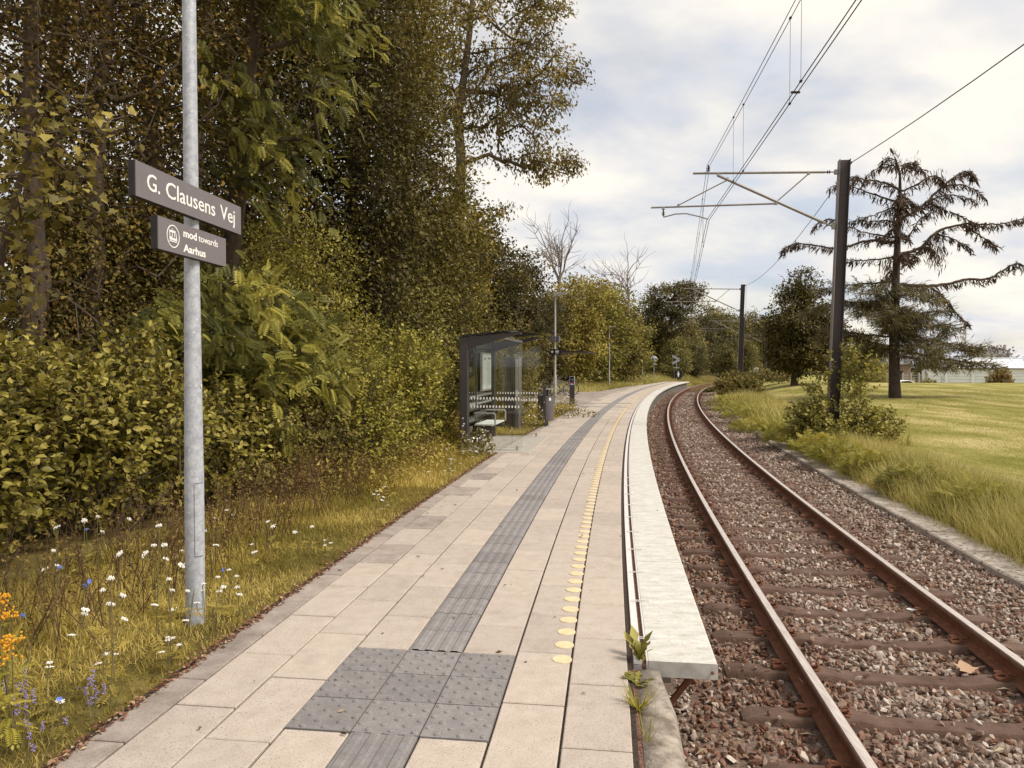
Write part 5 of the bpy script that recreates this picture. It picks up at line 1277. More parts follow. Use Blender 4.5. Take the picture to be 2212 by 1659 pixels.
# ------------------------------------------------------------------ the wood on the left
CASTS = [(1, 1, 1), (1.15, 1.15, 1.0), (.8, .86, .9), (1.1, 1.2, 1.0), (1.0, 1.1, 1.0), (.9, .95, .9), (1.25, 1.3, 1.05)]
used_casts = []
def cast(o, c):
    """a plant's own leaf colour, a little redder, yellower or greener than its neighbours"""
    for ch in o.children: ch.color = (*c, 1)
def woodland():
    G = 'trees of the wood left of the platform'
    def tr(zs, lean=(0, 0), j=.2, seed=0):
        r = np.random.RandomState(seed); return [(lean[0] * z + r.uniform(-j, j) * (z > 0), lean[1] * z + r.uniform(-j, j) * (z > 0), z) for z in zs]
    # A: thin twiggy bronze tree, B: dark dense tree, C: olive bushy tree -- three moulds, then copies
    A = make_tree('thicket_tree', 'x', 'tree', 31, [(0, 0, 6.6, 2.1, 2.1, 2.6), (.6, .3, 3.6, 1.8, 1.8, 1.4), (-.7, -.4, 8.6, 1.7, 1.7, 2.0), (-.3, -.3, 2.2, 1.5, 1.5, 1.0)], tr([-.2, 1.5, 3, 5, 7, 9.5], (.03, .01), .25, 1), 400, 40, .27, .078, LM['brown'], M['bark'], .15, .007, flat=.7, shell=.5, group=G, rise=.3)
    B = make_tree('thicket_tree', 'x', 'tree', 32, [(0, 0, 6.2, 2.2, 2.2, 3.0), (.4, -.5, 2.9, 2.0, 2.0, 1.8), (.2, .3, 9.4, 1.7, 1.7, 2.1)], tr([-.2, 2, 4, 6, 8, 11], (-.02, .02), .2, 2), 520, 52, .30, .105, LM['dark'], M['bark'], .18, .008, flat=.7, shell=.42, group=G)
    Cc = make_tree('thicket_tree', 'x', 'tree', 33, [(0, 0, 3.0, 1.9, 1.9, 1.9), (.5, .2, 4.8, 1.5, 1.5, 1.4), (-.5, -.4, 1.7, 1.9, 1.9, 1.3)], tr([-.2, 1, 2, 3.5, 5], (.02, 0), .2, 3), 330, 52, .28, .10, LM['olive'], M['bark'], .10, .008, flat=.65, shell=.4, group=G)
    rnd = random.Random(4); used = set()
    def put(mould, X, Y, sc, label, szz=1.0, z=None):
        if id(mould) in used: o = copy_tree(mould)
        else: used.add(id(mould)); o = mould
        place(o, X, Y, rnd.uniform(0, 6.28), sc, label, z, szz)
        cast(o, CASTS[len(used_casts) % len(CASTS)]); used_casts.append(1)
    # (sight line, depth) of each trunk
    put(A, px(70, 10.2), 10.2, .95, 'bronze twiggy tree at the far left edge of the wood')
    put(A, px(215, 11.4), 11.4, 1.05, 'bronze twiggy tree above the left end of the name sign')
    put(A, px(330, 12.6), 12.6, 1.1, 'bronze twiggy tree behind the pole, leaning trunk in view')
    put(A, px(120, 14), 14, 1.25, 'second-row bronze tree with sky showing through, left of the pole')
    put(A, px(430, 15.5), 15.5, 1.25, 'thin bronze tree directly behind the top of the pole')
    put(B, px(640, 17.5), 17.5, 1.1, 'dark dense tree behind the hanging pinnate sprays')
    put(B, px(520, 19.5), 19.5, 1.25, 'dark tree deep in the wood behind the pinnate tree')
    # undergrowth belt under them
    put(Cc, px(60, 11.0), 11.6, .70, 'dark bushy sapling behind the left hedge')
    put(Cc, px(220, 12.2), 12.6, .78, 'bushy sapling in the shade left of the pole')
    put(Cc, px(390, 13.4), 13.4, .80, 'bushy sapling in the shade behind the pole')
    put(Cc, px(690, 14.0), 14.2, .72, 'bushy sapling between the feathery shrub and the bank')
    put(Cc, px(800, 18.0), 18.4, .95, 'bushy tree on the bank left of the shelter')
    put(Cc, px(930, 20.5), 21.5, 1.0, 'bushy olive tree just behind the shelter roof')
    put(Cc, px(560, 15.0), 16.0, .85, 'dark sapling filling the gap under the pinnate tree')
    put(Cc, px(120, 15.0), 16.0, 1.0, 'bushy sapling under the left bronze trees')
    put(Cc, px(330, 17.0), 17.5, 1.0, 'shaded sapling under the trees behind the name sign')
    # ivy-clad dark columns
    def ivy(label, seed, X, Y, h, rad, m, base=.5):
        bl = [(0, 0, h * .22, rad, rad, h * .24), (.3, .1, h * .5, rad * .95, rad * .95, h * .26), (-.2, .2, h * .8, rad * .85, rad * .85, h * .24), (.5, -.5, h * .34, rad * .7, rad * .7, h * .16), (-.5, -.3, h * .62, rad * .7, rad * .7, h * .15)]
        o = make_tree('ivy_clad_tree', label, 'tree', seed, bl, tr([-.2, h * .2, h * .4, h * .6, h * .8, h * .95], (.01, 0), .15, seed), 620, 52, .27, .125, m, M['bark'], .22, .009, flat=.8, shell=.33, base=base, tint_c=.2)
        place(o, X, Y, 0, 1)
    ivy('tall dark ivy-clad tree in the middle of the wood, dense to the ground', 41, px(770, 18.0), 18.0, 13.5, 1.75, LM['dark'], .5)
    ivy('ivy-clad tree with a lit green flank beside the airy ash', 42, px(868, 21.0), 21.0, 13.0, 1.75, LM['olive'], .36)
    # bright yellow-green crown at the top, beside the ash
    o = make_tree('yellowing_tree', 'slender tree with yellow-green leaves at the top edge beside the ash', 'tree', 43, [(0, 0, 12.4, 1.5, 1.5, 1.7), (.4, 0, 14.4, 1.3, 1.3, 1.2), (-.6, 0, 10.4, 1.0, 1.0, 1.0)], tr([-.2, 4, 8, 12, 15], (0, 0), .2, 5), 210, 60, .34, .10, LM['gold'], M['bark'], .14, .01, base=.35); place(o, px(880, 24), 24)
    # maple-leaved sapling at the left edge
    o = make_tree('maple_sapling', 'maple sapling with large lobed leaves at the left edge', 'tree', 44, [(0, 0, 3.55, .75, .7, .55), (.35, -.1, 4.15, .7, .6, .35), (-.3, 0, 2.7, .6, .6, .4)], [(-.8, .5, -.1), (-.6, .3, 1.6), (-.2, .1, 3.2), (.2, 0, 4.1)], 60, 10, .20, .095, LM['olive'], M['bark'], .04, .004, tmpl=T_MAPLE, base=.42); place(o, px(30, 7.6), 7.7)
    # rusty-topped field maple and dark neighbours behind the shelter
    G3 = 'trees behind the shelter'
    o = make_tree('field_maple', 'maple with an orange tinge to its crown left of the shelter roof', 'tree', 45, [(0, 0, 5.2, 1.7, 1.7, 1.9), (.2, -.2, 6.4, 1.2, 1.2, .8), (0, 0, 3.0, 1.7, 1.7, 1.8)], tr([-.2, 1.5, 3, 5, 6.5], (0, 0), .2, 6), 330, 46, .27, .135, LM['gold'], M['bark'], .13, .01, base=.22, group=G3); place(o, px(955, 23.5), 23.5)
    o = make_tree('elm_tree', 'dark broad tree rising above the shelter roof', 'tree', 46, [(0, 0, 4.6, 2.3, 2.3, 2.6), (-.5, .3, 7.0, 1.6, 1.6, 1.7), (.6, -.2, 2.5, 2.3, 2.3, 2.2)], tr([-.2, 2, 4, 6, 8], (-.03, 0), .2, 7), 420, 46, .30, .17, LM['dark'], M['bark'], .18, .01, base=.45, group=G3); place(o, px(1040, 31), 31)
    e2 = copy_tree(o); place(e2, px(1128, 41), 41, 2.0, .95, 'dark rounded tree behind the near lamp post'); 
    o = make_tree('sycamore_tree', 'green layered tree overhanging the cycle stand', 'tree', 47, [(0, 0, 2.9, 2.4, 2.4, 2.2), (.6, -.6, 4.9, 1.8, 1.8, 1.5), (-.5, .3, 1.6, 2.2, 2.2, 1.5)], tr([-.2, 1.5, 3, 5, 6.4], (.03, 0), .2, 8), 330, 42, .34, .20, LM['olive'], M['bark'], .16, .01, base=.48, group=G3); place(o, px(1165, 51), 51, 0, 1.1)
    for k, (x, Y, sc, lb) in enumerate([(1222, 55, 1.33, 'green layered tree filling the back of the cycle stand'), (1272, 61, 1.38, 'green tree between the two lamp posts'), (1318, 67, 1.38, 'green tree just behind the second lamp post'), (1340, 84, 1.5, 'green tree right of the second lamp post'), (1075, 38, .9, 'green tree peeping out above the shelter roof tip'), (1402, 98, 1.05, 'lower green tree above the thin marker post')]):
        e = copy_tree(o); place(e, px(x, Y), Y, k * 1.3, sc, lb); cast(e, CASTS[(k * 3 + 1) % 7])
    # airy ash against the sky
    def keep(C): return np.random.RandomState(9).rand(len(C)) > .0
    o = make_tree('ash_tree', 'tall airy ash with open branches against the sky', 'tree', 48,
                  [(.6, 0, 15.2, 3.6, 3.4, 3.0, 1.5), (3.3, -.3, 13.6, 2.3, 2.2, 2.2, .8), (-1.6, .2, 13.2, 1.5, 2.0, 2.6, .5), (3.7, 0, 10.4, 1.7, 1.6, .55, .26), (1.7, 0, 12.0, 2.4, 2.0, 1.7, .6), (5.0, 0, 13.9, .85, .8, .3, .08), (2.0, .3, 8.4, .55, .6, .35, .07), (3.2, 0, 17.4, 2.2, 2.2, 1.6, .6), (-.7, 0, 10.2, .8, 1.0, 1.2, .12), (0, 0, 18.6, 3.2, 3.0, 1.6, .7)],
                  [(.3, 0, -.2), (.15, 0, 2.5), (-.1, 0, 5.2), (.1, 0, 8.2), (.25, 0, 10.4), (.1, 0, 12.5), (.5, 0, 15), (.8, 0, 18)], 440, 44, .27, .20, LM['ash'], M['bark_lt'], .25, .012, tmpl=T_DIA, flat=.75, shell=.5, rise=.35, wob=.10, droop=.35, base=.5, step=.5, power=.47, width=.75)
    place(o, px(985, 32), 32)
    o = make_tree('ivy_clad_tree', 'ivy thick on the lower trunk of the ash', 'tree', 49, [(0, 0, 2.6, 1.5, 1.5, 3.0), (.5, 0, 5.6, 1.1, 1.1, 2.2), (1.3, 0, 3.2, 1.3, 1.3, 2.6)], tr([-.2, 2, 4, 6, 7.4], (0, 0), .1, 9), 380, 70, .30, .12, LM['dark'], M['bark'], .1, .01, base=.52); place(o, px(1030, 31), 31.5)
    o['label'] = 'dense dark ivy mass hugging the foot of the airy ash'
    # bare tops
    def bare(label, seed, X, Y, h, spread):
        r = np.random.RandomState(seed); root = thing('bare_tree', label, 'tree', (X, Y, 0)); mb = MB()
        def br(p, d, ln, rad, lv):
            k = 5; pts = [p]; dd = d.copy()
            for i in range(k): dd = nrm(dd + r.randn(3) * .20 + UP * .06); pts.append(pts[-1] + dd * ln / k)
            mb.tube(pts, [rad * (1 - .55 * i / k) for i in range(k + 1)], 5, cap=False)
            if lv == 0: return
            for j in range(4):
                t = r.uniform(.35, 1); q = pts[min(k, int(t * k))]; a = r.randn(3); a = nrm(a - dd * np.dot(a, dd)); br(q, nrm(dd * .8 + a * spread), ln * r.uniform(.45, .68), rad * .52, lv - 1)
            br(pts[-1], dd, ln * .6, rad * .45, lv - 1)
        fork = np.array([.02 * h, 0, h * .58]); mb.tube([(0, 0, -.2), tuple(fork * .5 + r.randn(3) * .08), tuple(fork)], [.17, .15, .12], 7)
        for j in range(5):
            d0 = nrm(np.array([r.uniform(-.34, .38), r.uniform(-.25, .25), 1.])); br(fork - np.array([0, 0, r.uniform(0, .8)]), d0, h * r.uniform(.22, .31), .085, 2)
        mb.build('trunk', M['deadwood'], root); return root
    bare('bare pale tree with fine branches rising left of the first lamp', 51, px(1200, 60), 60, 14.6, .6)
    bare('bare dead tree top between the lamps and the wires', 52, px(1352, 80), 80, 15.2, .65)
    # large rounded trees at the bend
    o = make_tree('oak_tree', 'large rounded tree at the bend left of the wires', 'tree', 53, [(0, 0, 9.5, 3.6, 3.4, 2.3), (2.2, 0, 10.6, 2.2, 2.2, 1.6), (-2.2, 0, 8.4, 2.2, 2.2, 1.6), (0, 0, 6.0, 2.8, 2.8, 2.2)], tr([-.2, 2, 4, 6.5, 9, 11], (.03, 0), .2, 11), 300, 46, .42, .26, LM['far'], M['bark'], .34, .03, base=.32, shell=.34, step=.8); place(o, px(1448, 92), 92, 0, 1.0)
    Fm = make_tree('far_tree', 'x', 'tree', 54, [(0, 0, 4.0, 2.8, 2.8, 3.2), (.6, .3, 6.6, 2.0, 2.0, 1.8), (-.6, -.3, 2.2, 2.8, 2.8, 2.0)], tr([-.2, 2, 4, 6, 7.6], (.02, 0), .2, 12), 260, 48, .50, .30, LM['far'], M['bark'], .2, .03, base=.45, group='trees at the bend of the track', step=.8)
    spots = [(1395, 96, 1.05, 'tree behind the traffic mirror'), (1428, 104, 1.0, 'tree behind the chevron sign'), (1478, 110, 1.08, 'tree behind the pedestrian sign at the bend'), (1515, 120, 1.15, 'tree where the rails disappear'), (1556, 128, 1.25, 'tree just left of the second mast'), (1590, 140, 1.35, 'tree behind the second mast'), (1625, 150, 1.45, 'tree between the third and fourth masts'), (1662, 158, 1.5, 'tree behind the far fourth mast'), (1700, 150, 1.5, 'distant tree left of the dark round tree'), (1540, 155, 1.7, 'taller distant tree behind the second mast arm'), (1500, 100, .62, 'low bush-like tree beyond the platform end'), (1460, 88, .62, 'low bushy tree behind the black pedestrian sign'), (1610, 122, .72, 'low bushy tree behind the white track sign'), (1570, 112, .6, 'low bush at the bend beside the rails'), (1350, 92, 1.05, 'tree filling the gap behind the second lamp')]
    for k, (x, Y, sc, lb) in enumerate(spots):
        e = Fm if k == 0 else copy_tree(Fm); place(e, px(x, Y), Y, k * 1.7, sc, lb); cast(e, CASTS[(k * 2 + 3) % 7])
    # hazier birch-like trees seen under the conifer
    for k, (x, Y, sc, lb) in enumerate([(1870, 100, 1.0, 'brownish tree seen through the gap left of the conifer trunk'), (1812, 108, .9, 'brownish tree behind the near mast and shrub'), (2015, 128, .95, 'tree standing behind the left end of the white building')]):
        e = copy_tree(Fm); place(e, px(x, Y), Y, 1 + k * 2.1, sc, lb, z=-2.4)
woodland()
# ================================================================== VERGES
def grass(name, label, seed, n, s0, s1, fo0, fo1, hfun, m, wid=.006, stuff=True, lean=.45, zoff=-.01, tintf=None, dens=None):
    r = np.random.RandomState(seed); s = s0 + (s1 - s0) * r.rand(n) ** (1.0)
    a, b = fo0(s), fo1(s); u = r.rand(n); o = a + (b - a) * u
    q = Pn(s, o, 0); x, y = q[:, 0], q[:, 1]
    if dens is not None:
        k = r.rand(n) < dens(x, y, s, o); s, o, x, y, u = s[k], o[k], x[k], y[k], u[k]; n = len(s)
    z = ground_z(x, y) + zoff; h = hfun(s, o, u, r) * r.uniform(.5, 1.25, n)
    pos = np.stack([x, y, z], -1); az = r.uniform(0, 2 * PI, n)
    tiltv = np.abs(r.randn(n)) * lean
    ax = nrm(np.stack([np.cos(az) * tiltv, np.sin(az) * tiltv, np.ones(n)], -1)); nv = nrm(np.stack([np.cos(az), np.sin(az), -tiltv * 0 + .01 * np.ones(n)], -1))
    L = Leaves(); w = wid * r.uniform(.7, 1.3, n)
    V0, F0 = T_BLADE
    side = nrm(np.cross(ax, nv)); n2 = np.cross(side, ax)
    V = pos[:, None] + V0[None, :, 0:1] * w[:, None, None] * side[:, None] + h[:, None, None] * (V0[None, :, 1:2] * ax[:, None] + V0[None, :, 2:3] * n2[:, None])
    t = tintf(x, y, r) if tintf else np.clip(r.normal(.5, .2, n), 0, 1)
    for f in F0: L.F.setdefault((f.shape[1], 0), []).append((np.arange(n)[:, None, None] * 5 + f[None]).reshape(-1, f.shape[1]))
    L.V.append(V.reshape(-1, 3)); L.T.append(np.repeat(t, 5)); L.n = n * 5
    o_ = L.build(name, m); tag(o_, label, 'grass', kind='stuff'); return o_
def patch(x, y, sc, ph):
    return .5 + .25 * np.sin(x * 1.9 * sc + ph + 1.3 * np.sin(y * 1.1 * sc)) + .25 * np.sin(y * 2.3 * sc - ph * 2 + 1.7 * np.sin(x * .9 * sc + ph))
eo = lambda s: edge_o(s)
def hl(s, o, u, r):      # short by the paving, long by the hedge
    d = edge_o(s) - o
    return .045 + .085 * np.clip(d / 1.3, 0, 1) + .07 * np.clip((s - 6) / 10, 0, 1)
tl = lambda x, y, r: np.clip(-.02 + .62 * patch(x, y, .9, .6) + .45 * patch(x, y, 2.3, 1.1) + r.normal(0, .2, len(x)), 0, 1)
grass('verge_grass', 'dry green and straw-coloured grass in the verge left of the paving', 61, 95000, -1.2, 7.0, lambda s: eo(s) + .02, lambda s: eo(s) - 2.2, hl, LM['grass'], .0055, tintf=tl, lean=1.5)
grass('bank_grass', 'longer yellowish grass on the bank up to the shelter', 62, 52000, 6.5, 17.5, lambda s: eo(s) + .02, lambda s: eo(s) - 3.0, lambda s, o, u, r: .08 + .22 * np.clip((edge_o(s) - o) / 1.2, 0, 1), LM['grass'], .009, lean=1.1, tintf=lambda x, y, r: np.clip(.22 + .7 * patch(x, y, .7, 2.0) + r.normal(0, .15, len(x)), 0, 1), dens=lambda x, y, s, o: np.where((s > 10.5) & (s < 14.5) & (o > -4.55), .0, 1.0))
grass('far_verge_grass', 'rough grass beyond the shelter round the bin and lamp posts', 63, 30000, 17.0, 29.0, lambda s: eo(s) + .03, lambda s: eo(s) - 4.5, lambda s, o, u, r: .10 + .2 * u, LM['grass'], .016, tintf=lambda x, y, r: np.clip(.25 + .6 * patch(x, y, .5, 1.0) + r.normal(0, .15, len(x)), 0, 1))
grass('bend_grass', 'straw-coloured rough grass along the far end of the platform', 64, 30000, 41.0, 100.0, lambda s: np.where(s < S_END + .5, eo(s) + .03, -1.3), lambda s: np.minimum(eo(s), -3.0) - 5.0, lambda s, o, u, r: .28 + .55 * u, LM['straw'], .035, tintf=lambda x, y, r: np.clip(.15 + .6 * patch(x, y, .2, 1.0) + r.normal(0, .15, len(x)), 0, 1))
# right verge
rk0 = lambda s: np.where(s < 15, 3.05, np.maximum(2.35, 3.05 - (s - 15) * .14))
grass('tall_grass', 'tall pale grass between the kerb and the lawn', 65, 56000, -1.5, 17.0, lambda s: rk0(s) - .38 * np.random.RandomState(3).rand(len(s)), lambda s: rk0(s) + 1.9, lambda s, o, u, r: .20 + .32 * np.sin(np.clip(u, 0, 1) * PI) + r.uniform(0, .12, len(s)), LM['straw'], .008, tintf=lambda x, y, r: np.clip(.25 + .45 * patch(x, y, .8, .2) + r.normal(0, .18, len(x)), 0, 1), lean=.35)
grass('far_tall_grass', 'pale long grass by the track on to the bend', 66, 34000, 17.0, 92.0, rk0, lambda s: rk0(s) + 3.2, lambda s, o, u, r: .25 + .45 * np.sin(u * PI) + .1, LM['straw'], .026, tintf=lambda x, y, r: np.clip(.25 + .5 * patch(x, y, .3, .2) + r.normal(0, .18, len(x)), 0, 1), lean=.35)
grass('lawn_grass', 'short mown blades of the yellow-green lawn', 67, 120000, 2.0, 48.0, lambda s: rk0(s) + 1.5, lambda s: 12 + s * .22, lambda s, o, u, r: .035 + .0006 * s, LM['lawn'], .012, lean=.9, zoff=-.012,
      tintf=lambda x, y, r: np.clip(.12 + .75 * patch(x + y * .35, y * 1.0, .42, .2) + r.normal(0, .14, len(x)), 0, 1))
grass('track_weeds', 'low weeds growing between the rails near the bend', 68, 5000, 46.0, 92.0, lambda s: np.full_like(s, .15), lambda s: np.full_like(s, 2.4), lambda s, o, u, r: np.full(len(s), .14), LM['olive'], .03, zoff=.40, dens=lambda x, y, s, o: np.clip((patch(x, y, .35, 3) - .45) * 2 + (s - 62) / 30, 0, 1))

def litter():
    r = np.random.RandomState(71); L = Leaves()
    n = 5200; s = r.uniform(-1.2, 16, n); o = edge_o(s) - np.abs(r.normal(0, .045, n)) + .035
    L.add(Pn(s, o, r.uniform(-.004, .012, n)), nrm(r.randn(n, 3) * np.array([1, 1, .25])), nrm(UP + r.randn(n, 3) * .4), r.uniform(.012, .034, n), T_DIA, np.clip(r.normal(.45, .25, n), 0, 1))
    o_ = L.build('leaf_litter', leafmat('dead leaf', (.10, .035, .018), (.24, .11, .06), (.50, .36, .22), .05, .85)); tag(o_, 'line of small reddish dead leaves along the edge of the paving', 'leaf litter', kind='stuff')
    L = Leaves(); n = 150; s = r.uniform(-.5, 22, n); o = r.uniform(-3.5, -.8, n)
    L.add(Pn(s, o, .007), nrm(r.randn(n, 3) * np.array([1, 1, .1])), nrm(UP + r.randn(n, 3) * .3), r.uniform(.012, .05, n), T_DIA, np.clip(r.normal(.3, .25, n), 0, 1), width=.7)
    n = 900; s = r.uniform(-1, 20, n); o = r.choice([-.2, .75, 1.9, 2.4, -.7], n) + r.normal(0, .25, n)
    L.add(Pn(s, o, Z_BAL + .045), nrm(r.randn(n, 3) * np.array([1, 1, .12])), nrm(UP + r.randn(n, 3) * .3), r.uniform(.03, .13, n), T_DIA, np.clip(r.normal(.55, .3, n), 0, 1), width=.28)
    o_ = L.build('fallen_leaves', leafmat('fallen leaf', (.07, .04, .02), (.20, .13, .07), (.52, .42, .28), .05, .85)); tag(o_, 'scattered fallen leaves and twigs on the slabs and the ballast', 'fallen leaves', kind='stuff')
litter()

# ------------------------------------------------------------------ wild flowers, each plant its own
def flower_moulds():
    r = np.random.RandomState(81); out = {}
    def umbel(seed, h, rad, nh):
        r = np.random.RandomState(seed); root = thing('wild_carrot', 'x', 'flower'); mb = MB(); heads = MB()
        top0 = np.array([r.uniform(-.06, .06), r.uniform(-.06, .06), h])
        mb.tube([(0, 0, -.02), top0 * .5 + r.randn(3) * .01, top0], [.0035, .003, .0022], 5)
        tops = [top0] + [top0 * r.uniform(.7, .95) + r.randn(3) * np.array([.05, .05, .01]) for _ in range(nh - 1)]
        for t in tops[1:]: mb.tube([top0 * .45, t * .85, t], .0018, 4)
        for t in tops:
            tl_ = nrm(np.array([r.uniform(-.3, .45), r.uniform(-.5, .1), 1.])); u = nrm(np.cross(tl_, [1, .2, 0])); w = np.cross(tl_, u); R_ = rad * .78 * r.uniform(.6, 1.1)
            heads = MB()
            for k in range(22):
                a = 2.4 * k; rr = R_ * math.sqrt((k + .3) / 22); c = t + (u * math.cos(a) + w * math.sin(a)) * rr + tl_ * (.02 - .25 * rr * rr / R_) + r.randn(3) * .002
                heads.lathe([(.0, -.004), (R_ * .17, .0), (R_ * .13, .004), (0, .006)], 6, tuple(c), cap=False)
                if k % 4 == 0: mb.tube([t - tl_ * .012, c], .0009, 3)
            heads.build('flower_head', M['umbel'], root)
        L = Leaves(); k_ = 6; f_ = r.uniform(.1, .7, k_); L.add(top0[None] * f_[:, None], nrm(r.randn(k_, 3) * np.array([1, 1, .4]) + UP * .3), np.tile(UP, (k_, 1)), r.uniform(.05, .10, k_), T_FROND_S, r.uniform(.3, .7, k_)); L.build('foliage', LM['grass'], root)
        mb.build('stem', M['twig'], root); return root
    out['u'] = [umbel(82, .42, .034, 1), umbel(83, .5, .030, 2), umbel(84, .36, .038, 1), umbel(85, .48, .026, 3)]
    def daisy(seed, h, m, name, label):
        r = np.random.RandomState(seed); root = thing(name, label, 'flower'); mb = MB(); t = np.array([r.uniform(-.08, .08), r.uniform(-.08, .08), h])
        mb.tube([(0, 0, -.02), t * .55 + r.randn(3) * .015, t], .0026, 4); mb.build('stem', M['twig'], root)
        L = Leaves(); d = nrm(np.array([.4, -.8, .45])); u = nrm(np.cross(d, UP)); w = np.cross(u, d); n = 13; a = np.arange(n) * 2 * PI / n
        ax = u[None] * np.cos(a)[:, None] + w[None] * np.sin(a)[:, None] + d[None] * .25
        L.add(np.tile(t, (n, 1)), ax, np.tile(d, (n, 1)), .016, T_DIA, .5, width=.9); L.build('flower_head', m, root); return root
    out['c'] = [daisy(86, .5, M['chicory'], 'chicory', 'x'), daisy(87, .42, M['chicory'], 'chicory', 'x')]
    def spike(seed):
        r = np.random.RandomState(seed); root = thing('vetch', 'x', 'flower'); mb = MB(); hd = MB()
        for k in range(2):
            t = np.array([r.uniform(-.07, .07), r.uniform(-.07, .07), r.uniform(.2, .3)]); mb.tube([(0, 0, -.02), t * .6, t], .002, 4); hd = MB()
            for i in range(16): c = t + np.array([0, 0, -.045 + i * .0045]) + r.randn(3) * .006; hd.lathe([(0, -.005), (.005, 0), (0, .006)], 5, tuple(c), cap=False)
            hd.build('flower_head', M['violet'], root)
        mb.build('stem', M['twig'], root); return root
    out['v'] = [spike(88), spike(89)]
    def tansy(seed):
        r = np.random.RandomState(seed); root = thing('tansy', 'x', 'flower'); mb = MB(); hd = MB(); L = Leaves()
        for k in range(5):
            t = np.array([r.uniform(-.10, .10), r.uniform(-.10, .10), r.uniform(.38, .52)]); mb.tube([(0, 0, -.02), t * .6 + r.randn(3) * .02, t], .004, 5); hd = MB()
            for i in range(26):
                c = t + r.randn(3) * np.array([.03, .03, .010]); hd.lathe([(.005, -.004), (.0075, 0), (.006, .004), (0, .005)], 7, tuple(c), cap=False)
            hd.build('flower_head', M['tansy'], root)
            nn = 6; f = r.uniform(.2, .8, nn); L.add(t[None] * f[:, None], nrm(r.randn(nn, 3) * np.array([1, 1, .3])), np.tile(UP, (nn, 1)), .11, T_FROND, r.uniform(.3, .8, nn))
        mb.build('stem', M['twig'], root); L.build('foliage', LM['lush'], root); return root
    out['t'] = [tansy(90), tansy(91)]
    return out
FM = flower_moulds(); _first = set()
def flower(kind, x, y, hz, label, group, rr):
    """x,y: where the head shows on a sight line; hz: its height above the verge"""
    for _ in range(12):
        Y = (EYE - hz) * F_PX / (y - HOR); X = px(x, Y); s_, o_ = so_of(np.array([X]), np.array([Y]))
        if o_[0] < edge_o(s_[0]) - .07: break
        hz -= .04
    if hz < .05 or o_[0] > edge_o(s_[0]) - .05: return
    mould = rr.choice(FM[kind])
    if id(mould) in _first: o = copy_tree(mould)
    else: _first.add(id(mould)); o = mould
    base = {'u': .44, 'c': .46, 'v': .26, 't': .46}[kind]
    o.location = (X, Y, gz(X, Y)); o.rotation_euler = (0, 0, rr.uniform(0, 6.28)); sc = max(.4, (hz + .03) / base); k = rr.uniform(.8, 1.05) * (.8 if kind == 't' else 1)
    o.scale = (k, k, sc); tag(o, label, group=group)
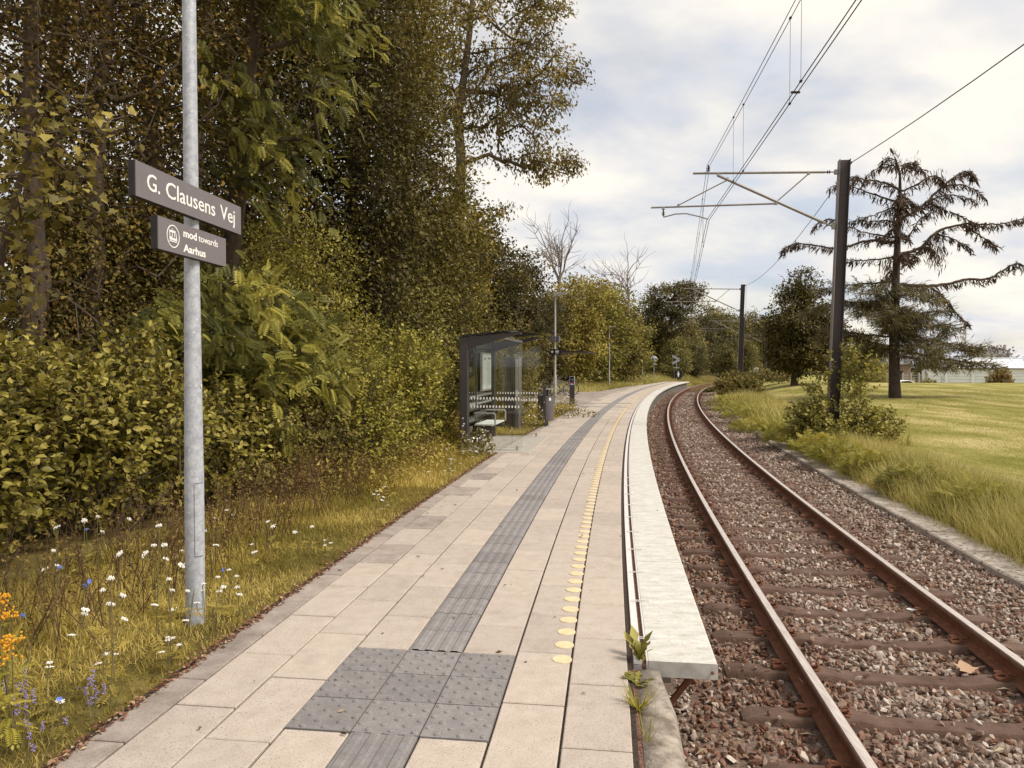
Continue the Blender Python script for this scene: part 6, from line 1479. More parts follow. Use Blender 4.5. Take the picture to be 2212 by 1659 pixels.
def flowers():
    rr = random.Random(5); c7 = lambda u, v: (u / 3.0, 1106 + v / 3.0); c5 = lambda u, v: (737.3 + u / 3.0, 553 + v / 3.0)
    G = 'white wild carrot flowers in the verge'
    A = [(360, 35), (515, 60), (580, 45), (820, 50), (770, 95), (630, 125), (335, 350), (290, 480), (680, 545), (630, 600), (45, 220), (980, 240), (1015, 305), (1100, 335), (1075, 520), (1035, 625), (730, 700), (720, 545), (730, 270), (285, 320)]
    B = [(1170, 295), (1205, 525), (1305, 525), (1380, 525), (1360, 480), (1405, 500), (1330, 170), (1450, 20), (1365, 75), (1190, 665), (1120, 680), (1155, 725), (1160, 600), (1515, 490), (1500, 465), (1575, 455), (1460, 415), (1420, 365)]
    Cc = [(375, 775), (640, 945), (755, 1010), (670, 990), (1070, 860), (275, 870), (285, 1035), (195, 1220), (1090, 890), (350, 1175), (730, 1000)]
    D = [(1930, 180), (2040, 155), (2100, 205), (1850, 180), (1800, 195), (1620, 250), (1945, 85), (2000, 100), (1750, 25), (1805, 40), (1100, 150)]
    rr2 = random.Random(9); A, B, Cc, D = [[q for q in S if rr2.random() > .22] for S in (A, B, Cc, D)]
    for q in A: flower('u', *c7(*q), rr.uniform(.42, .66), 'white wild carrot flower head among brown stems before the hedge, left of the pole', G, rr)
    for q in B: flower('u', *c7(*q), rr.uniform(.22, .42), 'white wild carrot flower head close round the foot of the galvanised pole', G, rr)
    for q in Cc: flower('u', *c7(*q), rr.uniform(.14, .30), 'white wild carrot flower low in the grass nearest the camera, below the pole', G, rr)
    for q in D: flower('u', *c7(*q), rr.uniform(.25, .45), 'white wild carrot flower in the yellow grass past the pole', G, rr)
    for q in [(765, 1090), (805, 1170), (685, 1290), (720, 1330), (695, 1400), (245, 1560), (560, 1380), (965, 1130), (1105, 1125), (790, 1245), (735, 1335), (280, 1650), (230, 1580), (690, 1250), (830, 1290), (260, 1540), (560, 1590), (785, 1080)]: flower('u', *c5(*q), rr.uniform(.3, .6), 'small white flower on the grassy bank in front of the shelter', G, rr)
    G = 'blue chicory flowers'
    for q, l in zip([(300, 440), (480, 430), (437, 548), (215, 600), (1205, 265), (1355, 340), (575, 70), (605, 1180), (245, 1240)], ['left blue chicory flower of the upper pair among the brown stems', 'right blue chicory flower of the upper pair among the brown stems', 'blue chicory flower just below the upper pair', 'lowest and leftmost blue chicory bud on the brown stems', 'blue chicory flower in front of the pole below its hatch', 'blue chicory flower just right of the pole', 'small blue chicory flower high against the hedge', 'tiny blue flower low in the grass', 'tiny blue flower in the grass by the hedge']): flower('c', *c7(*q), rr.uniform(.4, .55), l, G, rr)
    G = 'violet flowers at the lower left'
    for q in [(35, 1115), (555, 1130), (620, 1140), (110, 1265), (570, 1220), (95, 1360), (130, 1525), (195, 1580), (135, 1615), (15, 1205), (365, 1525), (415, 1500), (60, 1130), (165, 1205), (530, 1520), (575, 1350), (360, 1370)]: flower('v', *c7(*q), rr.uniform(.12, .24), 'violet flower spike low in the grass at the lower left corner', G, rr)
    flower('t', *c7(5, 640), .50, 'upper orange-yellow tansy cluster at the left border', 'tansy plants', rr); flower('t', *c7(45, 915), .42, 'lower orange-yellow tansy cluster at the left border', 'tansy plants', rr)
    for kd in FM:
        for m in FM[kd]:
            if id(m) not in _first:
                for ch in list(m.children): bpy.data.objects.remove(ch)
                bpy.data.objects.remove(m)
flowers()

def scraps():
    r = np.random.RandomState(77)
    x, y = 1980, 1327; Y = (EYE - Z_BAL - .03) * F_PX / (y - HOR); mb = MB(); c = (px(x, Y), Y, Z_BAL + .045)
    V = [(c[0] + a + r.uniform(-.01, .01), c[1] + b, c[2] + r.uniform(0, .02)) for b in (-.02, .015, .04) for a in (-.05, -.01, .03, .06)]
    mb.add(V, [(i + 4 * j, i + 1 + 4 * j, i + 5 + 4 * j, i + 4 + 4 * j) for i in range(3) for j in range(2)]); o = mb.build('paper_scrap', M['white'], None); tag(o, 'crumpled white scrap lying on the ballast beside the right rail', 'litter')
    x, y = 2095, 1455; Y = (EYE - Z_BAL - .05) * F_PX / (y - HOR); c = np.array([[px(x, Y), Y - .05, Z_BAL + .05]]); L = Leaves(); L.add(c, np.array([[.15, .9, .35]]), np.array([[.1, -.4, 1.]]), .15, T_MAPLE, .8); o = L.build('dead_leaf', leafmat('large dead leaf', (.2, .1, .05), (.34, .2, .12), (.46, .3, .19), .05, .8)); tag(o, 'large dry tan leaf lying between sleepers near the right rail', 'leaf')
scraps()

def weeds():
    # brown dry stems and seed heads tangled before the hedge
    r = np.random.RandomState(95); mb = MB(); L = Leaves()
    n = 760
    for i in range(n):
        s = r.uniform(.2, 9.5); o = edge_o(s) - r.uniform(.75, 1.9); p0 = Pn(s, o, 0.0); p0 = np.array([p0[0], p0[1], gz(p0[0], p0[1])]); h = r.uniform(.3, .75) * (1 if s < 5 else .8)
        t = p0 + np.array([r.uniform(-.25, .3), r.uniform(-.3, .2), h]); m_ = (p0 + t) / 2 + r.randn(3) * .05 + np.array([0, 0, .08]); mb.tube([p0, m_, t], [.003, .0025, .0012], 4, cap=False)
        k = 14; f = r.uniform(.35, 1, k); ps = p0 + (t - p0) * f[:, None] + r.randn(k, 3) * .035
        L.add(ps, nrm(r.randn(k, 3)), nrm(UP + r.randn(k, 3) * .6), r.uniform(.015, .045, k), T_DIA, np.clip(r.normal(.45, .25, k), 0, 1), width=.8)
    st = mb.build('undergrowth', leafmat('dry stem', (.10, .055, .03), (.17, .10, .05), (.30, .2, .1), .05, .8)); tag(st, 'tangle of brown dry stems in front of the hedge', 'undergrowth', kind='stuff')
    o_ = L.build('weed_leaves', leafmat('weed leaf', (.09, .055, .014), (.20, .13, .03), (.36, .25, .07), .25, .7)); tag(o_, 'small bronze and olive weed leaves among the dry stems before the hedge', 'weeds', kind='stuff')
    # scrubby herbs on the bank up to the shelter
    L = Leaves(); n = 15000; s = r.uniform(5.5, 16.8, n); o = edge_o(s) - r.uniform(.5, 2.7, n); q = Pn(s, o, 0); z = ground_z(q[:, 0], q[:, 1]) + r.rand(n) ** 1.3 * (.15 + .55 * np.clip((edge_o(s) - o) / 2, 0, 1)); q[:, 2] = z
    k = ~((s > 10.4) & (o > -4.6)); q = q[k]; n = len(q)
    L.add(q, nrm(r.randn(n, 3) + UP * .4), nrm(UP + r.randn(n, 3) * .5), r.uniform(.03, .085, n), T_DIA, np.clip(.2 + .6 * patch(q[:, 0], q[:, 1], .8, 4) + r.normal(0, .18, n), 0, 1), width=.8)
    o_ = L.build('bank_weeds', LM['grass']); tag(o_, 'yellowing herbs and weeds covering the bank before the shelter', 'weeds', kind='stuff')
    # reddish dry grass tuft against the hedge
    mb = Leaves(); X, Y = px(640, 9.6), 9.6; n = 260; z0 = gz(X, Y)
    pos = np.stack([X + r.randn(n) * .06, Y + r.randn(n) * .06, np.full(n, z0)], -1); mb.add(pos, nrm(np.stack([r.randn(n) * .28 + .28, r.randn(n) * .28, np.ones(n)], -1)), nrm(r.randn(n, 3)), r.uniform(.35, .75, n), T_BLADE, np.clip(r.normal(.5, .2, n), 0, 1), width=.012)
    o_ = mb.build('dry_grass_tuft', leafmat('reddish dry grass', (.18, .085, .035), (.32, .17, .08), (.48, .3, .16), .2, .8)); tag(o_, 'tuft of reddish dry grass standing against the hedge right of the pole', 'grass tuft')
    # plants rooted in the joint beside the slab edge
    def rosette(name, label, seed, s, o, n, ln, tm, m, up, w):
        r = np.random.RandomState(seed); root = thing(name, label, 'weed', P(s, o, -.03), 0); L = Leaves(); a = r.uniform(0, 2 * PI, n)
        ax = nrm(np.stack([np.cos(a), np.sin(a), up * r.uniform(.6, 1.5, n)], -1)); L.add(np.zeros((n, 3)) + r.randn(n, 3) * .006, ax, nrm(UP - ax * .2), ln * r.uniform(.6, 1.15, n), tm, np.clip(r.normal(.55, .2, n), 0, 1), width=w); L.build('leaf', m, root); return root
    T_DAND = (np.array([(0, 0, 0), (.04, .2, .05), (.17, .26, .07), (.06, .38, .08), (.21, .50, .08), (.08, .6, .07), (.22, .74, .04), (.0, 1, -.06), (-.22, .74, .04), (-.08, .6, .07), (-.21, .5, .08), (-.06, .38, .08), (-.17, .26, .07), (-.04, .2, .05)], float), [np.array([(0, 1, 13, 13)])[:, :3], np.array([(1, 3, 11, 13), (3, 5, 9, 11)]), np.array([(1, 2, 3), (3, 4, 5), (5, 6, 7), (7, 8, 9), (9, 10, 11), (11, 12, 13), (5, 7, 9)])])
    rosette('dandelion', 'tall ragged dandelion growing in the joint at the corner of the edge plate', 96, .98, -1.17, 15, .19, T_DAND, LM['alder'], 1.9, .6)
    rosette('dandelion', 'small flat dandelion rosette in the joint below the edge plate', 97, .70, -1.20, 16, .10, T_DAND, LM['alder'], .5, .8)
    rosette('plantain', 'spiky narrow-leaved green plant in the joint by the rough kerb', 98, .42, -1.20, 34, .15, T_BLADE, LM['lush'], .6, .075)
    rosette('grass_sprig', 'thin wispy sprig in the joint at the lower edge of the picture', 99, .12, -1.17, 16, .2, T_BLADE, LM['lush'], 1.4, .02)
weeds()

def joint_moss():
    # small aster-like clump with pale flowers beside the bin, and weeds climbing before the shelter
    r = np.random.RandomState(101)
    for lab, X, Y, rad, h, n in (('white-flowered bushy weed at the foot of the near lamp post', px(1206, 26.5), 26.5, .75, .75, 900), ('low weeds with pale flowers spilling onto the slabs behind the bin', px(1240, 24.0), 24.0, .8, .3, 500), ('leafy weed climbing in front of the info pillar', px(1150, 19.6), 19.6, .35, .85, 350), ('white-flowered weed at the near corner of the shelter floor', px(1030, 13.6), 13.6, .35, .55, 380)):
        root = thing('flowering_weed', lab, 'weed', (X, Y, 0)); L = Leaves(); a = r.uniform(0, 2 * PI, n); rr = rad * np.sqrt(r.rand(n)); z = h * r.rand(n) * (1 - .5 * rr / rad)
        pos = np.stack([rr * np.cos(a), rr * np.sin(a), z], -1); L.add(pos, nrm(r.randn(n, 3) + UP * .5), nrm(UP + r.randn(n, 3) * .6), r.uniform(.04, .10, n), T_DIA, np.clip(r.normal(.5, .2, n), 0, 1), width=.7); L.build('foliage', LM['olive'], root)
        F = Leaves(); m = n // 5; q = pos[:m] + np.array([0, 0, .06]) + r.randn(m, 3) * .04; F.add(q, nrm(r.randn(m, 3)), nrm(UP + r.randn(m, 3) * .7), r.uniform(.025, .05, m), T_DIA, .5, width=1.5); F.build('blossoms', M['umbel'], root)
joint_moss()

# ------------------------------------------------------------------ right side: green verge clumps, shrub round the mast, bushes
def right_side():
    r0 = random.Random(8)
    def clump(label, seed, X, Y, rad, h, n, size, m, tm, name='verge_plant', cat='plant', base=.55, z=None, group=None, wd=1.0):
        r = np.random.RandomState(seed); root = thing(name, label, cat, (X, Y, gz(X, Y) if z is None else z), 0, group); L = Leaves()
        a = r.uniform(0, 2 * PI, n); rr = rad * np.sqrt(r.rand(n)); z = h * np.sqrt(np.maximum(0, 1 - (rr / rad) ** 2 * .85)) * r.uniform(.35, 1.05, n); pos = np.stack([rr * np.cos(a), rr * np.sin(a), z], -1)
        out = np.stack([np.cos(a), np.sin(a), np.zeros(n)], -1)
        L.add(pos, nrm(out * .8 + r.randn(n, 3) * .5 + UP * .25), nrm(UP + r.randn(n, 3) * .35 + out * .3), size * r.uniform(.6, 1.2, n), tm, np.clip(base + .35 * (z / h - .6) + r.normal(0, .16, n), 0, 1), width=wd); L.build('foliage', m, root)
        st = MB()
        for i in range(10): j = r.randint(n); st.tube([(pos[j][0] * .3, pos[j][1] * .3, -.05), pos[j] * np.array([.8, .8, .6]), pos[j]], .006, 4, cap=False)
        st.build('stem', M['twig'], root); return root
    G = 'green leafy clumps along the kerb'
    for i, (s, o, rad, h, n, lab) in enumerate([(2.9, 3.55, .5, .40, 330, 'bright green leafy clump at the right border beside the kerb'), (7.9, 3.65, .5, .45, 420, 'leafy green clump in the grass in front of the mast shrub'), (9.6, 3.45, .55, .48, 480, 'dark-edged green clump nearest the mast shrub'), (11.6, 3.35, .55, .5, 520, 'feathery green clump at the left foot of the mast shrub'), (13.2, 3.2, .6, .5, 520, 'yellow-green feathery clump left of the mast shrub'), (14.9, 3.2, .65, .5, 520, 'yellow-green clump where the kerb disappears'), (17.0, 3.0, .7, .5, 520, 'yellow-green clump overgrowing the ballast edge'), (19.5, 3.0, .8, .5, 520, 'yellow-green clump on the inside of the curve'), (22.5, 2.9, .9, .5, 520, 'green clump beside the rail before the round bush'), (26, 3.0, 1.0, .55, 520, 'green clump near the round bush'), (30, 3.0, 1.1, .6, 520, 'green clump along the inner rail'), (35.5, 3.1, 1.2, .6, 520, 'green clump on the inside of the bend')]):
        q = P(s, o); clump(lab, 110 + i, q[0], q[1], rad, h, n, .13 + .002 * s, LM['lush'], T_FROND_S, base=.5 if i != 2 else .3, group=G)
    # tall shrub round the near mast
    x, y = MASTS[1]
    o = SHRUB('mast_shrub', 'tall leafy shrub growing round the foot of the near mast', 'shrub', 130, [(-.1, -.35, .6, 1.1, .75, .6), (.85, -.3, .45, .75, .7, .5), (-.65, -.3, .55, .6, .7, .5), (.38, -.5, 1.6, .42, .42, .7), (-.42, -.4, 1.35, .36, .4, .5), (.22, -.5, 2.25, .24, .28, .45), (-.3, -.45, 1.95, .18, .2, .3), (.62, -.5, 1.9, .2, .25, .3)], 34, .095, LM['alder'], (x, y, gz(x, y)), 8, 900, base=.68, lw=1.2)
    o = SHRUB('hawthorn_bush', 'round green bush at the foot of the second mast', 'bush', 131, [(0, 0, .75, 1.2, 1.0, .85), (.7, .1, .6, .8, .8, .7)], 20, .14, LM['olive'], (px(1592, 44), 44, gz(px(1592, 44), 44)), 8, 800, base=.5)
    for k, (X, Y, rr, lab) in enumerate([(px(1668, 60), 60, 1.3, 'low pale bush between the round bush and the dark tree'), (px(1640, 75), 75, 1.6, 'low bush beneath the far masts'), (px(1545, 62), 62, .9, 'small bush beside the rails at the bend'), (px(1690, 70), 70, 1.5, 'low bush left of the dark round tree')]):
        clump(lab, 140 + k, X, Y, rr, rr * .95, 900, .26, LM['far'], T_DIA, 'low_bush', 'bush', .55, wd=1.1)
    # dark round tree
    X, Y = px(1722, 53), 53.0
    o = make_tree('linden_tree', 'dark rounded tree on the lawn left of the spruce', 'tree', 150, [(0, 0, 4.0, 2.25, 2.2, 3.0), (.3, 0, 6.8, 1.35, 1.4, 1.7), (-.1, 0, 2.2, 2.0, 2.1, 1.5), (1.5, 0, 3.4, 1.9, 2.0, 2.6), (.0, 0, 8.3, .5, .5, .6)], [(-.2, 0, -.3), (-.1, 0, 2), (.1, 0, 4), (.2, 0, 6.5), (.2, 0, 8.6)], 520, 50, .30, .21, LM['dark'], M['bark'], .26, .012, base=.48, tint_c=.16, shell=.35); place(o, X, Y)
right_side()

def spruce():
    Y = 38.0; X = px(1933, Y); z0 = gz(X, Y); k = Y / F_PX
    def q(u, v, dy=0.0): x = 1678.7 + u * .3373; y = 318.2 + v * .3373; return np.array([(x - 1933) * k + 0.0, dy, EYE + (HOR - y) * k - z0])
    root = thing('spruce_tree', 'tall sparse spruce with drooping ragged branches on the lawn', 'tree', (X, Y, z0)); r = np.random.RandomState(160)
    mb = MB(); tr = [(757, 1640), (752, 1500), (746, 1200), (750, 900), (757, 700), (765, 500), (772, 300), (770, 180), (745, 90), (722, 52)]
    pts = [q(*a) for a in tr]; mb.tube(pts, [.32, .27, .235, .20, .165, .125, .085, .055, .03, .012], 12); mb.build('trunk', M['bark_red'], root, smooth=True)
    BR = [[(770, 150), (690, 110), (580, 180)], [(780, 150), (850, 120), (910, 185)], [(775, 130), (820, 108), (885, 96)], [(750, 95), (700, 75), (660, 100)], [(775, 290), (700, 250), (620, 235), (500, 225), (440, 215), (330, 260)], [(765, 360), (640, 310), (520, 252), (450, 225)], [(785, 290), (880, 245), (980, 190), (1040, 205), (1065, 245)], [(770, 480), (930, 370), (1050, 260), (1180, 165), (1250, 150), (1290, 180)], [(1060, 255), (1150, 250), (1230, 290), (1280, 340)], [(940, 360), (1040, 320), (1130, 330), (1230, 360)], [(770, 400), (860, 390), (1000, 365), (1075, 390)], [(760, 500), (700, 470), (620, 470), (490, 462)], [(755, 380), (700, 400), (600, 440), (520, 450)], [(760, 580), (600, 555), (440, 505)], [(755, 615), (600, 600), (440, 635), (350, 640), (200, 612), (130, 610), (65, 645)], [(760, 690), (900, 650), (1000, 550), (1180, 500), (1330, 505), (1470, 485), (1600, 455)], [(1000, 560), (1120, 600), (1220, 670)], [(1180, 500), (1300, 560), (1440, 625)], [(1090, 420), (1180, 470), (1250, 520)], [(750, 700), (600, 720), (430, 710)], [(755, 720), (860, 720), (960, 640), (1040, 660)], [(755, 880), (900, 890), (1060, 880), (1200, 850), (1330, 845), (1420, 800), (1520, 750), (1610, 800), (1640, 850)], [(980, 900), (1080, 960), (1180, 1060), (1275, 1130)], [(760, 560), (830, 570), (900, 470), (970, 420)], [(420, 510), (330, 455), (240, 510)], [(440, 215), (390, 240), (330, 262)]]
    LO = [[(745, 860), (600, 870), (430, 880), (330, 900)], [(740, 1000), (560, 990), (420, 985), (220, 1060)], [(735, 1210), (600, 1200), (430, 1180), (330, 1200)], [(730, 1280), (580, 1240), (450, 1190), (340, 1180)], [(745, 1080), (900, 1060), (1110, 1035)], [(745, 1130), (900, 1150), (1090, 1130), (1180, 1140)], [(745, 1230), (950, 1240), (1150, 1260), (1275, 1290)], [(745, 1290), (1000, 1340), (1200, 1370), (1400, 1385)], [(745, 960), (850, 950), (980, 990)], [(745, 1160), (640, 1110), (500, 1060)], [(745, 1190), (860, 1200), (1000, 1230), (1110, 1190)], [(745, 1320), (860, 1350), (960, 1390), (1050, 1390)], [(745, 1050), (650, 1020), (540, 1000)], [(740, 940), (640, 920), (520, 930)]]
    br = MB(); up_L = Leaves(); lo_L = Leaves()
    def lay(line, dy, low):
        P3 = [q(a, b, dy * i / max(1, len(line) - 1)) for i, (a, b) in enumerate(line)]
        L0 = sum(np.linalg.norm(P3[i + 1] - P3[i]) for i in range(len(P3) - 1)); n = len(P3)
        # smooth through the points
        S = []
        for i in range(n - 1):
            p0, p1, p2, p3 = P3[max(i - 1, 0)], P3[i], P3[i + 1], P3[min(i + 2, n - 1)]
            for t in np.linspace(0, 1, 6, endpoint=False): S.append(.5 * ((2 * p1) + (-p0 + p2) * t + (2 * p0 - 5 * p1 + 4 * p2 - p3) * t * t + (-p0 + 3 * p1 - 3 * p2 + p3) * t ** 3))
        S.append(P3[-1]); S = np.array(S) + r.randn(len(S), 3) * .02
        br.tube(S, list(np.linspace(.028 + .010 * L0, .012, len(S))), 6)
        m = int(L0 * (40 if not low else 54)); f = r.rand(m) ** .85; idx = f * (len(S) - 1); i0 = np.minimum(idx.astype(int), len(S) - 2); pos = S[i0] + (S[i0 + 1] - S[i0]) * (idx - i0)[:, None]; tang = nrm(S[i0 + 1] - S[i0])
        side = nrm(np.cross(tang, UP)) * r.choice([-1, 1], m)[:, None]
        if not low:
            ax = nrm(side * r.uniform(.1, .8, (m, 1)) + tang * .35 - UP * r.uniform(.3, 1.2, (m, 1)) + r.randn(m, 3) * .2); ln = r.uniform(.18, .55, m) * (1 + .35 * (r.rand(m) < .12))
            up_L.add(pos, ax, nrm(r.randn(m, 3)), ln, T_DIA, np.clip(r.normal(.45, .2, m), 0, 1), width=.27)
            e = pos + ax * (ln * .5)[:, None]; a2 = nrm(ax * .8 + r.randn(m, 3) * .55 - UP * .3); up_L.add(e, a2, nrm(r.randn(m, 3)), ln * .55, T_DIA, np.clip(r.normal(.45, .2, m), 0, 1), width=.26)
            a3 = nrm(tang * .5 + r.randn(m, 3) * .6 + UP * .2); up_L.add(pos, a3, nrm(r.randn(m, 3)), ln * .35, T_DIA, np.clip(r.normal(.4, .2, m), 0, 1), width=.3)
        else:
            # flat sprays: side twigs with needle tufts, tips lifting
            ax = nrm(side * r.uniform(.5, 1.1, (m, 1)) + tang * .6 + UP * r.uniform(-.45, .25, (m, 1)) + r.randn(m, 3) * .2); ln = r.uniform(.35, .95, m)
            for j in range(7):
                g = (j + .5) / 7; pp = pos + ax * (ln * g)[:, None]; pp[:, 2] -= .10 * np.sin(g * PI); a2 = nrm(ax + r.randn(m, 3) * .30 + UP * (.12 if j > 3 else -.12)); lo_L.add(pp, a2, nrm(UP + r.randn(m, 3) * .6), r.uniform(.22, .46, m), T_DIA, np.clip(r.normal(.40 + .4 * g, .16, m), 0, 1), width=.15)
            k2 = r.rand(m) < .45; a4 = nrm(-UP * 1.0 + r.randn(m, 3) * .35); lo_L.add((pos + ax * (ln * .6)[:, None])[k2], a4[k2], nrm(r.randn(m, 3))[k2], r.uniform(.2, .5, m)[k2], T_DIA, np.clip(r.normal(.25, .15, m), 0, 1)[k2], width=.2)
    for l in BR: lay(l, r.uniform(-.8, .8), False)
    for l in LO: lay(l, r.uniform(-1.2, 1.2), True)
    for i in range(15):                       # branches towards and away from the viewer
        v = r.uniform(900, 1330); a = r.uniform(-220, 260); d = r.choice([-1, 1]) * r.uniform(1.2, 2.6); lay([(748, v), (748 + a * .5, v + 5), (748 + a, v + r.uniform(10, 70))], d, True)
    for i in range(9):
        v = r.uniform(330, 800); a = r.uniform(-120, 120); d = r.choice([-1, 1]) * r.uniform(.8, 1.8); lay([(762, v), (762 + a * .5, v - 15), (762 + a, v + r.uniform(10, 60))], d, False)
    for c, n in (((740, 95), 90), ((765, 420), 260), ((755, 470), 200), ((1010, 640), 160), ((1030, 370), 120), ((850, 140), 120), ((985, 200), 80), ((1000, 700), 120), ((700, 760), 120)):
        cc = q(*c); pos = cc + r.randn(n, 3) * np.array([.22, .25, .3]); up_L.add(pos, nrm(-UP + r.randn(n, 3) * .3), nrm(r.randn(n, 3)), r.uniform(.2, .5, n), T_DIA, np.clip(r.normal(.55, .2, n), 0, 1), width=.18)
    br.build('limbs', M['bark'], root); up_L.build('bare_crown', LM['brownneedle'], root); lo_L.build('green_crown', LM['needle'], root)
    b = MB(); t = q(716, 46); sp = [(-.14, 0, -.10), (-.05, 0, -.02), (.0, 0, .05), (.03, 0, .12), (.05, 0, .17), (.085, 0, .175), (.115, 0, .165)]
    b.tube([(t[0] + X - a * 1.1, Y, t[2] + z0 + .02 + c * 1.1) for a, _, c in sp], [.012, .045, .072, .06, .042, .022, .003], 8)
    o = b.build('bird', M['bark'], None, smooth=True); tag(o, 'small dark bird perched on the very top of the spruce', 'bird')
spruce()

def background():
    # white industrial hall beyond the lawn's crest
    Y0 = 112.0; gx = px(2000.8, Y0); zb = -2.9
    root = thing('white_hall', 'long white corrugated hall with a pale sloping metal roof beyond the lawn', 'building', (gx, Y0, zb), R(-27))
    wh = mat('white cladding', (.78, .81, .85), (.86, .88, .90), 1.5, .5, spec=.4); wroof = mat('pale metal roof', (.74, .75, .76), (.84, .84, .82), .35, .45, spec=.5); grey = mat('grey plinth', (.20, .18, .19), (.26, .235, .24), 1, .7); bluep = mat('roof light', (.36, .42, .48), None, rough=.2, spec=.6)
    Hh = EYE + (HOR - 796.5) * Y0 / F_PX - zb; Lh = 32
    mb = MB(); n = int(Hh / .42)
    prof = []
    for i in range(n + 1): z = i * Hh / n; prof += [(-.10 if i % 2 else 0, z)]
    vs = []; fs = []
    zz = []
    for i in range(n):
        z = i * Hh / n; dz = Hh / n; zz += [(0, z), (0, z + dz * .55), (-.11, z + dz * .66), (-.11, z + dz * .93)]
    zz.append((0, Hh))
    for x in (0, Lh): vs += [(x, d, z) for d, z in zz]
    k = len(zz); fs = [(i, k + i, k + i + 1, i + 1) for i in range(k - 1)]
    mb.add(vs, fs); mb.add([(0, 0, 0), (0, 24, 0), (0, 24, Hh), (0, 0, Hh)], [(3, 2, 1, 0)]); mb.build('wall', wh, root)
    rz = EYE + (HOR - 777.5) * (Y0 + 9) / F_PX - zb
    mb = MB(); mb.prism([(2.2, -.3, Hh + .05), (2.2, 9, rz), (Lh, 9, rz), (Lh, -.3, Hh + .05)], (0, 0, .08)); mb.prism([(2.2, -.3, Hh + .0), (2.2, 9, rz - .05), (2.2, 16, Hh)], (.1, 0, 0)); rf = mb.build('roof', wroof, root)
    mb = MB()
    for i, x in enumerate(np.arange(4.5, Lh - 3, 2.4)):
        mb.tube([(x, -.2, Hh + .16), (x, 9, rz + .12)], .05, 4)
    mb.tube([(2, 9, rz + .22), (Lh, 9, rz + .22)], .10, 6); mb.build('roof_ribs', wh, rf)
    for x in (13.2, 20.6): 
        mb = MB(); mb.prism([(x, 1.6, Hh + .17 + (rz - Hh) * .2), (x, 8.2, rz - .02), (x + 2.2, 8.2, rz - .02), (x + 2.2, 1.6, Hh + .17 + (rz - Hh) * .2)], (0, 0, .08)); mb.build('roof_light', bluep, rf)
    mb = MB()
    for x in (2.6, 6.0, 8.4): mb = MB(); mb.bbox((x, -.2, Hh * .48), (.42, .3, Hh * .94), .02); mb.build('column', wh, root)
    mb = MB(); mb.tube([(.15, -.25, 0), (.15, -.25, Hh)], .12, 6); mb.build('downpipe', wh, root)
    mb = MB(); mb.box((20, -.16, .75), (24, .2, 1.5)); mb.build('plinth', grey, root)
    mb = MB(); mb.tube([(-.2, -.35, Hh + .02), (Lh, -.35, Hh + .02)], .09, 6); mb.tube([(10.4, -.6, 1.2), (8.6, -.6, .1 + Hh * .45)], .06, 5); mb.build('gutter', grey, root)
    # wire fence with posts
    fr = thing('mesh_fence', 'low wire mesh fence with posts left of the white hall', 'fence', (px(1862, 98), 98, -2.4), R(-2)); W = px(2000, 98) - px(1862, 98)
    for i in range(9): mb = MB(); mb.bbox((W * i / 8, 0, 1.55), (.20, .20, 3.1), .01); mb.build('post', M['galv_dull'], fr)
    mb = MB()
    for j in range(6): mb.tube([(0, 0, 1.0 + j * .36), (W, 0, 1.0 + j * .36)], .022, 4)
    for i in range(60): mb.tube([(W * i / 60, 0, .6), (W * i / 60, 0, 2.85)], .010, 3)
    mb.build('wire_mesh', M['galv_dull'], fr)
    # brown brick house glimpsed under the trees
    hs = thing('brick_house', 'small brown brick house glimpsed behind the fence under the trees', 'house', (px(1888, 118), 118, -2.6), 0)
    mb = MB(); mb.box((0, 0, 2.2), (8.5, 6, 4.4)); mb.build('wall', mat('brown brick', (.22, .155, .11), (.30, .21, .155), 8, .9), hs)
    mb = MB(); mb.prism([(-4.6, -3.4, 4.4), (4.6, -3.4, 4.4), (4.6, 0, 5.6), (-4.6, 0, 5.6)], (0, 0, .15)); mb.build('roof', mat('grey roof', (.20, .19, .19), None, rough=.8), hs)
    mb = MB(); mb.box((2.2, -3.02, 2.8), (1.6, .1, 1.3)); mb.build('window', M['black'], hs)
    # car roof just over the crest
    cr = thing('parked_car', 'white parked car of which only the roof shows above the lawn crest', 'car', (px(1946, 92), 92, -1.62), R(8))
    prof = [(-2.1, .35), (-2.12, .75), (-1.7, .92), (-1.0, .98), (-.45, 1.42), (.7, 1.47), (1.5, 1.05), (2.05, .95), (2.15, .6), (2.1, .3)]
    mb = MB(); mb.prism([(x, -.85, z) for x, z in prof], (0, 1.7, 0)); mb.build('body', M['white'], cr)
    mb = MB(); mb.prism([(-.9, -.856, .99), (-.42, -.856, 1.36), (.65, -.856, 1.40), (1.3, -.856, 1.05)], (0, -.004, 0)); mb.build('window', M['black'], cr)
    for x in (-1.35, 1.35):
        for y in (-.8, .8): mb = MB(); mb.lathe([(.33, -.1), (.33, .1)], 18, (x, y, .33), M=Matrix.Rotation(PI / 2, 3, 'X')); mb.build('wheel', M['black'], cr)
    # flag pole with limp pennant
    fp = thing('flagpole', 'tall white flagpole with a limp pale pennant behind the hall', 'flagpole', (px(2086, 128), 128, -2.8))
    mb = MB(); mb.lathe([(.13, 0), (.09, EYE + (HOR - 711) * 128 / F_PX + 2.8)], 10); mb.lathe([(.0, 0), (.16, .1), (0, .25)], 8, (0, 0, EYE + (HOR - 711) * 128 / F_PX + 2.8), cap=False); mb.build('pole', M['white'], fp)
    zt = EYE + (HOR - 714) * 128 / F_PX + 2.8; mb = MB(); vs = []
    for i in range(13): z = zt - i * .22; w = .35 + .7 * math.exp(-((i - 4) / 2.2) ** 2); vs += [(-.1, 0, z), (-.1 - w * .5, .12 * math.sin(i), z - .05), (-.1 - w, .05, z - .1 * (i % 2))]
    fs = [];
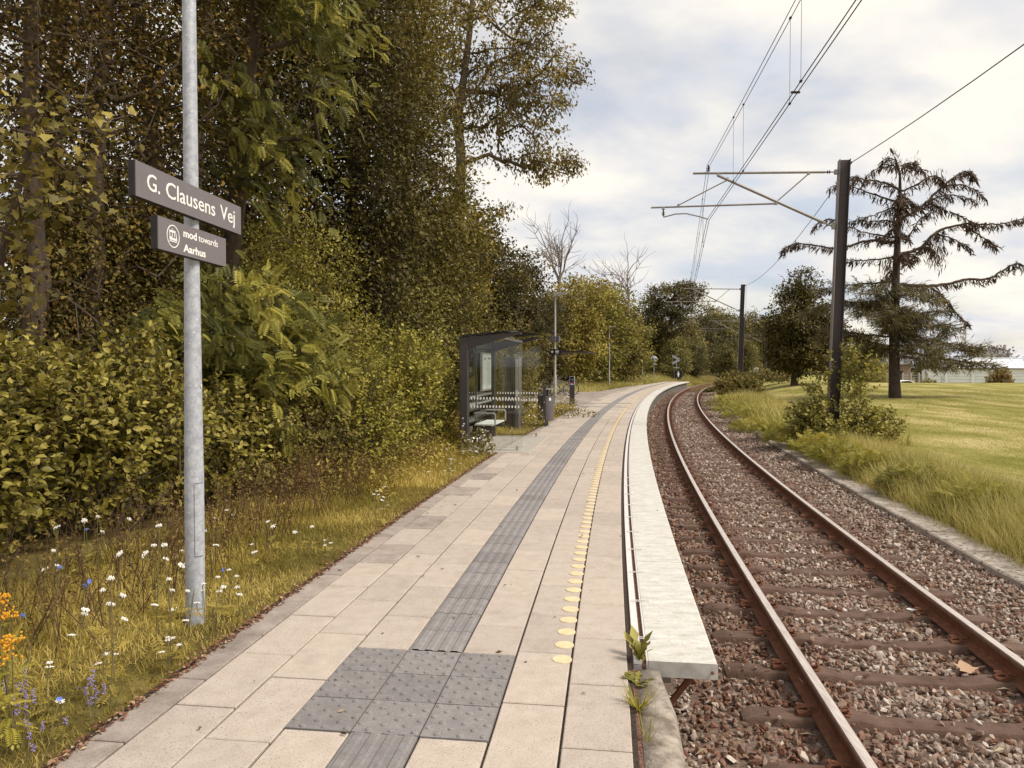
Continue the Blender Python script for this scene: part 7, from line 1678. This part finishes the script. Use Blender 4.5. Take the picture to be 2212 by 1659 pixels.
    for i in range(12):
        for j in range(2): fs.append((i * 3 + j, i * 3 + j + 1, i * 3 + 4 + j, i * 3 + 3 + j))
    mb.add(vs, fs); mb.build('pennant', mat('pennant', (.62, .60, .60), None, rough=.8), fp)
    # dark bush on the crest and its lower neighbour
    o = SHRUB('crest_bush', 'brownish round bush standing before the white hall', 'bush', 171, [(0, 0, 1.4, 1.4, 1.2, 1.3), (.3, 0, 2.2, .7, .7, .8)], 22, .22, LM['brown'], (px(2160, 84), 84, -1.7), 7, 420, base=.75)
    SHRUB('crest_bush', 'tiny green bush at the left corner of the white hall', 'bush', 172, [(0, 0, .6, .8, .7, .6)], 8, .2, LM['far'], (px(2009, 86), 86, -1.2), 7, 120, base=.5)
    # long pale barrier along the hall foot
    mb = MB(); mb.box((0, 0, 0), (26, .2, .25)); o = mb.build('low_wall', M['white'], None); o.location = (px(2212, 88), 88, -.62); tag(o, 'low white edging just above the lawn crest at the right border', 'low wall')
    # wooded hill far away, its colours greyed to stand in for haze
    r = np.random.RandomState(181); Yh = 620.0; nx, ny = 70, 26; xs = np.linspace(px(1960, Yh), px(2420, Yh), nx); ys = np.linspace(Yh - 60, Yh + 90, ny); Xg, Yg = np.meshgrid(xs, ys, indexing='ij')
    u = (Xg / Yg * F_PX + CX); h = 15.5 * np.exp(-((u - 2118) / 46) ** 2) + 9 * np.exp(-((u - 2165) / 22) ** 2) + 5.0 * np.exp(-((u - 2216) / 16) ** 2) + 2
    h = h * np.exp(-((Yg - Yh) / 60) ** 2) + r.uniform(0, 1.6, h.shape); V = np.stack([Xg, Yg, h - 3], -1).reshape(-1, 3); idx = np.arange(nx * ny).reshape(nx, ny); F = np.stack([idx[:-1, :-1], idx[1:, :-1], idx[1:, 1:], idx[:-1, 1:]], -1).reshape(-1, 4)
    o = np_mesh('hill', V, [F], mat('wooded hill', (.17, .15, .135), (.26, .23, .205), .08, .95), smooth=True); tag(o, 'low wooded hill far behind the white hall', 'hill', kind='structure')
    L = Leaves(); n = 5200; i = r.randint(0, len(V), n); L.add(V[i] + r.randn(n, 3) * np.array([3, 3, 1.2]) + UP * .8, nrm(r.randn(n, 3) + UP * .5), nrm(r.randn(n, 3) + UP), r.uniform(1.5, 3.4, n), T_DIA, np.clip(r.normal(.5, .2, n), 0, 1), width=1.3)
    o = L.build('hill_forest', leafmat('hazy far wood', (.15, .135, .125), (.215, .195, .175), (.28, .255, .225), .1, .8)); tag(o, 'far-off greyish wood covering the hill', 'forest', kind='stuff')  # leaf tones paled with painted haze, like the hill below
background()
